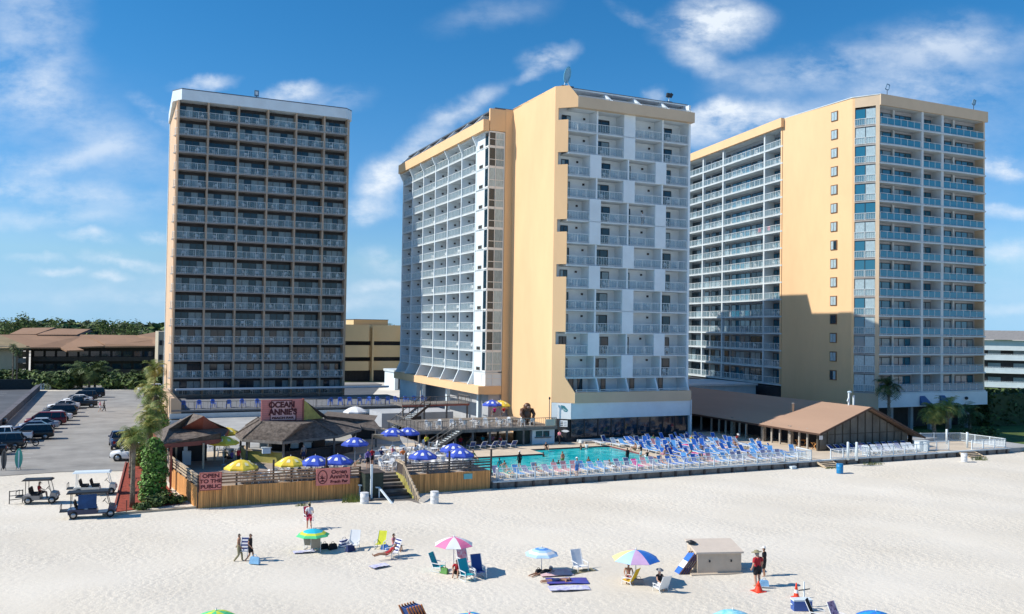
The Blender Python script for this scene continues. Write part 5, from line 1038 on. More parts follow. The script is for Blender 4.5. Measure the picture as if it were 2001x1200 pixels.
# ================================================================ plastic chairs and tables
PLW=M('white_plastic',(.74,.75,.75),.45,var=0)
def chair_mb(m=PLW):
    b=MB(); b.box(-.22,.22,-.2,.22,.40,.43,m)
    for x in (-.21,.21):
        for y in (-.2,.2): b.bar((x,y,.41),(x*1.18,y*1.25,0),.045,.045,m)
        b.bar((x*1.12,-.22,.62),(x*1.12,.2,.64),.05,.03,m); b.bar((x*1.1,.2,.64),(x*1.05,.2,.42),.04,.03,m)
    pts=[(-.23,-.21,.43),(-.24,-.27,.7),(-.15,-.31,.83),(0,-.325,.86),(.15,-.31,.83),(.24,-.27,.7),(.23,-.21,.43)]
    for p,q in zip(pts,pts[1:]): b.bar(p,q,.04,.05,m)
    b.ext([(-.17,-.225,.45),(.17,-.225,.45),(.2,-.275,.7),(.11,-.315,.84),(-.11,-.315,.84),(-.2,-.275,.7)],(0,.018,0),m)
    return b
CH_=chair_mb().mesh('plastic_chair')
n_chairs=0
def chair(u,v,z,rz,label,group,me=CH_):
    o=bpy.data.objects.new('plastic_chair',me); col.objects.link(o); o.location=wl(u,v,z); o.rotation_euler=(0,0,TH+rz); tag(o,label,'chair',group); return o
def table(label,u,v,z,r=.45,group=None,h=.72):
    t=thing('table',label,'table',u,v,z,0,group); b=MB(); b.lathe([(r*.96,h-.03),(r,h-.015),(r*.98,h)],PLW,16); obj('tabletop',b,t); b=MB(); b.lathe([(.05,0.03),(.035,.3),(.05,h-.03)],PLW,8)
    for k in range(4): b.bar((0,0,.06),(math.cos(k*PI/2)*.28,math.sin(k*PI/2)*.28,.02),.06,.04,PLW)
    obj('pedestal',b,t); return t
ctr=[0]
# terrace tables: (px,py) of table centre on its own floor, zone phrase, number of chairs
TT=[(447,892,ZD,4),(428,880,ZD,3),(478,925,ZD,3),(500,943,ZD,3),(545,940,ZD,3),(572,930,ZD,3),(600,945,ZD,4),(620,926,ZD,4),(655,925,ZD,4),(672,942,ZD,4),(735,905,ZD,5),(760,918,ZD,5),(752,893,ZD,5),(775,905,ZD,5),(800,902,ZD,5),(783,890,ZD,5),(805,888,ZD,4),(830,920,ZD,5),(862,905,ZD,5),(880,915,ZD,5),(850,890,ZD,4),(905,913,ZD,4),(925,900,ZD,3),(835,878,ZD,4)]
for i,(px,py,z,n) in enumerate(TT):
    u,v=at(px,py,z); v=max(v,71.5); u=min(u,29.6) if px>815 else u
    zone='left bar deck' if px<500 else 'front of the bar deck' if px<700 else 'open terrace by the stairway' if px<815 else 'small deck near the pool'
    grp='tables on the bar terrace'
    table('%s round white table from the left on the %s'%(ordn([q for q in range(len(TT)) if (('l' if TT[q][0]<500 else 'f' if TT[q][0]<700 else 'o' if TT[q][0]<815 else 's')==('l' if px<500 else 'f' if px<700 else 'o' if px<815 else 's'))].index(i)),zone),u,v,z,.5,grp)
    a0=rnd.random()*6
    for k in range(n):
        a=a0+2*PI*k/n+rnd.uniform(-.2,.2); r=rnd.uniform(.75,.95)
        chair(u+math.cos(a)*r,max(70.75,v+math.sin(a)*r),z,a+PI/2+rnd.uniform(-.3,.3),'white plastic chair on %s side of terrace table %d, tables counted from left'%(('right','rear','left','front')[int(((a+PI/4)%(2*PI))/(PI/2))%4],sorted(range(len(TT)),key=lambda q:TT[q][0]).index(i)+1),'white plastic chairs'); n_chairs+=1
for i in range(10):
    u=32.3+i*1.45; v=91.9+(i%2)*.5
    if i in (1,4,7): table('%s white table on the viewing deck, from left'%ORD[(1,4,7).index(i)],u,v+1,2.62,.5,'tables on the viewing deck')
    chair(u,v,2.62,rnd.uniform(-1,1),'%s white chair from left in front row of the viewing deck'%ORD[i],'white plastic chairs'); chair(u+.5,v+1.7,2.62,rnd.uniform(2,4),'%s white chair from left in back row of the viewing deck'%ORD[i],'white plastic chairs'); n_chairs+=2
CHAIRS.sort(key=lambda t:-t[0]); keep=CHAIRS[:max(0,298-n_chairs)]; rest=CHAIRS[len(keep):]
for _,u,v,z,rz,lb in keep: chair(u,v,z,rz,lb,'white plastic chairs')
b=MB(); src=chair_mb()
for _,u,v,z,rz,lb in rest:
    T=Matrix.Translation((u,v,z))@Matrix.Rotation(rz,4,'Z'); b.add([T@Vector(p) for p in src.v],src.f,PLW)
o=struct('balcony_chairs',b,'stuff'); o['label']='the many further white plastic chairs standing on balconies of the three towers'; o['category']='chairs'
BLP=M('blue_plastic',(.04,.14,.55),.5,var=0); CHB=chair_mb(BLP).mesh('plastic_chair')
for i in range(17):
    px=352+i*24 if i<6 else 598+(i-6)*17.5
    u=8.9+(px-350)/12.4
    o=chair(u,124.6+rnd.uniform(0,.8),2.6,rnd.uniform(-.6,.6)+(PI if i%3 else 0),'%s blue plastic chair from left along the podium rail below the dark tower'%ordn(i),'blue chairs on the podium terrace',CHB); o.scale=(1.25,)*3
# ================================================================ market umbrellas
def umbrella(label,u,v,z,r,h,mats,kind='market',tilt=(0,0),drop=.32,n=8,group=None,logo=None,rings=None,pole=None,name='umbrella'):
    t=thing(name,label,'umbrella',u,v,z,0,group); pm=pole or PLW; b=MB(); b.tube([(0,0,0),(0,0,h+.08)],.028,pm,6); 
    if kind=='market': b.lathe([(.25,0),(.25,.06),(.1,.1)],GRY,12)
    o=obj('pole',b,t); T=Matrix.Translation((0,0,h))@Matrix.Rotation(tilt[0],4,'X')@Matrix.Rotation(tilt[1],4,'Y')
    b=MB(); K=5; m=n*2
    def pt(a,q):
        sc_=1-.055*(1-math.cos((a*n/(2*PI))%1*2*PI))*.9*q
        return T@Vector((math.cos(a)*r*q*sc_,math.sin(a)*r*q*sc_,-r*drop*2*(q**1.7)*.62+ (0)))
    for i in range(m):
        a,c=2*PI*i/m,2*PI*(i+1)/m
        for k in range(K):
            q0,q1=k/K,(k+1)/K; mt=mats[(i//2)%len(mats)]
            if rings: mt=rings[k]
            b.add([pt(a,q1),pt(c,q1),pt(c,q0),pt(a,q0)] if k else [pt(a,q1),pt(c,q1),pt(0,0)],[(0,1,2,3) if k else (0,1,2)],mt)
            b.add([pt(a,q1)-Vector((0,0,.012)),pt(c,q1)-Vector((0,0,.012)),pt(c,q0)-Vector((0,0,.012)),pt(a,q0)-Vector((0,0,.012))],[(3,2,1,0)],mt)
        if kind=='market': p,q=pt(a,1),pt(c,1); b.add([p,q,q-Vector((0,0,.14)),p-Vector((0,0,.14))],[(0,3,2,1)],mats[(i//2)%len(mats)])
    cnp=obj('canopy',b,t); b=MB()
    for i in range(n): a=2*PI*i/n; b.bar(pt(a,.1)-Vector((0,0,.04)),pt(a,.97)-Vector((0,0,.03)),.015,.02,pm)
    obj('ribs',b,cnp)
    b=MB(); b.tube([T@Vector((0,0,0)),T@Vector((0,0,.12))],[.035,.012],pm,6); obj('finial',b,t)
    if logo:
        b=MB()
        for i in range(n):
            a=2*PI*(i+.5)/n; 
            P_=[pt(a+da,q)+Vector((0,0,.012)) for da,q in ((-.17,.62),(-.1,.5),(.1,.5),(.17,.62),(.15,.78),(-.15,.78))]; b.add(P_,[tuple(range(6))[::-1]],logo)
        obj('logo_patch',b,cnp)
    return t
YU=M('yellow_canopy',(.85,.66,.08),.8,var=.08,scale=3); BU=M('blue_canopy',(.04,.09,.50),.7,var=.1,scale=3); WU=M('white_canopy',(.78,.79,.80),.8,var=.03)
for lb,px,py,zc,kind in (("yellow umbrella furthest back between hut and octagonal bar",443,842,3.7,'y'),("yellow umbrella just in front of the furthest yellow one beside the bar",438,860,3.7,'y'),("yellow umbrella at the rail near the open to the public sign",472,908,3.0,'y'),("yellow umbrella at the rail in front of the octagonal bar",568,900,3.0,'y'),
    ("blue and white umbrella just right of the front yellow one",617,899,3.05,'b'),("blue and white umbrella above the wide pink deck sign",661,897,3.05,'b'),("blue and white umbrella against the dark right side of the bar",694,862,3.4,'b'),("blue umbrella far back beside the viewing deck left end",797,842,3.4,'b'),("small blue umbrella furthest back near the cream canopy",768,843,3.6,'b'),
    ("blue and white umbrella at the left rail of the small deck",829,888,3.1,'b'),("blue and white umbrella behind the others on the small deck",886,874,3.1,'b'),("blue and white umbrella at the right rail of the small deck",906,886,3.1,'b'),("blue umbrella on the viewing deck behind the yellow one",962,787,4.9,'b'),("yellow umbrella on the viewing deck beside the gorilla",978,788,4.8,'y')):
    u,v=at(px,py,zc); zb=2.62 if zc>4 else ZD; v=max(v,71.4)
    umbrella(lb,u,v,zb,1.3,zc-zb+.35,[YU,YU,M('yellow_canopy_dark',(.80,.55,.05),.8,var=.1)] if kind=='y' else [BU,BU],group='terrace umbrellas',logo=WU if kind=='b' else M('pale_yellow',(.85,.78,.45),.8,var=0),drop=.36)
u,v=at(703,812,3.6)
umbrella('white umbrella half hidden behind the shingle annex of the bar',u+1,v+6,ZD,1.5,2.6,[WU],group='terrace umbrellas')
# ================================================================ sun loungers
def lounger(label,u,v,z,rz,sling,group,back=50,frame=PLW,root=None):
    t=thing('sun_lounger',label,'sun lounger',u,v,z,rz,group); b=MB()
    for x in (-.3,.3):
        b.bar((x,-.95,.33),(x,.35,.33),.035,.04,frame)
    b.bar((-.3,-.95,.33),(.3,-.95,.33),.05,.05,frame); b.bar((-.3,.35,.33),(.3,.35,.33),.05,.05,frame); obj('frame',b,t)
    for x in (-.3,.3):
        for y in (-.8,.3): b=MB(); b.bar((x,y,.33),(x,y-.04,0),.045,.045,frame); obj('leg',b,t)
    b=MB(); b.box(-.30,.30,-.95,.33,.345,.362,sling); obj('sling',b,t)
    a=R(back); c,s_=math.cos(a)*.78,math.sin(a)*.78; b=MB()
    for x in (-.29,.29): b.bar((x,.33,.34),(x,.33+c,.34+s_),.03,.03,frame)
    b.bar((-.29,.33+c,.34+s_),(.29,.33+c,.34+s_),.045,.045,frame); b.ext([(-.3,.35,.37),(.3,.35,.37),(.3,.33+c*.99,.35+s_*.99),(-.3,.33+c*.99,.35+s_*.99)],(0,.014,-.01),sling); obj('backrest',b,t)
    return t
SL=M('lounger_white_mesh',(.58,.62,.68),.7,var=.08,scale=4); SBL=M('lounger_blue',(.03,.16,.58),.7,var=.15,scale=3); SLB_=M('lounger_light_blue',(.10,.34,.70),.7,var=.15,scale=3); SPK=M('lounger_pink_towel',(.75,.35,.36),.8,var=.15,scale=3); SMG=M('lounger_magenta_towel',(.75,.04,.30),.8,var=.1); SNV=M('lounger_navy',(.03,.07,.25),.7,var=.15); SGN=M('lounger_green_towel',(.25,.55,.40),.8,var=.2); SPU=M('lounger_grey_purple',(.26,.27,.42),.8,var=.15)
LT={}
def lg(label,u,v,z,rz,sl,group,back=50):
    k=(sl.name,back)
    if k not in LT: LT[k]=lounger(label,u,v,z,rz,sl,group,back); return LT[k]
    return dup(LT[k],u,v,z,rz,label,group)
cn=lambda m:{'lounger_white_mesh':'white','lounger_blue':'blue','lounger_light_blue':'pale-blue','lounger_pink_towel':'pink-towelled','lounger_magenta_towel':'magenta-towelled','lounger_navy':'navy','lounger_green_towel':'green-towelled','lounger_grey_purple':'grey-blue'}[m.name]
for i in range(36):
    u=31.9+i*.985; px_=i
    sl=SGN if i==1 else SPK if i in(6,7,8,16,24) else SMG if i==15 else SBL if i in(19,20,21,22) else rnd.choice((SPU,SL,SPU,SLB_))
    lg('%s lounger from left, %s, in the row along the beach fence'%(ordn(i),cn(sl)),u,71.75+rnd.uniform(-.08,.1),ZP,rnd.uniform(-.12,.12),sl,'loungers in the row along the beach fence',rnd.choice((35,50,62)))
# blue loungers crowding the right end of the pool
k=0
for row in range(8):
    v=74.4+row*1.95; u0=54.2 if row<6 else 52.0; n=int((70.5-u0-row*.35)/1.0)
    for j in range(n):
        u=u0+j*1.02+rnd.uniform(-.1,.1)
        if rnd.random()<.07: continue
        sl=SMG if (row,j) in((1,3),(4,6)) else SPK if (row,j) in ((3,9),(5,3),(6,8)) else SL if (row,j) in((7,2),(6,1),(7,3),(5,0)) or rnd.random()<.07 else rnd.choice((SBL,SBL,SLB_,SBL,SNV if row>5 else SLB_))
        lg('%s lounger from left, %s, row %d back from beach, right of the pool'%(ordn(j),cn(sl),row+1),u,v+rnd.uniform(-.15,.15),ZP,rnd.uniform(-.35,.35)+(.3 if row%2 else -.1),sl,'blue loungers right of the pool',rnd.choice((0,30,50,62)))
for i in range(9): lg('%s white lounger from the left along the fence of the right pool deck'%ordn(i),76.6+i*.95,72.0,ZP,-.3+rnd.uniform(-.1,.1),SL if i%3 else SPU,'loungers on the right pool deck',40)
for i in range(12): lg('%s navy lounger from the left in shade against the brown gable wall'%ordn(i),74.3+i*1.05,74.0,ZP,rnd.uniform(-.1,.1),SNV,'navy loungers by the gable wall',30)
for i in range(5): lg('%s dark lounger from the left in shade below the viewing deck'%ordn(i),36.5+i*1.2,89.6-.1*i,ZP,PI+rnd.uniform(-.2,.2),SNV,'loungers by the viewing deck',45)
b=MB(); b.box(0,3.4,0,1.6,.0,1.0,SNV); b.ext([(0,0,1.0),(3.4,0,1.0),(3.2,.8,1.25),(.3,.8,1.3)],(0,.6,0),SNV); single('towel_stand',b,'navy draped covered stack at the front corner of the brown restaurant','covered stack',74.3,73.2,ZP) if 0 else None
# ================================================================ barrels, cones, coolers
def barrel(label,px,py,mt,h=.95,r=.33):
    u,v=at(px,py,0); t=thing('barrel',label,'barrel',u,v,0); b=MB(); b.lathe([(r*.97,0),(r,.05),(r,h*.33),(r*1.03,h*.35),(r,h*.37),(r,h*.66),(r*1.03,h*.68),(r,h*.7),(r,h)],mt,18); obj('drum',b,t)
    b=MB(); b.lathe([(r*1.03,h-.04),(r*1.03,h+.02),(r*.85,h+.02)],mt,18); b.lathe([(r*.9,h-.05),(r*.9,h-.049)],DK,16); obj('rim',b,t)
WB=M('white_barrel',(.72,.73,.74),.5,var=.06); BB=M('blue_barrel',(.01,.22,.50),.45,var=.08)
barrel('white barrel at the foot of the bar stairway, left one',712,988,WB,1.0); barrel('white barrel in front of the small boarded deck',849,984,WB,.95); barrel('white barrel beside the right beach steps',1884,903,WB,.95); barrel('blue barrel near the middle beach steps',1641,925,BB,.95)
def cooler(label,px,py,c,w_=.7,h=.42,rz=0,lid=None):
    u,v=at(px,py,0); t=thing('cooler',label,'cooler',u,v,0,rz); b=MB(); b.box(-w_/2,w_/2,-.22,.22,.0,h,c); obj('body',b,t); b=MB(); b.box(-w_/2-.02,w_/2+.02,-.24,.24,h,h+.07,lid or WHI); obj('lid',b,t); b=MB(); b.bar((-w_/2-.04,-.1,h*.6),(-w_/2-.04,.1,h*.6),.03,.05,WHI); b.bar((w_/2+.04,-.1,h*.6),(w_/2+.04,.1,h*.6),.03,.05,WHI); obj('handle',b,t)
CY=M('cyan_plastic',(.02,.42,.58),.5,var=0)
cooler('turquoise cooler on the sand below the pool bulkhead',1529,915,CY,1.1,.55); cooler('small white box on the sand right of the turquoise cooler',1549,916,WHI,.6,.2); cooler('blue cooler with white lid near the bottom right corner',1566,1192,M('cooler_blue',(.05,.11,.35),.5,var=0),.95,.5,-.35)
def cone(label,px,py,h,r,band=False):
    u,v=at(px,py,0); t=thing('traffic_cone',label,'cone',u,v,0); O=M('cone_orange_red',(.85,.06,.02),.5,var=.05); b=MB()
    b.lathe([(r,.04),(r*.75,h*.33)],O,14,cap=False); b.lathe([(r*.75,h*.33),(r*.55,h*.55)],WU if band else O,14,cap=False); b.lathe([(r*.55,h*.55),(r*.2,h)],O,14); obj('cone_body',b,t); b=MB(); b.box(-r*1.3,r*1.3,-r*1.3,r*1.3,0,.04,O); obj('base',b,t)
cone('large red traffic cone in front of the man in red shirt',1482,1156,.55,.24); cone('tall orange and white cone right of the beach couple',1556,1168,.78,.15,True)
# ================================================================ sand props
def bchair(label,px,py,c,rz,frame=None,group=None,s=1.0,z=0,uv=None,tall=.75):
    u,v=uv or at(px,py,0); frame=frame or PLW; t=thing('beach_chair',label,'beach chair',u,v,z,rz,group); b=MB()
    for x in (-.29,.29):
        b.bar((x,-.28,.30),(x*.97,.28,.24),.03,.03,frame); b.bar((x,.20,.25),(x*.97,.55,.25+tall),.03,.03,frame); b.bar((x,-.30,0),(x,-.25,.48),.03,.03,frame); b.bar((x,-.30,.02),(x,.38,.02),.03,.03,frame); b.bar((x,.38,.02),(x,.18,.28),.03,.03,frame); b.bar((x*1.08,-.28,.48),(x*1.08,.32,.50),.06,.03,frame)
    obj('frame',b,t); b=MB(); b.ext([(-.28,-.28,.30),(.28,-.28,.30),(.28,.22,.25),(-.28,.22,.25)],(0,0,.02),c); obj('seat',b,t)
    b=MB(); b.ext([(-.28,.22,.27),(.28,.22,.27),(.27,.55,.25+tall),(-.27,.55,.25+tall)],(0,.02,0),c); obj('backrest',b,t); t.scale=(s,)*3; return t
def strip(name,cs,n,ax='X',sc_=8):
    m=bpy.data.materials.new(name); m.use_nodes=True; nt_=m.node_tree; b=nt_.nodes['Principled BSDF']; b.inputs['Roughness'].default_value=.85; tc=nt_.nodes.new('ShaderNodeTexCoord'); w_=nt_.nodes.new('ShaderNodeTexWave'); w_.bands_direction=ax; w_.inputs['Scale'].default_value=sc_; r=nt_.nodes.new('ShaderNodeValToRGB'); r.color_ramp.interpolation='CONSTANT'; r.color_ramp.elements[0].color=(*cs[0],1); r.color_ramp.elements[1].color=(*cs[1],1); r.color_ramp.elements[1].position=.5
    nt_.links.new(tc.outputs['Object'],w_.inputs[0]); nt_.links.new(w_.outputs[0],r.inputs[0]); nt_.links.new(r.outputs[0],b.inputs[0]); return m
def blotch(name,c1,c2,s): return M(name,c1,.85,var=0,c2=c2,scale=s)
NW=strip('navy_white_stripe',((.03,.05,.18),(.75,.75,.78)),2,'Z',1.7); PF=blotch('pink_flower_cloth',(.8,.75,.75),(.75,.15,.22),9); BT=blotch('blue_batik_towel',(.05,.09,.40),(.10,.06,.28),2.5); WT=blotch('white_patterned_towel',(.78,.78,.82),(.35,.33,.6),5); PT=blotch('pink_patterned_towel',(.75,.60,.60),(.65,.35,.38),7)
def towel(label,px,py,w_,l,mt,rz,group=None):
    u,v=at(px,py,0); b=MB(); n=8; rg=random.Random(int(px)); vs=[(-w_/2+w_*i/n,-l/2+l*j/n,.06+rg.uniform(0,.035)) for j in range(n+1) for i in range(n+1)]
    b.add(vs,[(j*(n+1)+i,j*(n+1)+i+1,(j+1)*(n+1)+i+1,(j+1)*(n+1)+i) for j in range(n) for i in range(n)],mt,True); b.add([(x,y,z-.03) for x,y,z in vs],[((j+1)*(n+1)+i,(j+1)*(n+1)+i+1,j*(n+1)+i+1,j*(n+1)+i) for j in range(n) for i in range(n)],mt,True)
    return single('towel',b,label,'towel',u,v,.02,rz,group)
def bag(label,px,py,mt,s=.4,name='beach_bag',z=0):
    u,v=at(px,py,z); t=thing(name,label,'bag',u,v,z,rnd.uniform(-1,1)); b=MB(); w_=s*.5; b.add([(-w_,-w_*.5,0),(w_,-w_*.55,0),(w_*.95,w_*.5,0),(-w_,w_*.5,0),(-w_*.85,-w_*.25,s*.62),(w_*.9,-w_*.3,s*.55),(w_*.8,w_*.25,s*.6),(-w_*.8,w_*.2,s*.66)],[(3,2,1,0),(4,5,6,7),(0,1,5,4),(1,2,6,5),(2,3,7,6),(3,0,4,7)],mt); obj('body',b,t); b=MB(); b.tube([(-s*.25,0,s*.6),(-.1*s,0,s*.85),(.1*s,0,s*.85),(s*.25,0,s*.6)],.015,mt,5); obj('handle',b,t); return t
G1=[M('turq_panel',(.02,.50,.68),.8,var=.05),M('green_band',(.10,.62,.25),.8,var=.05),M('lime_band',(.65,.75,.08),.8,var=.05),M('blue_panel',(.03,.18,.60),.8,var=.05),M('pale_blue_panel',(.42,.62,.85),.8,var=.05),M('magenta_panel',(.68,.02,.28),.8,var=.05),M('rose_panel',(.85,.20,.38),.8,var=.05),M('yellow_panel',(.90,.78,.30),.8,var=.05),M('lilac_panel',(.62,.40,.62),.8,var=.05),M('mid_blue_panel',(.10,.30,.72),.8,var=.05)]
def bu(label,px,py,base,r,mats,rings=None,tilt=(0,0),h=1.95,**k):
    u,v=at(*base,0); return umbrella(label,u,v,0,r,h,mats,'beach',tilt,.30,8,'beach umbrellas',None,rings,**k)
bu('turquoise beach umbrella with green and lime edge bands near the left group',609,1038,(611,1076),1.05,[G1[0]],[G1[0],G1[0],G1[0],G1[2],G1[1]],h=1.35)
bu('magenta and white panelled beach umbrella over the teal chairs',890,1060,(886,1120),1.15,[G1[5],G1[4],G1[5],WU,G1[6],WU,G1[6],WU],h=2.05)
bu('pale blue striped beach umbrella beside the blue towel',1058,1083,(1058,1120),1.0,[G1[4]],[G1[4],G1[9],G1[4],WU,G1[4]],h=1.45)
bu('yellow blue and lilac panelled beach umbrella left of the beige storage box',1243,1083,(1242,1142),1.35,[G1[7],G1[9],G1[8],G1[7],G1[4],G1[8],G1[3],G1[9]],h=1.9)
for lb,px,mats,rings in (('lime and green beach umbrella cut off by the bottom edge at left',422,[G1[2],G1[1]],None),('turquoise and magenta beach umbrella barely visible at the bottom edge',917,[G1[0],G1[5],G1[7],G1[9]],None),('pale turquoise swirled beach umbrella at the bottom edge right of centre',1432,[blotch('turq_swirl',(.45,.75,.88),(.03,.45,.60),3)],None),('bright blue beach umbrella at the bottom edge near the right corner',1712,[G1[3],M('sea_blue_panel',(.02,.30,.62),.8,var=.05)],None)):
    py={422:1191,917:1195,1432:1190,1712:1192}[px]; u,v=at(px,py,2.1); umbrella(lb,u,v,0,1.05,2.05,mats,'beach',(0,0),.30,8,'beach umbrellas')
TL=M('teal_canvas',(.01,.36,.42),.8,var=.05); NVc=M('navy_canvas',(.02,.07,.25),.8,var=.08)
bchair('teal beach chair left of the magenta umbrella',857,1116,TL,.7); bchair('teal beach chair in front under the magenta umbrella',913,1133,TL,.2,s=1.05); bchair('navy blue beach chair right of the magenta umbrella',936,1128,NVc,.0,s=1.1,tall=.8); bchair('pink flowered beach chair behind the teal one',908,1108,PF,.1,s=1.1,tall=.85)
bchair('grey folding chair under the turquoise umbrella, left one',606,1072,M('grey_canvas',(.25,.24,.20),.8,var=.1),2.6); bchair('grey folding chair under the turquoise umbrella, right one',617,1077,M('grey_canvas'),2.9)
bchair('white beach chair draped with a white towel beside black bags',690,1074,WU,-.5,s=1.1); bchair('white reclining chair with olive pad right of the pale blue umbrella',1134,1117,WU,0,s=1.15); b=MB(); 
towel('olive green towel spread under the white reclining chair',1138,1119,1.6,.6,CL_['khaki'],.1)
bchair('yellow low beach chair in the red swimsuit group',743,1072,M('lime_cloth',(.70,.72,.05),.8,var=.1),-.6); bchair('dark striped beach chair behind the person in red swimwear',766,1088,NW,-1.2); bchair('yellow beach chair under the woman left of the storage box',1229,1144,M('yellow_canvas',(.85,.55,.03),.7,var=.05),PI+.5); bchair('white beach chair under the person in wide grey hat',1291,1158,WU,PI+.1)
towel('thin white towel spread at the foot of the turquoise umbrella',594,1080,1.3,.5,WT,0); towel('pale pink patterned towel beside the pale blue umbrella',1085,1122,1.9,1.3,PT,-.2); towel('deep blue batik towel spread on the sand',1108,1138,2.3,1.1,BT,-.35); towel('white towel with small marks in front of the blue batik towel',1112,1152,2.2,.8,WT,-.3); towel('crumpled white towel in front of the red swimwear group',741,1108,1.1,.6,WT,.3)
bag('black bag on sand under the turquoise umbrella, left one',634,1072,CL_['black'],.5); bag('black bag on sand under the turquoise umbrella, right one',650,1073,CL_['black'],.55); bag('dark striped bag beside the towel-draped white chair',672,1068,NW,.7); bag('navy bag at the foot of the towel-draped white chair',684,1077,CL_['navy'],.6); bag('blue and white cooler bag among the red swimwear group',752,1074,CL_['blue'],.5); bag('grey bag right of the woman in the yellow chair',1248,1145,CL_['grey'],.6); bag('lime bag right of the left teal chair',868,1120,CL_['green'],.5); bag('dark bag at the left end of the pale pink towel',1052,1122,CL_['black'],.45)
# storage box
u,v=at(1360,1125,0); t=thing('storage_box','large beige beach storage box with sloping lid on the open sand','storage box',u,v,0,-.30); BX=M('beige_fibreglass',(.56,.47,.37),.6,var=.06,scale=1.5)
W_,D_,H_=2.75,1.9,1.22
b=MB(); b.ext([(.12,.1,.12),(.12,D_,.12),(.12,D_,H_+.28),(.12,.1,H_)],(W_-.12,0,0),BX); obj('body',b,t)
b=MB(); b.ext([(0,-.02,H_),(0,-.02,H_+.1),(0,D_+.1,H_+.40),(0,D_+.1,H_+.3)],(W_+.1,0,0),M('beige_lid',(.66,.56,.46),.6,var=.04)); obj('lid',b,t)
b=MB(); b.ext([(-.35,-.25,0),(W_+.05,-.05,0),(W_+.05,D_,0),(-.1,D_,0)],(0,0,.12),BX); obj('skid',b,t)
for x in (.8,2.1): b=MB(); b.box(x,x+.08,.06,.1,.72,.85,FRM); obj('latch',b,t)
b=MB(); b.tube([(0,0,0),(0,0,1.6)],.03,FRM,6); b.lathe([(.32,1.6),(.05,1.72)],FRM,12); single('sunshade',b,'small black disc-topped pole behind the left corner of the storage box','pole',*at(1350,1113,0))
def stackchair(label,px,py,n,rz,c=SBL,group='stacked beach loungers',z=0,lean=50):
    u,v=at(px,py,0)
    for i in range(n):
        t=thing('folded_lounger',label%ORD[i] if '%' in label else label,'lounger',u+i*.16*math.cos(rz),v+i*.16*math.sin(rz),z,rz-PI/2,group); a=R(lean); b=MB(); e=Vector((0,math.cos(a),math.sin(a)))
        for x in (-.3,.3): b.bar(Vector((x,0,0)),Vector((x,0,0))+e*1.55,.06,.06,M('orange_wood_frame',(.45,.16,.05),.6,var=.1) if c is NVc else M('dark_wood_frame',(.15,.07,.05),.6,var=.1))
        obj('frame',b,t); b=MB(); 
        for k,(q0,q1,mt) in enumerate(((.08,.5,c),(.5,.95,WU if c is SBL else c),(.95,1.45,c))): b.ext([Vector((-.29,-.03,0))+e*q0,Vector((.29,-.03,0))+e*q0,Vector((.29,-.03,0))+e*q1,Vector((-.29,-.03,0))+e*q1],(0,-.02,.02),mt)
        obj('canvas',b,t)
stackchair('%s blue and white folded lounger from the left leaning on the storage box',1322,1122,4,-.3+.15); stackchair('%s folded blue and white lounger in the pile behind, leaning higher on the box',1338,1108,3,-.2,z=.15)
stackchair('%s navy folded lounger with orange wood frame at the bottom edge, from left',838,1230,6,PI+.35,NVc,'navy folded loungers at the bottom edge',0,62)
b=MB(); b.bar((0,0,0),(0,0,1.25),.05,.05,WHI); b.bar((-.38,0,.85),(.38,0,.85),.05,.05,GRW); single('marker_post',b,'thin white cross-shaped marker post behind the blue cooler','post',*at(1571,1185,0))
bchair('pink and black patterned beach chair at the bottom edge near the cooler',1642,1222,blotch('pink_black_cloth',(.8,.55,.7),(.08,.03,.1),9),.2); bchair('black low beach chair right beside the blue cooler',1598,1215,CL_['black'],.6)
# beach people
def pp(label,pose,px,py,rz,**k):
    z=k.pop('z',0); u,v=at(px,py,z); return person(label,pose,u,v,z,rz,**k)
pp('bare-shouldered person in olive trousers walking with a companion at left','walk',466,1099,-1.9,skin=1,top=None,bot='pants',bc='khaki',hair=0,seed=1)
pp('person in dark tank top walking beside the olive-trousered companion','walk',488,1099,-2.1,skin=1,top='tank',tc_='black',bot='shorts',bc='black',hair=0,seed=2)
bchair('striped navy and white folded chair carried between the walking couple',476,1097,NW,-.4,z=.35,s=.95); bag('bright blue bag carried low beside the walking couple',498,1101,CL_['sky'],.6,z=.15)
pp('person in white shirt walking inland with a crimson chair on the back','walk',604,1036,0,skin=0,top='shirt',tc_='white',bot='shorts',bc='crimson',hair=0,hat='ckhaki',seed=3,scale=1.08)
bchair('crimson folded chair carried on the back of the person walking inland',603,1038,strip('crimson_stripe',((.55,.01,.06),(.70,.10,.15)),2,'Z',2.5),.1,z=.7,s=.9)
u_,v_=at(603,1038,0)
pp('dark haired woman with pink top sitting in the left beach group','sit',770,1080,-2.3,skin=1,top='tank',tc_='pink',bot='bikini',bc='navy',hair=0,seed=4,female=True,z=-.12)
pp('person in red swimwear reclining in the left beach group','recline',757,1096,1.6,skin=1,top='tank',tc_='red',bot='bikini',bc='red',hair=1,seed=5,z=-.1)
pp('person in dark red shirt crouching under the magenta umbrella','ground',893,1124,2.6,skin=1,top='shirt',tc_='red',bot='shorts',bc='black',hair=0,seed=6)
pp('person with white hat lying at the left end of the pink towel','lie',1060,1122,1.9,skin=1,top='tank',tc_='black',bot='shorts',bc='black',hair=0,hat='wwhite',seed=7)
pp('person in dark swimwear lying on the blue batik towel','lie',1090,1138,1.3,skin=1,top=None,bot='shorts',bc='navy',hair=1,seed=8)
pp('woman sitting in the yellow chair under the panelled umbrella','sit',1228,1143,PI-.5,skin=1,top='bikini',tc_='pink',bot='bikini',bc='pink',hair=0,seed=9,female=True,z=-.1)
pp('person in black top and wide grey hat sitting in sun left of storage box','sit',1290,1157,PI+.1,skin=0,top='tank',tc_='black',bot='shorts',bc='white',hair=3,hat='wgrey',seed=10,z=-.1)
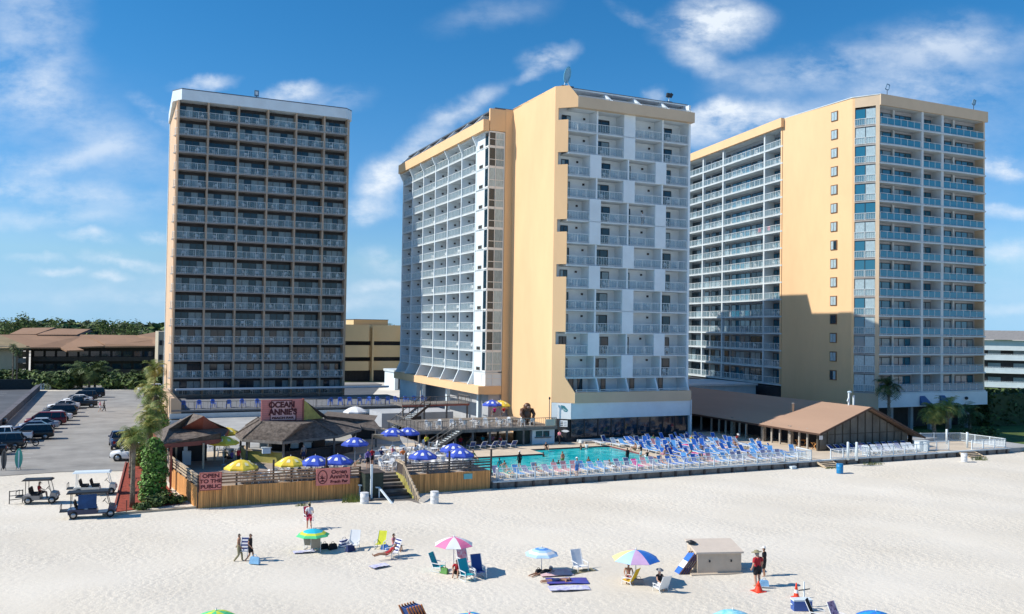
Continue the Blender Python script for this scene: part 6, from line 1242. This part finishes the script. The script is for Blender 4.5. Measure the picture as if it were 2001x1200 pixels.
pp('stout man in crimson shirt and black shorts standing with a blue bag','stand',1480,1146,.1,skin=0,top='shirt',tc_='red',bot='shorts',bc='black',hair=3,hat='wkhaki',seed=11,scale=1.12,wide=1.3)
pp('woman in black dress and cap standing behind the man in crimson','stand',1493,1128,.5,skin=1,top='shirt',tc_='black',bot='skirt',bc='black',hair=0,hat='cwhite',seed=12,scale=1.0,female=True)
bag('light blue shopping bag held low by the man in crimson',1493,1145,CL_['sky'],.5,z=.12)
# pool and terrace people
PL_=[('man in black shirt and white cap standing by the pool left end','stand',1015,917,ZP,.2,dict(skin=0,top='long',tc_='black',bot='shorts',bc='black',hat='cwhite')),
('person in blue shirt and white hat with a blue wrap at the fence','stand',1127,931,ZP,.1,dict(skin=0,top='shirt',tc_='sky',bot='skirt',bc='blue',hat='wwhite')),
('bare-chested man in green trunks standing at the pool front edge','stand',1099,916,ZP,.3,dict(skin=1,top=None,bot='shorts',bc='green',hair=0)),
('bare-chested person sitting on the pool edge at the left corner','ground',985,917,ZP,.2,dict(skin=1,top=None,bot='shorts',bc='black',hair=0)),
('person in teal swimwear standing in the pool left corner','stand',976,909,-.5,.1,dict(skin=2,top='tank',tc_='teal',bot='shorts',bc='teal',hair=0)),
('child in dark swimsuit leaning over the inner pool corner','walk',1062,892,-.4,1.4,dict(skin=2,top='tank',tc_='black',bot='shorts',bc='black',hair=0,scale=.8)),
('swimmer with dark hair left of the bare-chested man','stand',1081,906,-.75,2,dict(skin=2,top=None,bot='shorts',bc='black',hair=0)),
('second swimmer close beside the bare-chested man','stand',1091,906,-.75,3,dict(skin=2,top=None,bot='shorts',bc='black',hair=0,scale=.95)),
('swimmer with dark hair in the middle of the pool front half','stand',1150,902,-.7,2,dict(skin=2,top=None,bot='shorts',bc='black',hair=0)),
('pink-shouldered swimmer right of the middle one','stand',1169,904,-.8,1,dict(skin=0,top=None,bot='shorts',bc='pink',hair=1)),
('swimmer at the back edge of the pool, left of two','stand',1135,878,-.5,1,dict(skin=1,top='tank',tc_='black',bot='shorts',bc='black',hair=0)),
('swimmer at the back edge of the pool, right of two','stand',1146,876,-.5,-1,dict(skin=0,top='tank',tc_='white',bot='shorts',bc='black',hair=0)),
('person sitting on the notched back corner of the pool','ground',1067,879,ZP,2.9,dict(skin=1,top='tank',tc_='black',bot='shorts',bc='black',hair=0)),
('person in pink shirt walking past the white kiosk','walk',1093,869,ZP,-1.2,dict(skin=0,top='shirt',tc_='pink',bot='pants',bc='black',hair=0)),
('person seen from behind in black at the pool front right','stand',1226,906,-.1,.2,dict(skin=2,top='shirt',tc_='black',bot='shorts',bc='black',hair=0)),
('person in black and white top at the right pool corner, left one','stand',1252,900,ZP,.6,dict(skin=1,top='shirt',tc_='black',bot='shorts',bc='white',hair=1)),
('person in black and white top at the right pool corner, right one','ground',1264,895,ZP,.2,dict(skin=0,top='tank',tc_='black',bot='shorts',bc='white',hair=0)),
('tanned person sitting on the lounger at the pool back right corner','sit',1236,863,ZP,2.4,dict(skin=1,top='bikini',tc_='white',bot='bikini',bc='black',hair=0)),
('tanned person sitting on the pool right edge','ground',1241,881,ZP,1.6,dict(skin=1,top=None,bot='shorts',bc='khaki',hair=1)),
('pale pink shouldered person sitting right of the pool','sit',1298,896,ZP,.5,dict(skin=0,top=None,bot='shorts',bc='pink',hair=1)),
('person in dark red top with a dark-haired child right of the pool','sit',1310,892,ZP,.2,dict(skin=2,top='shirt',tc_='red',bot='shorts',bc='black',hair=0)),
('person lying in pink swimwear on the lounger right of the pool','recline',1343,897,ZP,.3,dict(skin=0,top='bikini',tc_='pink',bot='bikini',bc='pink',hair=1)),
('person in dark swimwear reclining amid the blue loungers','recline',1397,868,ZP,-.6,dict(skin=1,top='bikini',tc_='black',bot='bikini',bc='black',hair=0)),
('person reclining under a white shade hat amid the blue loungers','recline',1436,864,ZP,.2,dict(skin=1,top='tank',tc_='red',bot='shorts',bc='white',hair=0,hat='wwhite')),
('person in white reclining at the far right blue loungers','recline',1480,869,ZP,-.4,dict(skin=1,top='tank',tc_='white',bot='shorts',bc='white',hair=0)),
('bright pink person reclining beside the two left white posts','recline',1683,880,ZP,2.7,dict(skin=0,top='shirt',tc_='pink',bot='shorts',bc='pink',hair=3)),
('person in navy sitting on the long shaded step by the glass front','sit',1228,858,ZP,2.5,dict(skin=2,top='shirt',tc_='navy',bot='shorts',bc='white',hair=0)),
('person in patterned red sitting in front of the viewing deck','sit',978,872,ZP,3.3,dict(skin=0,top='tank',tc_='red',bot='shorts',bc='white',hair=3)),
('person lying in pale swimwear on the lounger left of the pool','recline',957,872,ZP,2.9,dict(skin=0,top='bikini',tc_='white',bot='bikini',bc='white',hair=3)),
('man in purple shirt sitting at a table left of the bar','sit',452,905,ZD,.9,dict(skin=1,top='shirt',tc_='purple',bot='shorts',bc='black',hair=0)),
('person in olive shirt sitting left of the man in purple','sit',440,903,ZD,-.5,dict(skin=1,top='shirt',tc_='khaki',bot='shorts',bc='black',hair=0)),
('person in dark red shirt standing at the bar left corner','stand',466,912,ZD,-1,dict(skin=0,top='shirt',tc_='red',bot='shorts',bc='black',hair=3)),
('man in grey shirt standing between bar and yellow umbrella','stand',593,905,ZD,.2,dict(skin=0,top='shirt',tc_='grey',bot='shorts',bc='navy',hair=3)),
('person in purple striped shirt standing at the stairway head','stand',719,916,ZD,.1,dict(skin=1,top='long',tc_='purple',bot='shorts',bc='black',hair=2)),
('person in dark shirt standing close behind the one in purple','stand',727,912,ZD,.4,dict(skin=1,top='shirt',tc_='red',bot='shorts',bc='black',hair=0)),
('person in grey patterned shirt seated by the stairway head','sit',703,915,ZD,.8,dict(skin=1,top='shirt',tc_='grey',bot='shorts',bc='khaki',hair=3)),
('person in orange shirt seated amid white terrace chairs','sit',787,900,ZD,.2,dict(skin=1,top='shirt',tc_='orange',bot='shorts',bc='black',hair=0)),
('person in yellow shirt standing at the foot of the deck stairs','stand',833,882,ZD,.2,dict(skin=1,top='shirt',tc_='yellow',bot='shorts',bc='black',hair=0)),
('person in magenta shirt seated under the viewing deck yellow umbrella','sit',966,812,2.62,.2,dict(skin=1,top='shirt',tc_='magenta',bot='shorts',bc='black',hair=0)),
('person in red shirt seated right of the one in magenta on the viewing deck','sit',984,812,2.62,.3,dict(skin=1,top='shirt',tc_='red',bot='shorts',bc='white',hair=0)),
('person with white cap standing inside the octagonal bar','stand',560,900,ZD,2.9,dict(skin=1,top='shirt',tc_='black',bot='shorts',bc='black',hat='cwhite')),
('person in grey seated at the table right of the stairs','sit',896,902,ZD,-.7,dict(skin=1,top='shirt',tc_='blue',bot='shorts',bc='black',hair=0)),
('person in pale pink walking across the car park, left of two','walk',195,805,.02,-1.3,dict(skin=0,top='shirt',tc_='pink',bot='shorts',bc='white',hair=0)),
('person in black walking across the car park, right of two','walk',203,804,.02,-1.6,dict(skin=2,top='shirt',tc_='black',bot='pants',bc='black',hair=0)),
('person in white shirt on a middle tower balcony, fifth row from top','stand',0,0,0,PI,dict(skin=1,top='shirt',tc_='white',bot='shorts',bc='grey',hair=0))]
for i,(lb,pose,px,py,z,rz,k) in enumerate(PL_):
    if px==0: person(lb,pose,60.4,92.4,27.2,rz,seed=60,**k); continue
    u,v=at(px,py,max(z,ZP-.14) if z<ZP and z<-.1 else z); person(lb,pose,u,v,z,rz,seed=20+i,**k)
# ================================================================ vehicles
TYR=M('tyre_rubber',(.02,.02,.02),.8,var=0); RIM=M('wheel_rim',(.35,.36,.38),.3,metal=.8,var=0); CGL=M('car_glass',(.01,.015,.02),.05,var=0,spec=.7,coat=.2); HLT=M('headlight',(.7,.72,.75),.1,var=0); TLT=M('tail_light',(.45,.01,.01),.2,var=0); BLKP=M('black_trim',(.015,.015,.015),.5,var=0)
def paint(n,c): return M('paint_'+n,c,.35,var=0,coat=.35,spec=.4)
PT_={'black':paint('black',(.008,.008,.010)),'navy':paint('navy',(.008,.022,.075)),'white':paint('white',(.72,.73,.74)),'silver':paint('silver',(.30,.34,.40)),'dark red':paint('dark_red',(.16,.01,.015)),'dark grey':paint('dark_grey',(.035,.038,.042)),'charcoal':paint('charcoal',(.018,.019,.022))}
def wheel(t,x,y,r=.34,w=.22,hub=True):
    b=MB(); n=16; s_=1 if y>0 else -1
    b.tube([(x,y-w/2,r),(x,y-w*.4,r),(x,y+w*.4,r),(x,y+w/2,r)],[r*.9,r,r,r*.9],TYR,n); q=obj('wheel',b,t)
    b=MB(); b.tube([(x,y+s_*w*.5,r),(x,y+s_*(w*.5+.015),r)],[r*.62,r*.55],RIM,10); obj('rim',b,q)
def car(kind,cname,label,u,v,rz,group=None,z=.02):
    pm=PT_[cname]; t=thing('parked_car' if kind!='pickup' else 'pickup_truck',label,{'sedan':'car','suv':'car','van':'car','pickup':'truck'}[kind],u,v,z,rz,group)
    L_,W_,belt,roof={'sedan':(4.7,.90,.92,1.44),'suv':(4.7,.95,1.08,1.75),'van':(5.0,.98,1.05,1.80),'pickup':(5.5,.98,1.12,1.82)}[kind]; h=L_/2
    # lower body loft, front is -x
    st={'sedan':[(-h,.35,.62,.70),(-h+.12,.22,.72,.84),(-h+1.1,.2,.88,.90),(-.9,.2,.93,.90),(.9,.2,.95,.90),(h-.9,.2,1.0,.90),(h-.12,.24,.98,.84),(h,.4,.85,.74)],
        'suv':[(-h,.4,.80,.76),(-h+.12,.28,.95,.88),(-h+1.0,.25,1.05,.95),(-.9,.25,1.08,.95),(.9,.25,1.1,.95),(h-.5,.25,1.12,.95),(h-.08,.3,1.1,.9),(h,.42,.95,.84)],
        'van':[(-h,.35,.72,.80),(-h+.12,.25,.88,.90),(-h+.8,.22,1.0,.98),(-.9,.22,1.05,.98),(.9,.22,1.07,.98),(h-.5,.22,1.08,.98),(h-.06,.28,1.08,.93),(h,.4,.95,.88)],
        'pickup':[(-h,.45,.9,.82),(-h+.1,.32,1.08,.93),(-h+1.2,.3,1.14,.98),(-.9,.3,1.14,.98),(.7,.3,1.14,.98),(.75,.3,1.14,.98),(h-.06,.32,1.12,.96),(h,.42,1.08,.93)]}[kind]
    b=MB(); vs=[]
    for x,z0,z1,w_ in st:
        for y,zz in ((-w_*.86,z0),(-w_,z0+.12),(-w_,z1-.18),(-w_*.9,z1-.02),(0,z1+.015),(w_*.9,z1-.02),(w_,z1-.18),(w_,z0+.12),(w_*.86,z0)): vs.append((x,y,zz))
    n=9; k=len(st)
    b.add(vs,[(i*n+j,(i+1)*n+j,(i+1)*n+(j+1)%n,i*n+(j+1)%n) for i in range(k-1) for j in range(n)]+[tuple(range(n)),tuple(range((k-1)*n,k*n))[::-1]],pm,True)
    for x in (-h+.82,h-.85):
        for y in (-1,1): b.tube([(x,y*W_*.90,.36),(x,y*(W_+.006),.36)],[.42,.42],BLKP,14,smooth=False)
    obj('body',b,t)
    x0,x1,x2,x3={'sedan':(-1.25,-.45,1.0,1.85),'suv':(-1.3,-.65,1.95,2.28),'van':(-1.75,-.75,2.2,2.45),'pickup':(-1.2,-.55,.55,.75)}[kind]; wb,wt=W_*.93,W_*.74
    B=[(x0,-wb,belt-.02),(x3,-wb,belt),(x3,wb,belt),(x0,wb,belt-.02)]; T_=[(x1,-wt,roof-.05),(x2,-wt,roof-.05),(x2,wt,roof-.05),(x1,wt,roof-.05)]
    b=MB(); b.add(B+T_,[(0,1,5,4),(1,2,6,5),(2,3,7,6),(3,0,4,7)],CGL); obj('windows',b,t)
    b=MB(); b.add([(x1-.08,-wt-.02,roof-.07),(x2+.06,-wt-.02,roof-.07),(x2+.06,wt+.02,roof-.07),(x1-.08,wt+.02,roof-.07),(x1+.1,-wt*.8,roof),(x2-.1,-wt*.8,roof),(x2-.1,wt*.8,roof),(x1+.1,wt*.8,roof)],[(3,2,1,0),(4,5,6,7),(0,1,5,4),(1,2,6,5),(2,3,7,6),(3,0,4,7)],pm,False)
    for i in range(4): b.bar(B[i],T_[i],.09,.06,pm)
    xm=(x1+x2)/2
    for s_ in (-1,1):
        b.bar((xm-.05,s_*(wb+.005),belt),(xm,s_*(wt+.012),roof-.06),.07,.03,pm)
        if kind in('suv','van'): b.bar((x2-.35,s_*(wb+.005),belt),(x2-.4,s_*(wt+.012),roof-.06),.07,.03,pm)
    obj('roof',b,t)
    if kind=='pickup': b=MB(); b.box(.85,h-.1,-.78,.78,1.146,1.155,BLKP); obj('cargo_bed',b,t)
    for x in (-h+.82,h-.85):
        for y in (-W_+.1,W_-.1): wheel(t,x,y,.36 if kind!='sedan' else .33)
    for s_ in (-1,1):
        b=MB(); b.box(-h-.02,-h+.14,s_*W_*.62-.18,s_*W_*.62+.18,.62,.76,HLT); obj('headlight',b,t); b=MB(); b.box(h-.12,h+.015,s_*W_*.70-.14,s_*W_*.70+.12,.72,.98 if kind!='sedan' else .86,TLT); obj('tail_light',b,t)
        b=MB(); b.box(x0+.35,x0+.5,s_*(W_+.0)-.02,s_*(W_+.16)+.02,belt-.02,belt+.14,pm) if s_>0 else b.box(x0+.35,x0+.5,-(W_+.16),-(W_),belt-.02,belt+.14,pm); obj('mirror',b,t)
    b=MB(); b.box(h-.03,h+.03,-W_*.8,W_*.8,.32,.5,BLKP); b.box(-h-.03,-h+.05,-W_*.8,W_*.8,.32,.5,BLKP); obj('bumper',b,t)
    b=MB(); b.box(h+.0,h+.035,-.26,.26,.62,.75,WHI); obj('number_plate',b,t)
    return t
CARS=[(205,777,'van','black'),(190,783,'suv','charcoal'),(181,788,'sedan','white'),(190,797,'pickup','charcoal'),(156,800,'sedan','white'),(152,807,'sedan','black'),(150,815,'suv','black'),(141,823,'sedan','white'),(129,831,'van','dark red'),(115,839,'sedan','silver'),(104,846,'sedan','navy'),(104,859,'suv','black'),(62,864,'pickup','white'),(46,878,'suv','dark grey'),(12,890,'sedan','black')]
for i,(px,py,k,c) in enumerate(CARS):
    u,v=at(px,py,0); L_={'sedan':4.7,'suv':4.7,'van':5.,'pickup':5.5}[k]
    car(k,c,'%s %s %s from the far end in the row along the low wall'%(ordn(i),c,{'sedan':'saloon','suv':'tall estate','van':'people carrier','pickup':'pickup truck'}[k]),u-L_/2,v+.95,0,'cars parked along the low wall')
u,v=at(222,880,0); car('pickup','navy','dark blue pickup truck on the right of the car park beside the palms',u+.6,v+2.5,-PI/2+.05)
u,v=at(250,893,0); car('sedan','charcoal','dark saloon half hidden by palms right of the blue pickup',u+.2,v+3.2,-PI/2)
u,v=at(248,905,0); car('suv','white','white car nose to the sand beside the green creeper',u+.9,v+1.6,-.35)
u,v=at(285,768,0); car('suv','white','white tall car at the far end of the car park by the tower corner',u+.8,v+1.0,0)
u,v=at(10,838,0); car('sedan','charcoal','dark saloon alone in the empty left car park behind the wall',u-2.5,v+3.5,0)
def moto(label,px,py,rz):
    u,v=at(px,py,0); t=thing('motorcycle',label,'motorcycle',u,v,.02,rz,'motorcycles by the car park'); 
    for x in (-.7,.7): 
        b=MB(); n=14
        for k in range(n): a,c=2*PI*k/n,2*PI*(k+1)/n; b.bar((x+.29*math.cos(a),0,.31+.29*math.sin(a)),(x+.29*math.cos(c),0,.31+.29*math.sin(c)),.1,.09,TYR,up=(0,1,0))
        q=obj('wheel',b,t); b=MB()
        for k in range(5): a=2*PI*k/5; b.bar((x,0,.31),(x+.25*math.cos(a),0,.31+.25*math.sin(a)),.03,.03,RIM)
        obj('rim',b,q)
    b=MB(); b.blob((-.1,0,.78),(.32,.15,.15),PT_['black'],10,6); b.blob((0,0,.45),(.28,.17,.2),RIM,8,5); b.bar((-.7,0,.31),(-.45,0,1.0),.06,.06,RIM); b.bar((.7,0,.31),(-.1,0,.5),.06,.1,BLKP); b.bar((.1,.16,.25),(.9,.18,.32),.08,.08,RIM); obj('body',b,t)
    b=MB(); b.blob((.4,0,.78),(.4,.16,.09),BLKP,10,5); obj('seat',b,t); b=MB(); b.bar((-.42,-.36,1.02),(-.42,.36,1.02),.04,.04,RIM); b.blob((-.55,0,.88),(.1,.1,.1),HLT,8,5); obj('handlebar',b,t)
moto('black motorcycle with chrome nearest the black tall estate car',56,872,.2); moto('black motorcycle left of the other one by the surfboard',32,876,.3); moto('motorcycle at the left photo edge behind the grey standing board',12,884,.3)
def cart(label,u,v,rz,body,roof,rows=1,group=None):
    t=thing('golf_cart',label,'golf cart',u,v,0.02,rz,group); L_=2.3+.75*(rows-1); h=L_/2; b=MB()       # front +x
    b.ext([(-h,-.55,.28),(h-.1,-.55,.28),(h+.08,-.55,.45),(h-.05,-.55,.78),(h-.42,-.55,.86),(h-.5,-.55,.38),(-h+1.15+.75*(rows-1),-.55,.36),(-h+1.1+.75*(rows-1),-.55,.62),(-h+.1,-.55,.66),(-h-.05,-.55,.6)],(0,1.1,0),body); obj('body',b,t)
    for k in range(rows): 
        x=-h+.55+.8*k; b=MB(); b.box(x-.05,x+.45,-.5,.5,.66,.78,CL_['black']); b.ext([(x-.12,-.5,.75),(x-.02,-.5,.75),(x-.14,-.5,1.2),(x-.24,-.5,1.2)],(0,1.0,0),CL_['black']); obj('seat',b,t)
    b=MB(); b.box(-h-.55,-h+.0,-.5,.5,.5,.56,BLKP); b.bar((-h-.5,-.45,.55),(-h-.5,-.45,.95),.04,.04,BLKP); b.bar((-h-.5,.45,.55),(-h-.5,.45,.95),.04,.04,BLKP); b.bar((-h-.5,-.45,.95),(-h-.5,.45,.95),.04,.04,BLKP); obj('rear_rack',b,t)
    for x,xt in ((h-.35,h-.62),(-h+.15,-h+.15)):
        for y in (-.5,.5): b=MB(); b.bar((x,y,.7),(xt,y*.98,1.78),.04,.04,roof if roof is WHI else BLKP); obj('post',b,t)
    b=MB(); b.add([(-h-.15,-.62,1.76),(h-.35,-.62,1.76),(h-.35,.62,1.76),(-h-.15,.62,1.76),(-h-.05,-.5,1.86),(h-.5,-.5,1.86),(h-.5,.5,1.86),(-h-.05,.5,1.86)],[(3,2,1,0),(4,5,6,7),(0,1,5,4),(1,2,6,5),(2,3,7,6),(3,0,4,7)],roof); obj('roof',b,t)
    b=MB(); b.add([(h-.33,-.46,.85),(h-.33,.46,.85),(h-.6,.46,1.72),(h-.6,-.46,1.72)],[(0,1,2,3)],RLG); obj('windshield',b,t)
    b=MB(); b.bar((h-.5,.22,.8),(h-.75,.22,1.08),.03,.03,BLKP)
    for k in range(10): a,c=2*PI*k/10,2*PI*(k+1)/10; b.bar((h-.77+.1*math.sin(a),.22+.17*math.cos(a),1.1+.12*math.sin(a)),(h-.77+.1*math.sin(c),.22+.17*math.cos(c),1.1+.12*math.sin(c)),.03,.03,BLKP)
    obj('steering_wheel',b,t)
    for x in (-h+.35,h-.3):
        for y in (-.52,.52): wheel(t,x,y,.27,.2)
    for y in (-.35,.35): b=MB(); b.blob((h+.03,y,.62),(.05,.09,.07),HLT,8,5); obj('headlight',b,t)
    return t
u,v=at(80,984,0); cart('dark-roofed golf cart with a driver in red facing right',u,v+.3,-.15,M('cart_taupe',(.30,.27,.25),.4,var=0),BLKP); person('driver in red shirt sitting in the dark-roofed golf cart','sit',u-.12,v+.5,.33,-PI/2-.15,skin=0,top='shirt',tc_='red',bot='shorts',bc='black',hair=0,hat='cgrey',seed=88)
u,v=at(186,968,0); cart('long white golf cart with white roof behind the dark blue one',u,v+.6,-.1,M('cart_cream',(.7,.68,.62),.4,var=0),WHI,2)
t=cart('black and dark blue golf cart nearest the camera beside the red mulch',*at(180,1010,0),-.05,PT_['navy'],BLKP,2); b=MB(); b.box(-.9,.3,-.56,-.52,.7,1.7,M('navy_curtain',(.02,.07,.2),.8,var=.2)); obj('side_curtain',b,t)
def board(label,px,py,mt,w_,l,rz=0,stripe=None):
    u,v=at(px,py,0); t=thing('surfboard',label,'surfboard',u,v,0,rz); b=MB(); n=14; pts=[]
    for i in range(n+1): q=i/n; pts.append((w_/2*(math.sin(PI*min(1,q*1.0+.0))**.55 if q<1 else 0)*(1 if q<.5 else 1)+.02,.12+q*l))
    out=[(x,0,z) for x,z in pts]+[(-x,0,z) for x,z in pts[::-1]]; b.ext([(x,-.04,z) for x,_,z in out],(0,.08,0),mt); obj('board',b,t)
    b=MB(); b.box(-.05,.05,-.05,.05,.15,l*.95,stripe or WHI); obj('stringer',b,t); b=MB(); b.bar((-.2,0,0),(-.15,0,.3),.04,.04,FRM); b.bar((.2,0,0),(.15,0,.3),.04,.04,FRM); obj('stand',b,t)
board('turquoise surfboard standing upright at the car park edge',36,918,M('surf_teal',(.0,.34,.28),.3,var=.05,coat=.5),.62,1.9,0)
board('dark grey standing board left of the turquoise surfboard',7,920,M('surf_grey',(.12,.12,.12),.5,var=.1),.42,1.9,0,BLKP)
b=MB(); 
for x in (0,.9): b.bar((x,0,0),(x,0,1.0),.06,.06,FRM)
for z_ in (.3,.6,.95): b.bar((0,0,z_),(.9,0,z_),.05,.05,FRM)
single('bike_rack',b,'small dark rail frame left of the first golf cart','rack',*at(18,985,0),0,.3)
# ================================================================ planting beside the deck
MUL=M('red_mulch',(.36,.07,.04),.95,var=.3,scale=3,bump=.4,bscale=9)
struct('mulch_bed',poly([at(226,1001,0),at(352,985,0),at(330,955,0),at(300,915,0),at(262,900,0),at(246,905,0)],.03,MUL))
b=MB(); p,q=at(200,1008,0),at(392,992,0); b.bar((0,0,.06),(q[0]-p[0],q[1]-p[1],.06),.16,.16,WD2); single('timber_edging',b,'pale timber edging running along the sand from the mulch to the deck corner','edging',*p)
b=MB(); p,q=at(222,1000,0),at(246,905,0); b.bar((0,0,.06),(q[0]-p[0],q[1]-p[1],.06),.14,.16,REDW)
single('timber_edging',b,'red timber edging along the left side of the mulch bed','edging',*p); b=MB()
for k in range(3): pk=at(228+k*0,998-k*14,0); 
b.bar((0,0,0),(0,0,.85),.08,.08,REDW); single('post',b,'short red post at the front of the mulch bed','post',*at(247,1000,0))
def creeper():
    u,v=at(300,984,0); t=thing('creeper',"tall green creeper-covered column beside the bar deck's left end",'shrub',u,v+.6,0); rg=random.Random(9); b=MB()
    BG=[M('bright_leaf',(.13,.30,.04),.6,var=.2,scale=3),M('bright_leaf_two',(.20,.38,.07),.6,var=.2,scale=3),LEAF[1]]
    for z_,r in ((.6,1.15),(1.4,1.05),(2.2,1.1),(3.0,1.0),(3.8,1.0),(4.3,.7)): leaves(b,(rg.uniform(-.12,.12),rg.uniform(-.1,.1),z_),(r*1.0,r*.85,.75),900,.13,rg,BG,.5)
    obj('foliage',b,t); b=MB()
    for k in range(6): b.tube([(rg.uniform(-.5,.5),rg.uniform(-.3,.3),0),(rg.uniform(-.3,.3),rg.uniform(-.2,.2),4.2)],[.06,.04],BARK,5)
    obj('stem',b,t)
creeper()
for i,(lb,px,py,h,cr,nf,ln) in enumerate((('leaning palm with shaggy yellowish crown nearest the golf carts',258,992,5.3,1.55,44,.0),('shaggy palm right behind the leaning one, beside the green creeper',285,960,5.4,1.6,40,.1),('small shaggy palm left of the creeper in front of the blue pickup',256,935,4.0,1.25,34,-.1),('palm in the cluster just left of the red-brown hut',290,905,5.0,1.8,40,0),('palm in front of the dark tower left corner',302,862,5.6,2.3,38,0),('palm further back at the dark tower left corner',287,838,5.2,2.2,34,0),('farthest palm of the left cluster by the tower side wall',300,800,6.6,2.4,34,0))):
    palm(lb,*at(px,py,0),h,cr,nf,200+i,0,'palms by the left tower and deck',None,ln,.16,10)
for i,(px,py,r,h) in enumerate(((300,990,.8,.9),(325,985,.9,1.0),(345,983,.7,.6),(278,998,.6,.6),(316,840,1.8,2.4),(322,825,1.6,2.2),(296,880,1.4,1.6))):
    shrub('%s bushy green shrub from the front in the bed beside the deck and hut'%ordn(i),*at(px,py,0),r,h,500,300+i,.13,'shrubs beside the deck')
for i,(lb,px,py,r,h,n) in enumerate((('tuft of beach weeds at the right end of the bar deck front',688,983,.9,.75,150),('small weeds at the middle of the bar deck front',590,989,.5,.25,60),('dune weeds below the right pool deck fence',1706,908,1.5,.3,160),('dune weeds right of the white barrel',1915,899,1.3,.5,160),('low green plants right of the brown restaurant',1812,853,2.0,.9,300),('weeds beside the blue barrel',1625,916,.9,.25,80))):
    u,v=at(px,py,0); t=thing('weeds',lb,'plant',u,v,0); rg=random.Random(400+i); b=MB()
    for k in range(n):
        a=rg.random()*6.28; q=r*rg.random()**.7; x,y=math.cos(a)*q,math.sin(a)*q*.5; e=rg.uniform(-.15,.15); b.add([(x-.025,y,0),(x+.025,y,0),(x+e,y+rg.uniform(-.1,.1),h*rg.uniform(.5,1.2))],[(0,1,2)],rg.choice([PALM[0],PALM[0],PALM[1]]))
    obj('blades',b,t)
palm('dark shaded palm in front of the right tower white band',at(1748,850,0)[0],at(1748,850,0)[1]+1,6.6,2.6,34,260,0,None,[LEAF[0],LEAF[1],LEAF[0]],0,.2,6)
palm('sunlit bushy palm right of the brown restaurant, left trunk',*at(1826,866,0),3.9,2.5,52,261,0,None,None,-.2,.24,10)
palm('sunlit bushy palm right of the brown restaurant, right trunk',*at(1850,862,0),4.4,2.4,48,262,0,None,None,.3,.22,8)
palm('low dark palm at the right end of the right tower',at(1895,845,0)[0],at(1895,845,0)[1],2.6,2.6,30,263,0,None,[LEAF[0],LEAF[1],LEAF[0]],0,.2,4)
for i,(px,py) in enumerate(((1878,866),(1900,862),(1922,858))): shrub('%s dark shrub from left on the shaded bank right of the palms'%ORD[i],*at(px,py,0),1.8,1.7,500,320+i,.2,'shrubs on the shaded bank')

# towels hung over balcony rails
for lb,u,v,z,rz,mt in (('pink towel over a rail on the sunlit side of the right tower',98.0,112.5,30.33,-PI/2-.15,CL_['pink']),('red towel over a rail in the middle of the right tower left flank',98.35,115.2,30.33,-PI/2-.15,CL_['crimson'])):
    b=MB(); b.ext([(0,-.06,.45),(.8,-.07,.42),(.8,-.05,1.1),(.8,.06,1.1),(.8,.07,.6),(0,.07,.63),(0,.06,1.1),(0,-.05,1.1)],(0,-.01,0),mt) if 0 else b.box(0,.8,-.075,-.045,.42,1.1,mt).box(0,.8,-.075,.075,1.1,1.12,mt)
    single('towel',b,lb,'towel',u,v,z,rz)

YB=[PALM[0],PALM[1],M('bright_leaf')]
for i,(px,py,r,h) in enumerate(((296,905,1.5,3.6),(278,915,1.2,2.8),(306,868,1.6,3.6),(309,830,1.7,3.8),(300,795,1.9,3.6))):
    shrub('%s tall yellow-green bush from the front in the planting left of hut and tower'%ordn(i),*at(px,py,0),r,h,1100,340+i,.17,'bushes left of the hut',mats=YB)
for i in range(6):
    person('%s person from left seated in the shade under the viewing deck'%ORD[i],'sit',33.4+i*1.35,91.8+.3*(i%2),ZP,[.3,2.9,-.5,.8,3.4,0][i],skin=i%3,top='shirt',tc_=('white','navy','red','grey','teal','pink')[i],bot='shorts',bc=('khaki','black','navy')[i%3],hair=i%3,seed=90+i,female=i%2==1)
for i,(j,c) in enumerate(((1,'teal'),(4,'navy'),(12,'white'),(18,'red'),(23,'black'),(29,'pink'))):
    person('%s sunbather from left lying on a lounger in the row along the beach fence'%ORD[i],'recline',31.9+j*.985,71.7,ZP+.0,PI,skin=i%3,top='bikini' if i%2 else None,tc_=c,bot='bikini' if i%2 else 'shorts',bc=c,hair=i%3,seed=110+i,female=bool(i%2))
for i,(u,v,c) in enumerate(((56.3,80.4,'white'),(59.4,78.4,'navy'),(62.3,84.3,'yellow'),(65.4,80.2,'black'),(58.1,86.0,'green'))):
    person('%s sunbather from left amid the crowded blue loungers right of the pool'%ORD[sorted((56.3,59.4,62.3,65.4,58.1)).index(u)],'recline' if i%2 else 'sit',u,v,ZP,PI-.2,skin=(i+1)%3,top='bikini' if i%2 else 'shirt',tc_=c,bot='shorts',bc=c,hair=i%3,seed=120+i)
for i,(px,py) in enumerate(((745,900),(768,896),(812,893),(857,900),(925,905),(640,932),(585,938),(500,935))):
    u,v=at(px,py,ZD); v=max(v,71.6); person('%s small diner from left seated among the white chairs of the bar terrace'%ORD[sorted((745,768,812,857,925,640,585,500)).index(px)],'sit',u,v,ZD,rnd.uniform(0,6),skin=i%3,top='shirt',tc_=('navy','pink','white','grey','green','black','blue','khaki')[i],bot='shorts',bc='black',hair=i%4,seed=130+i)
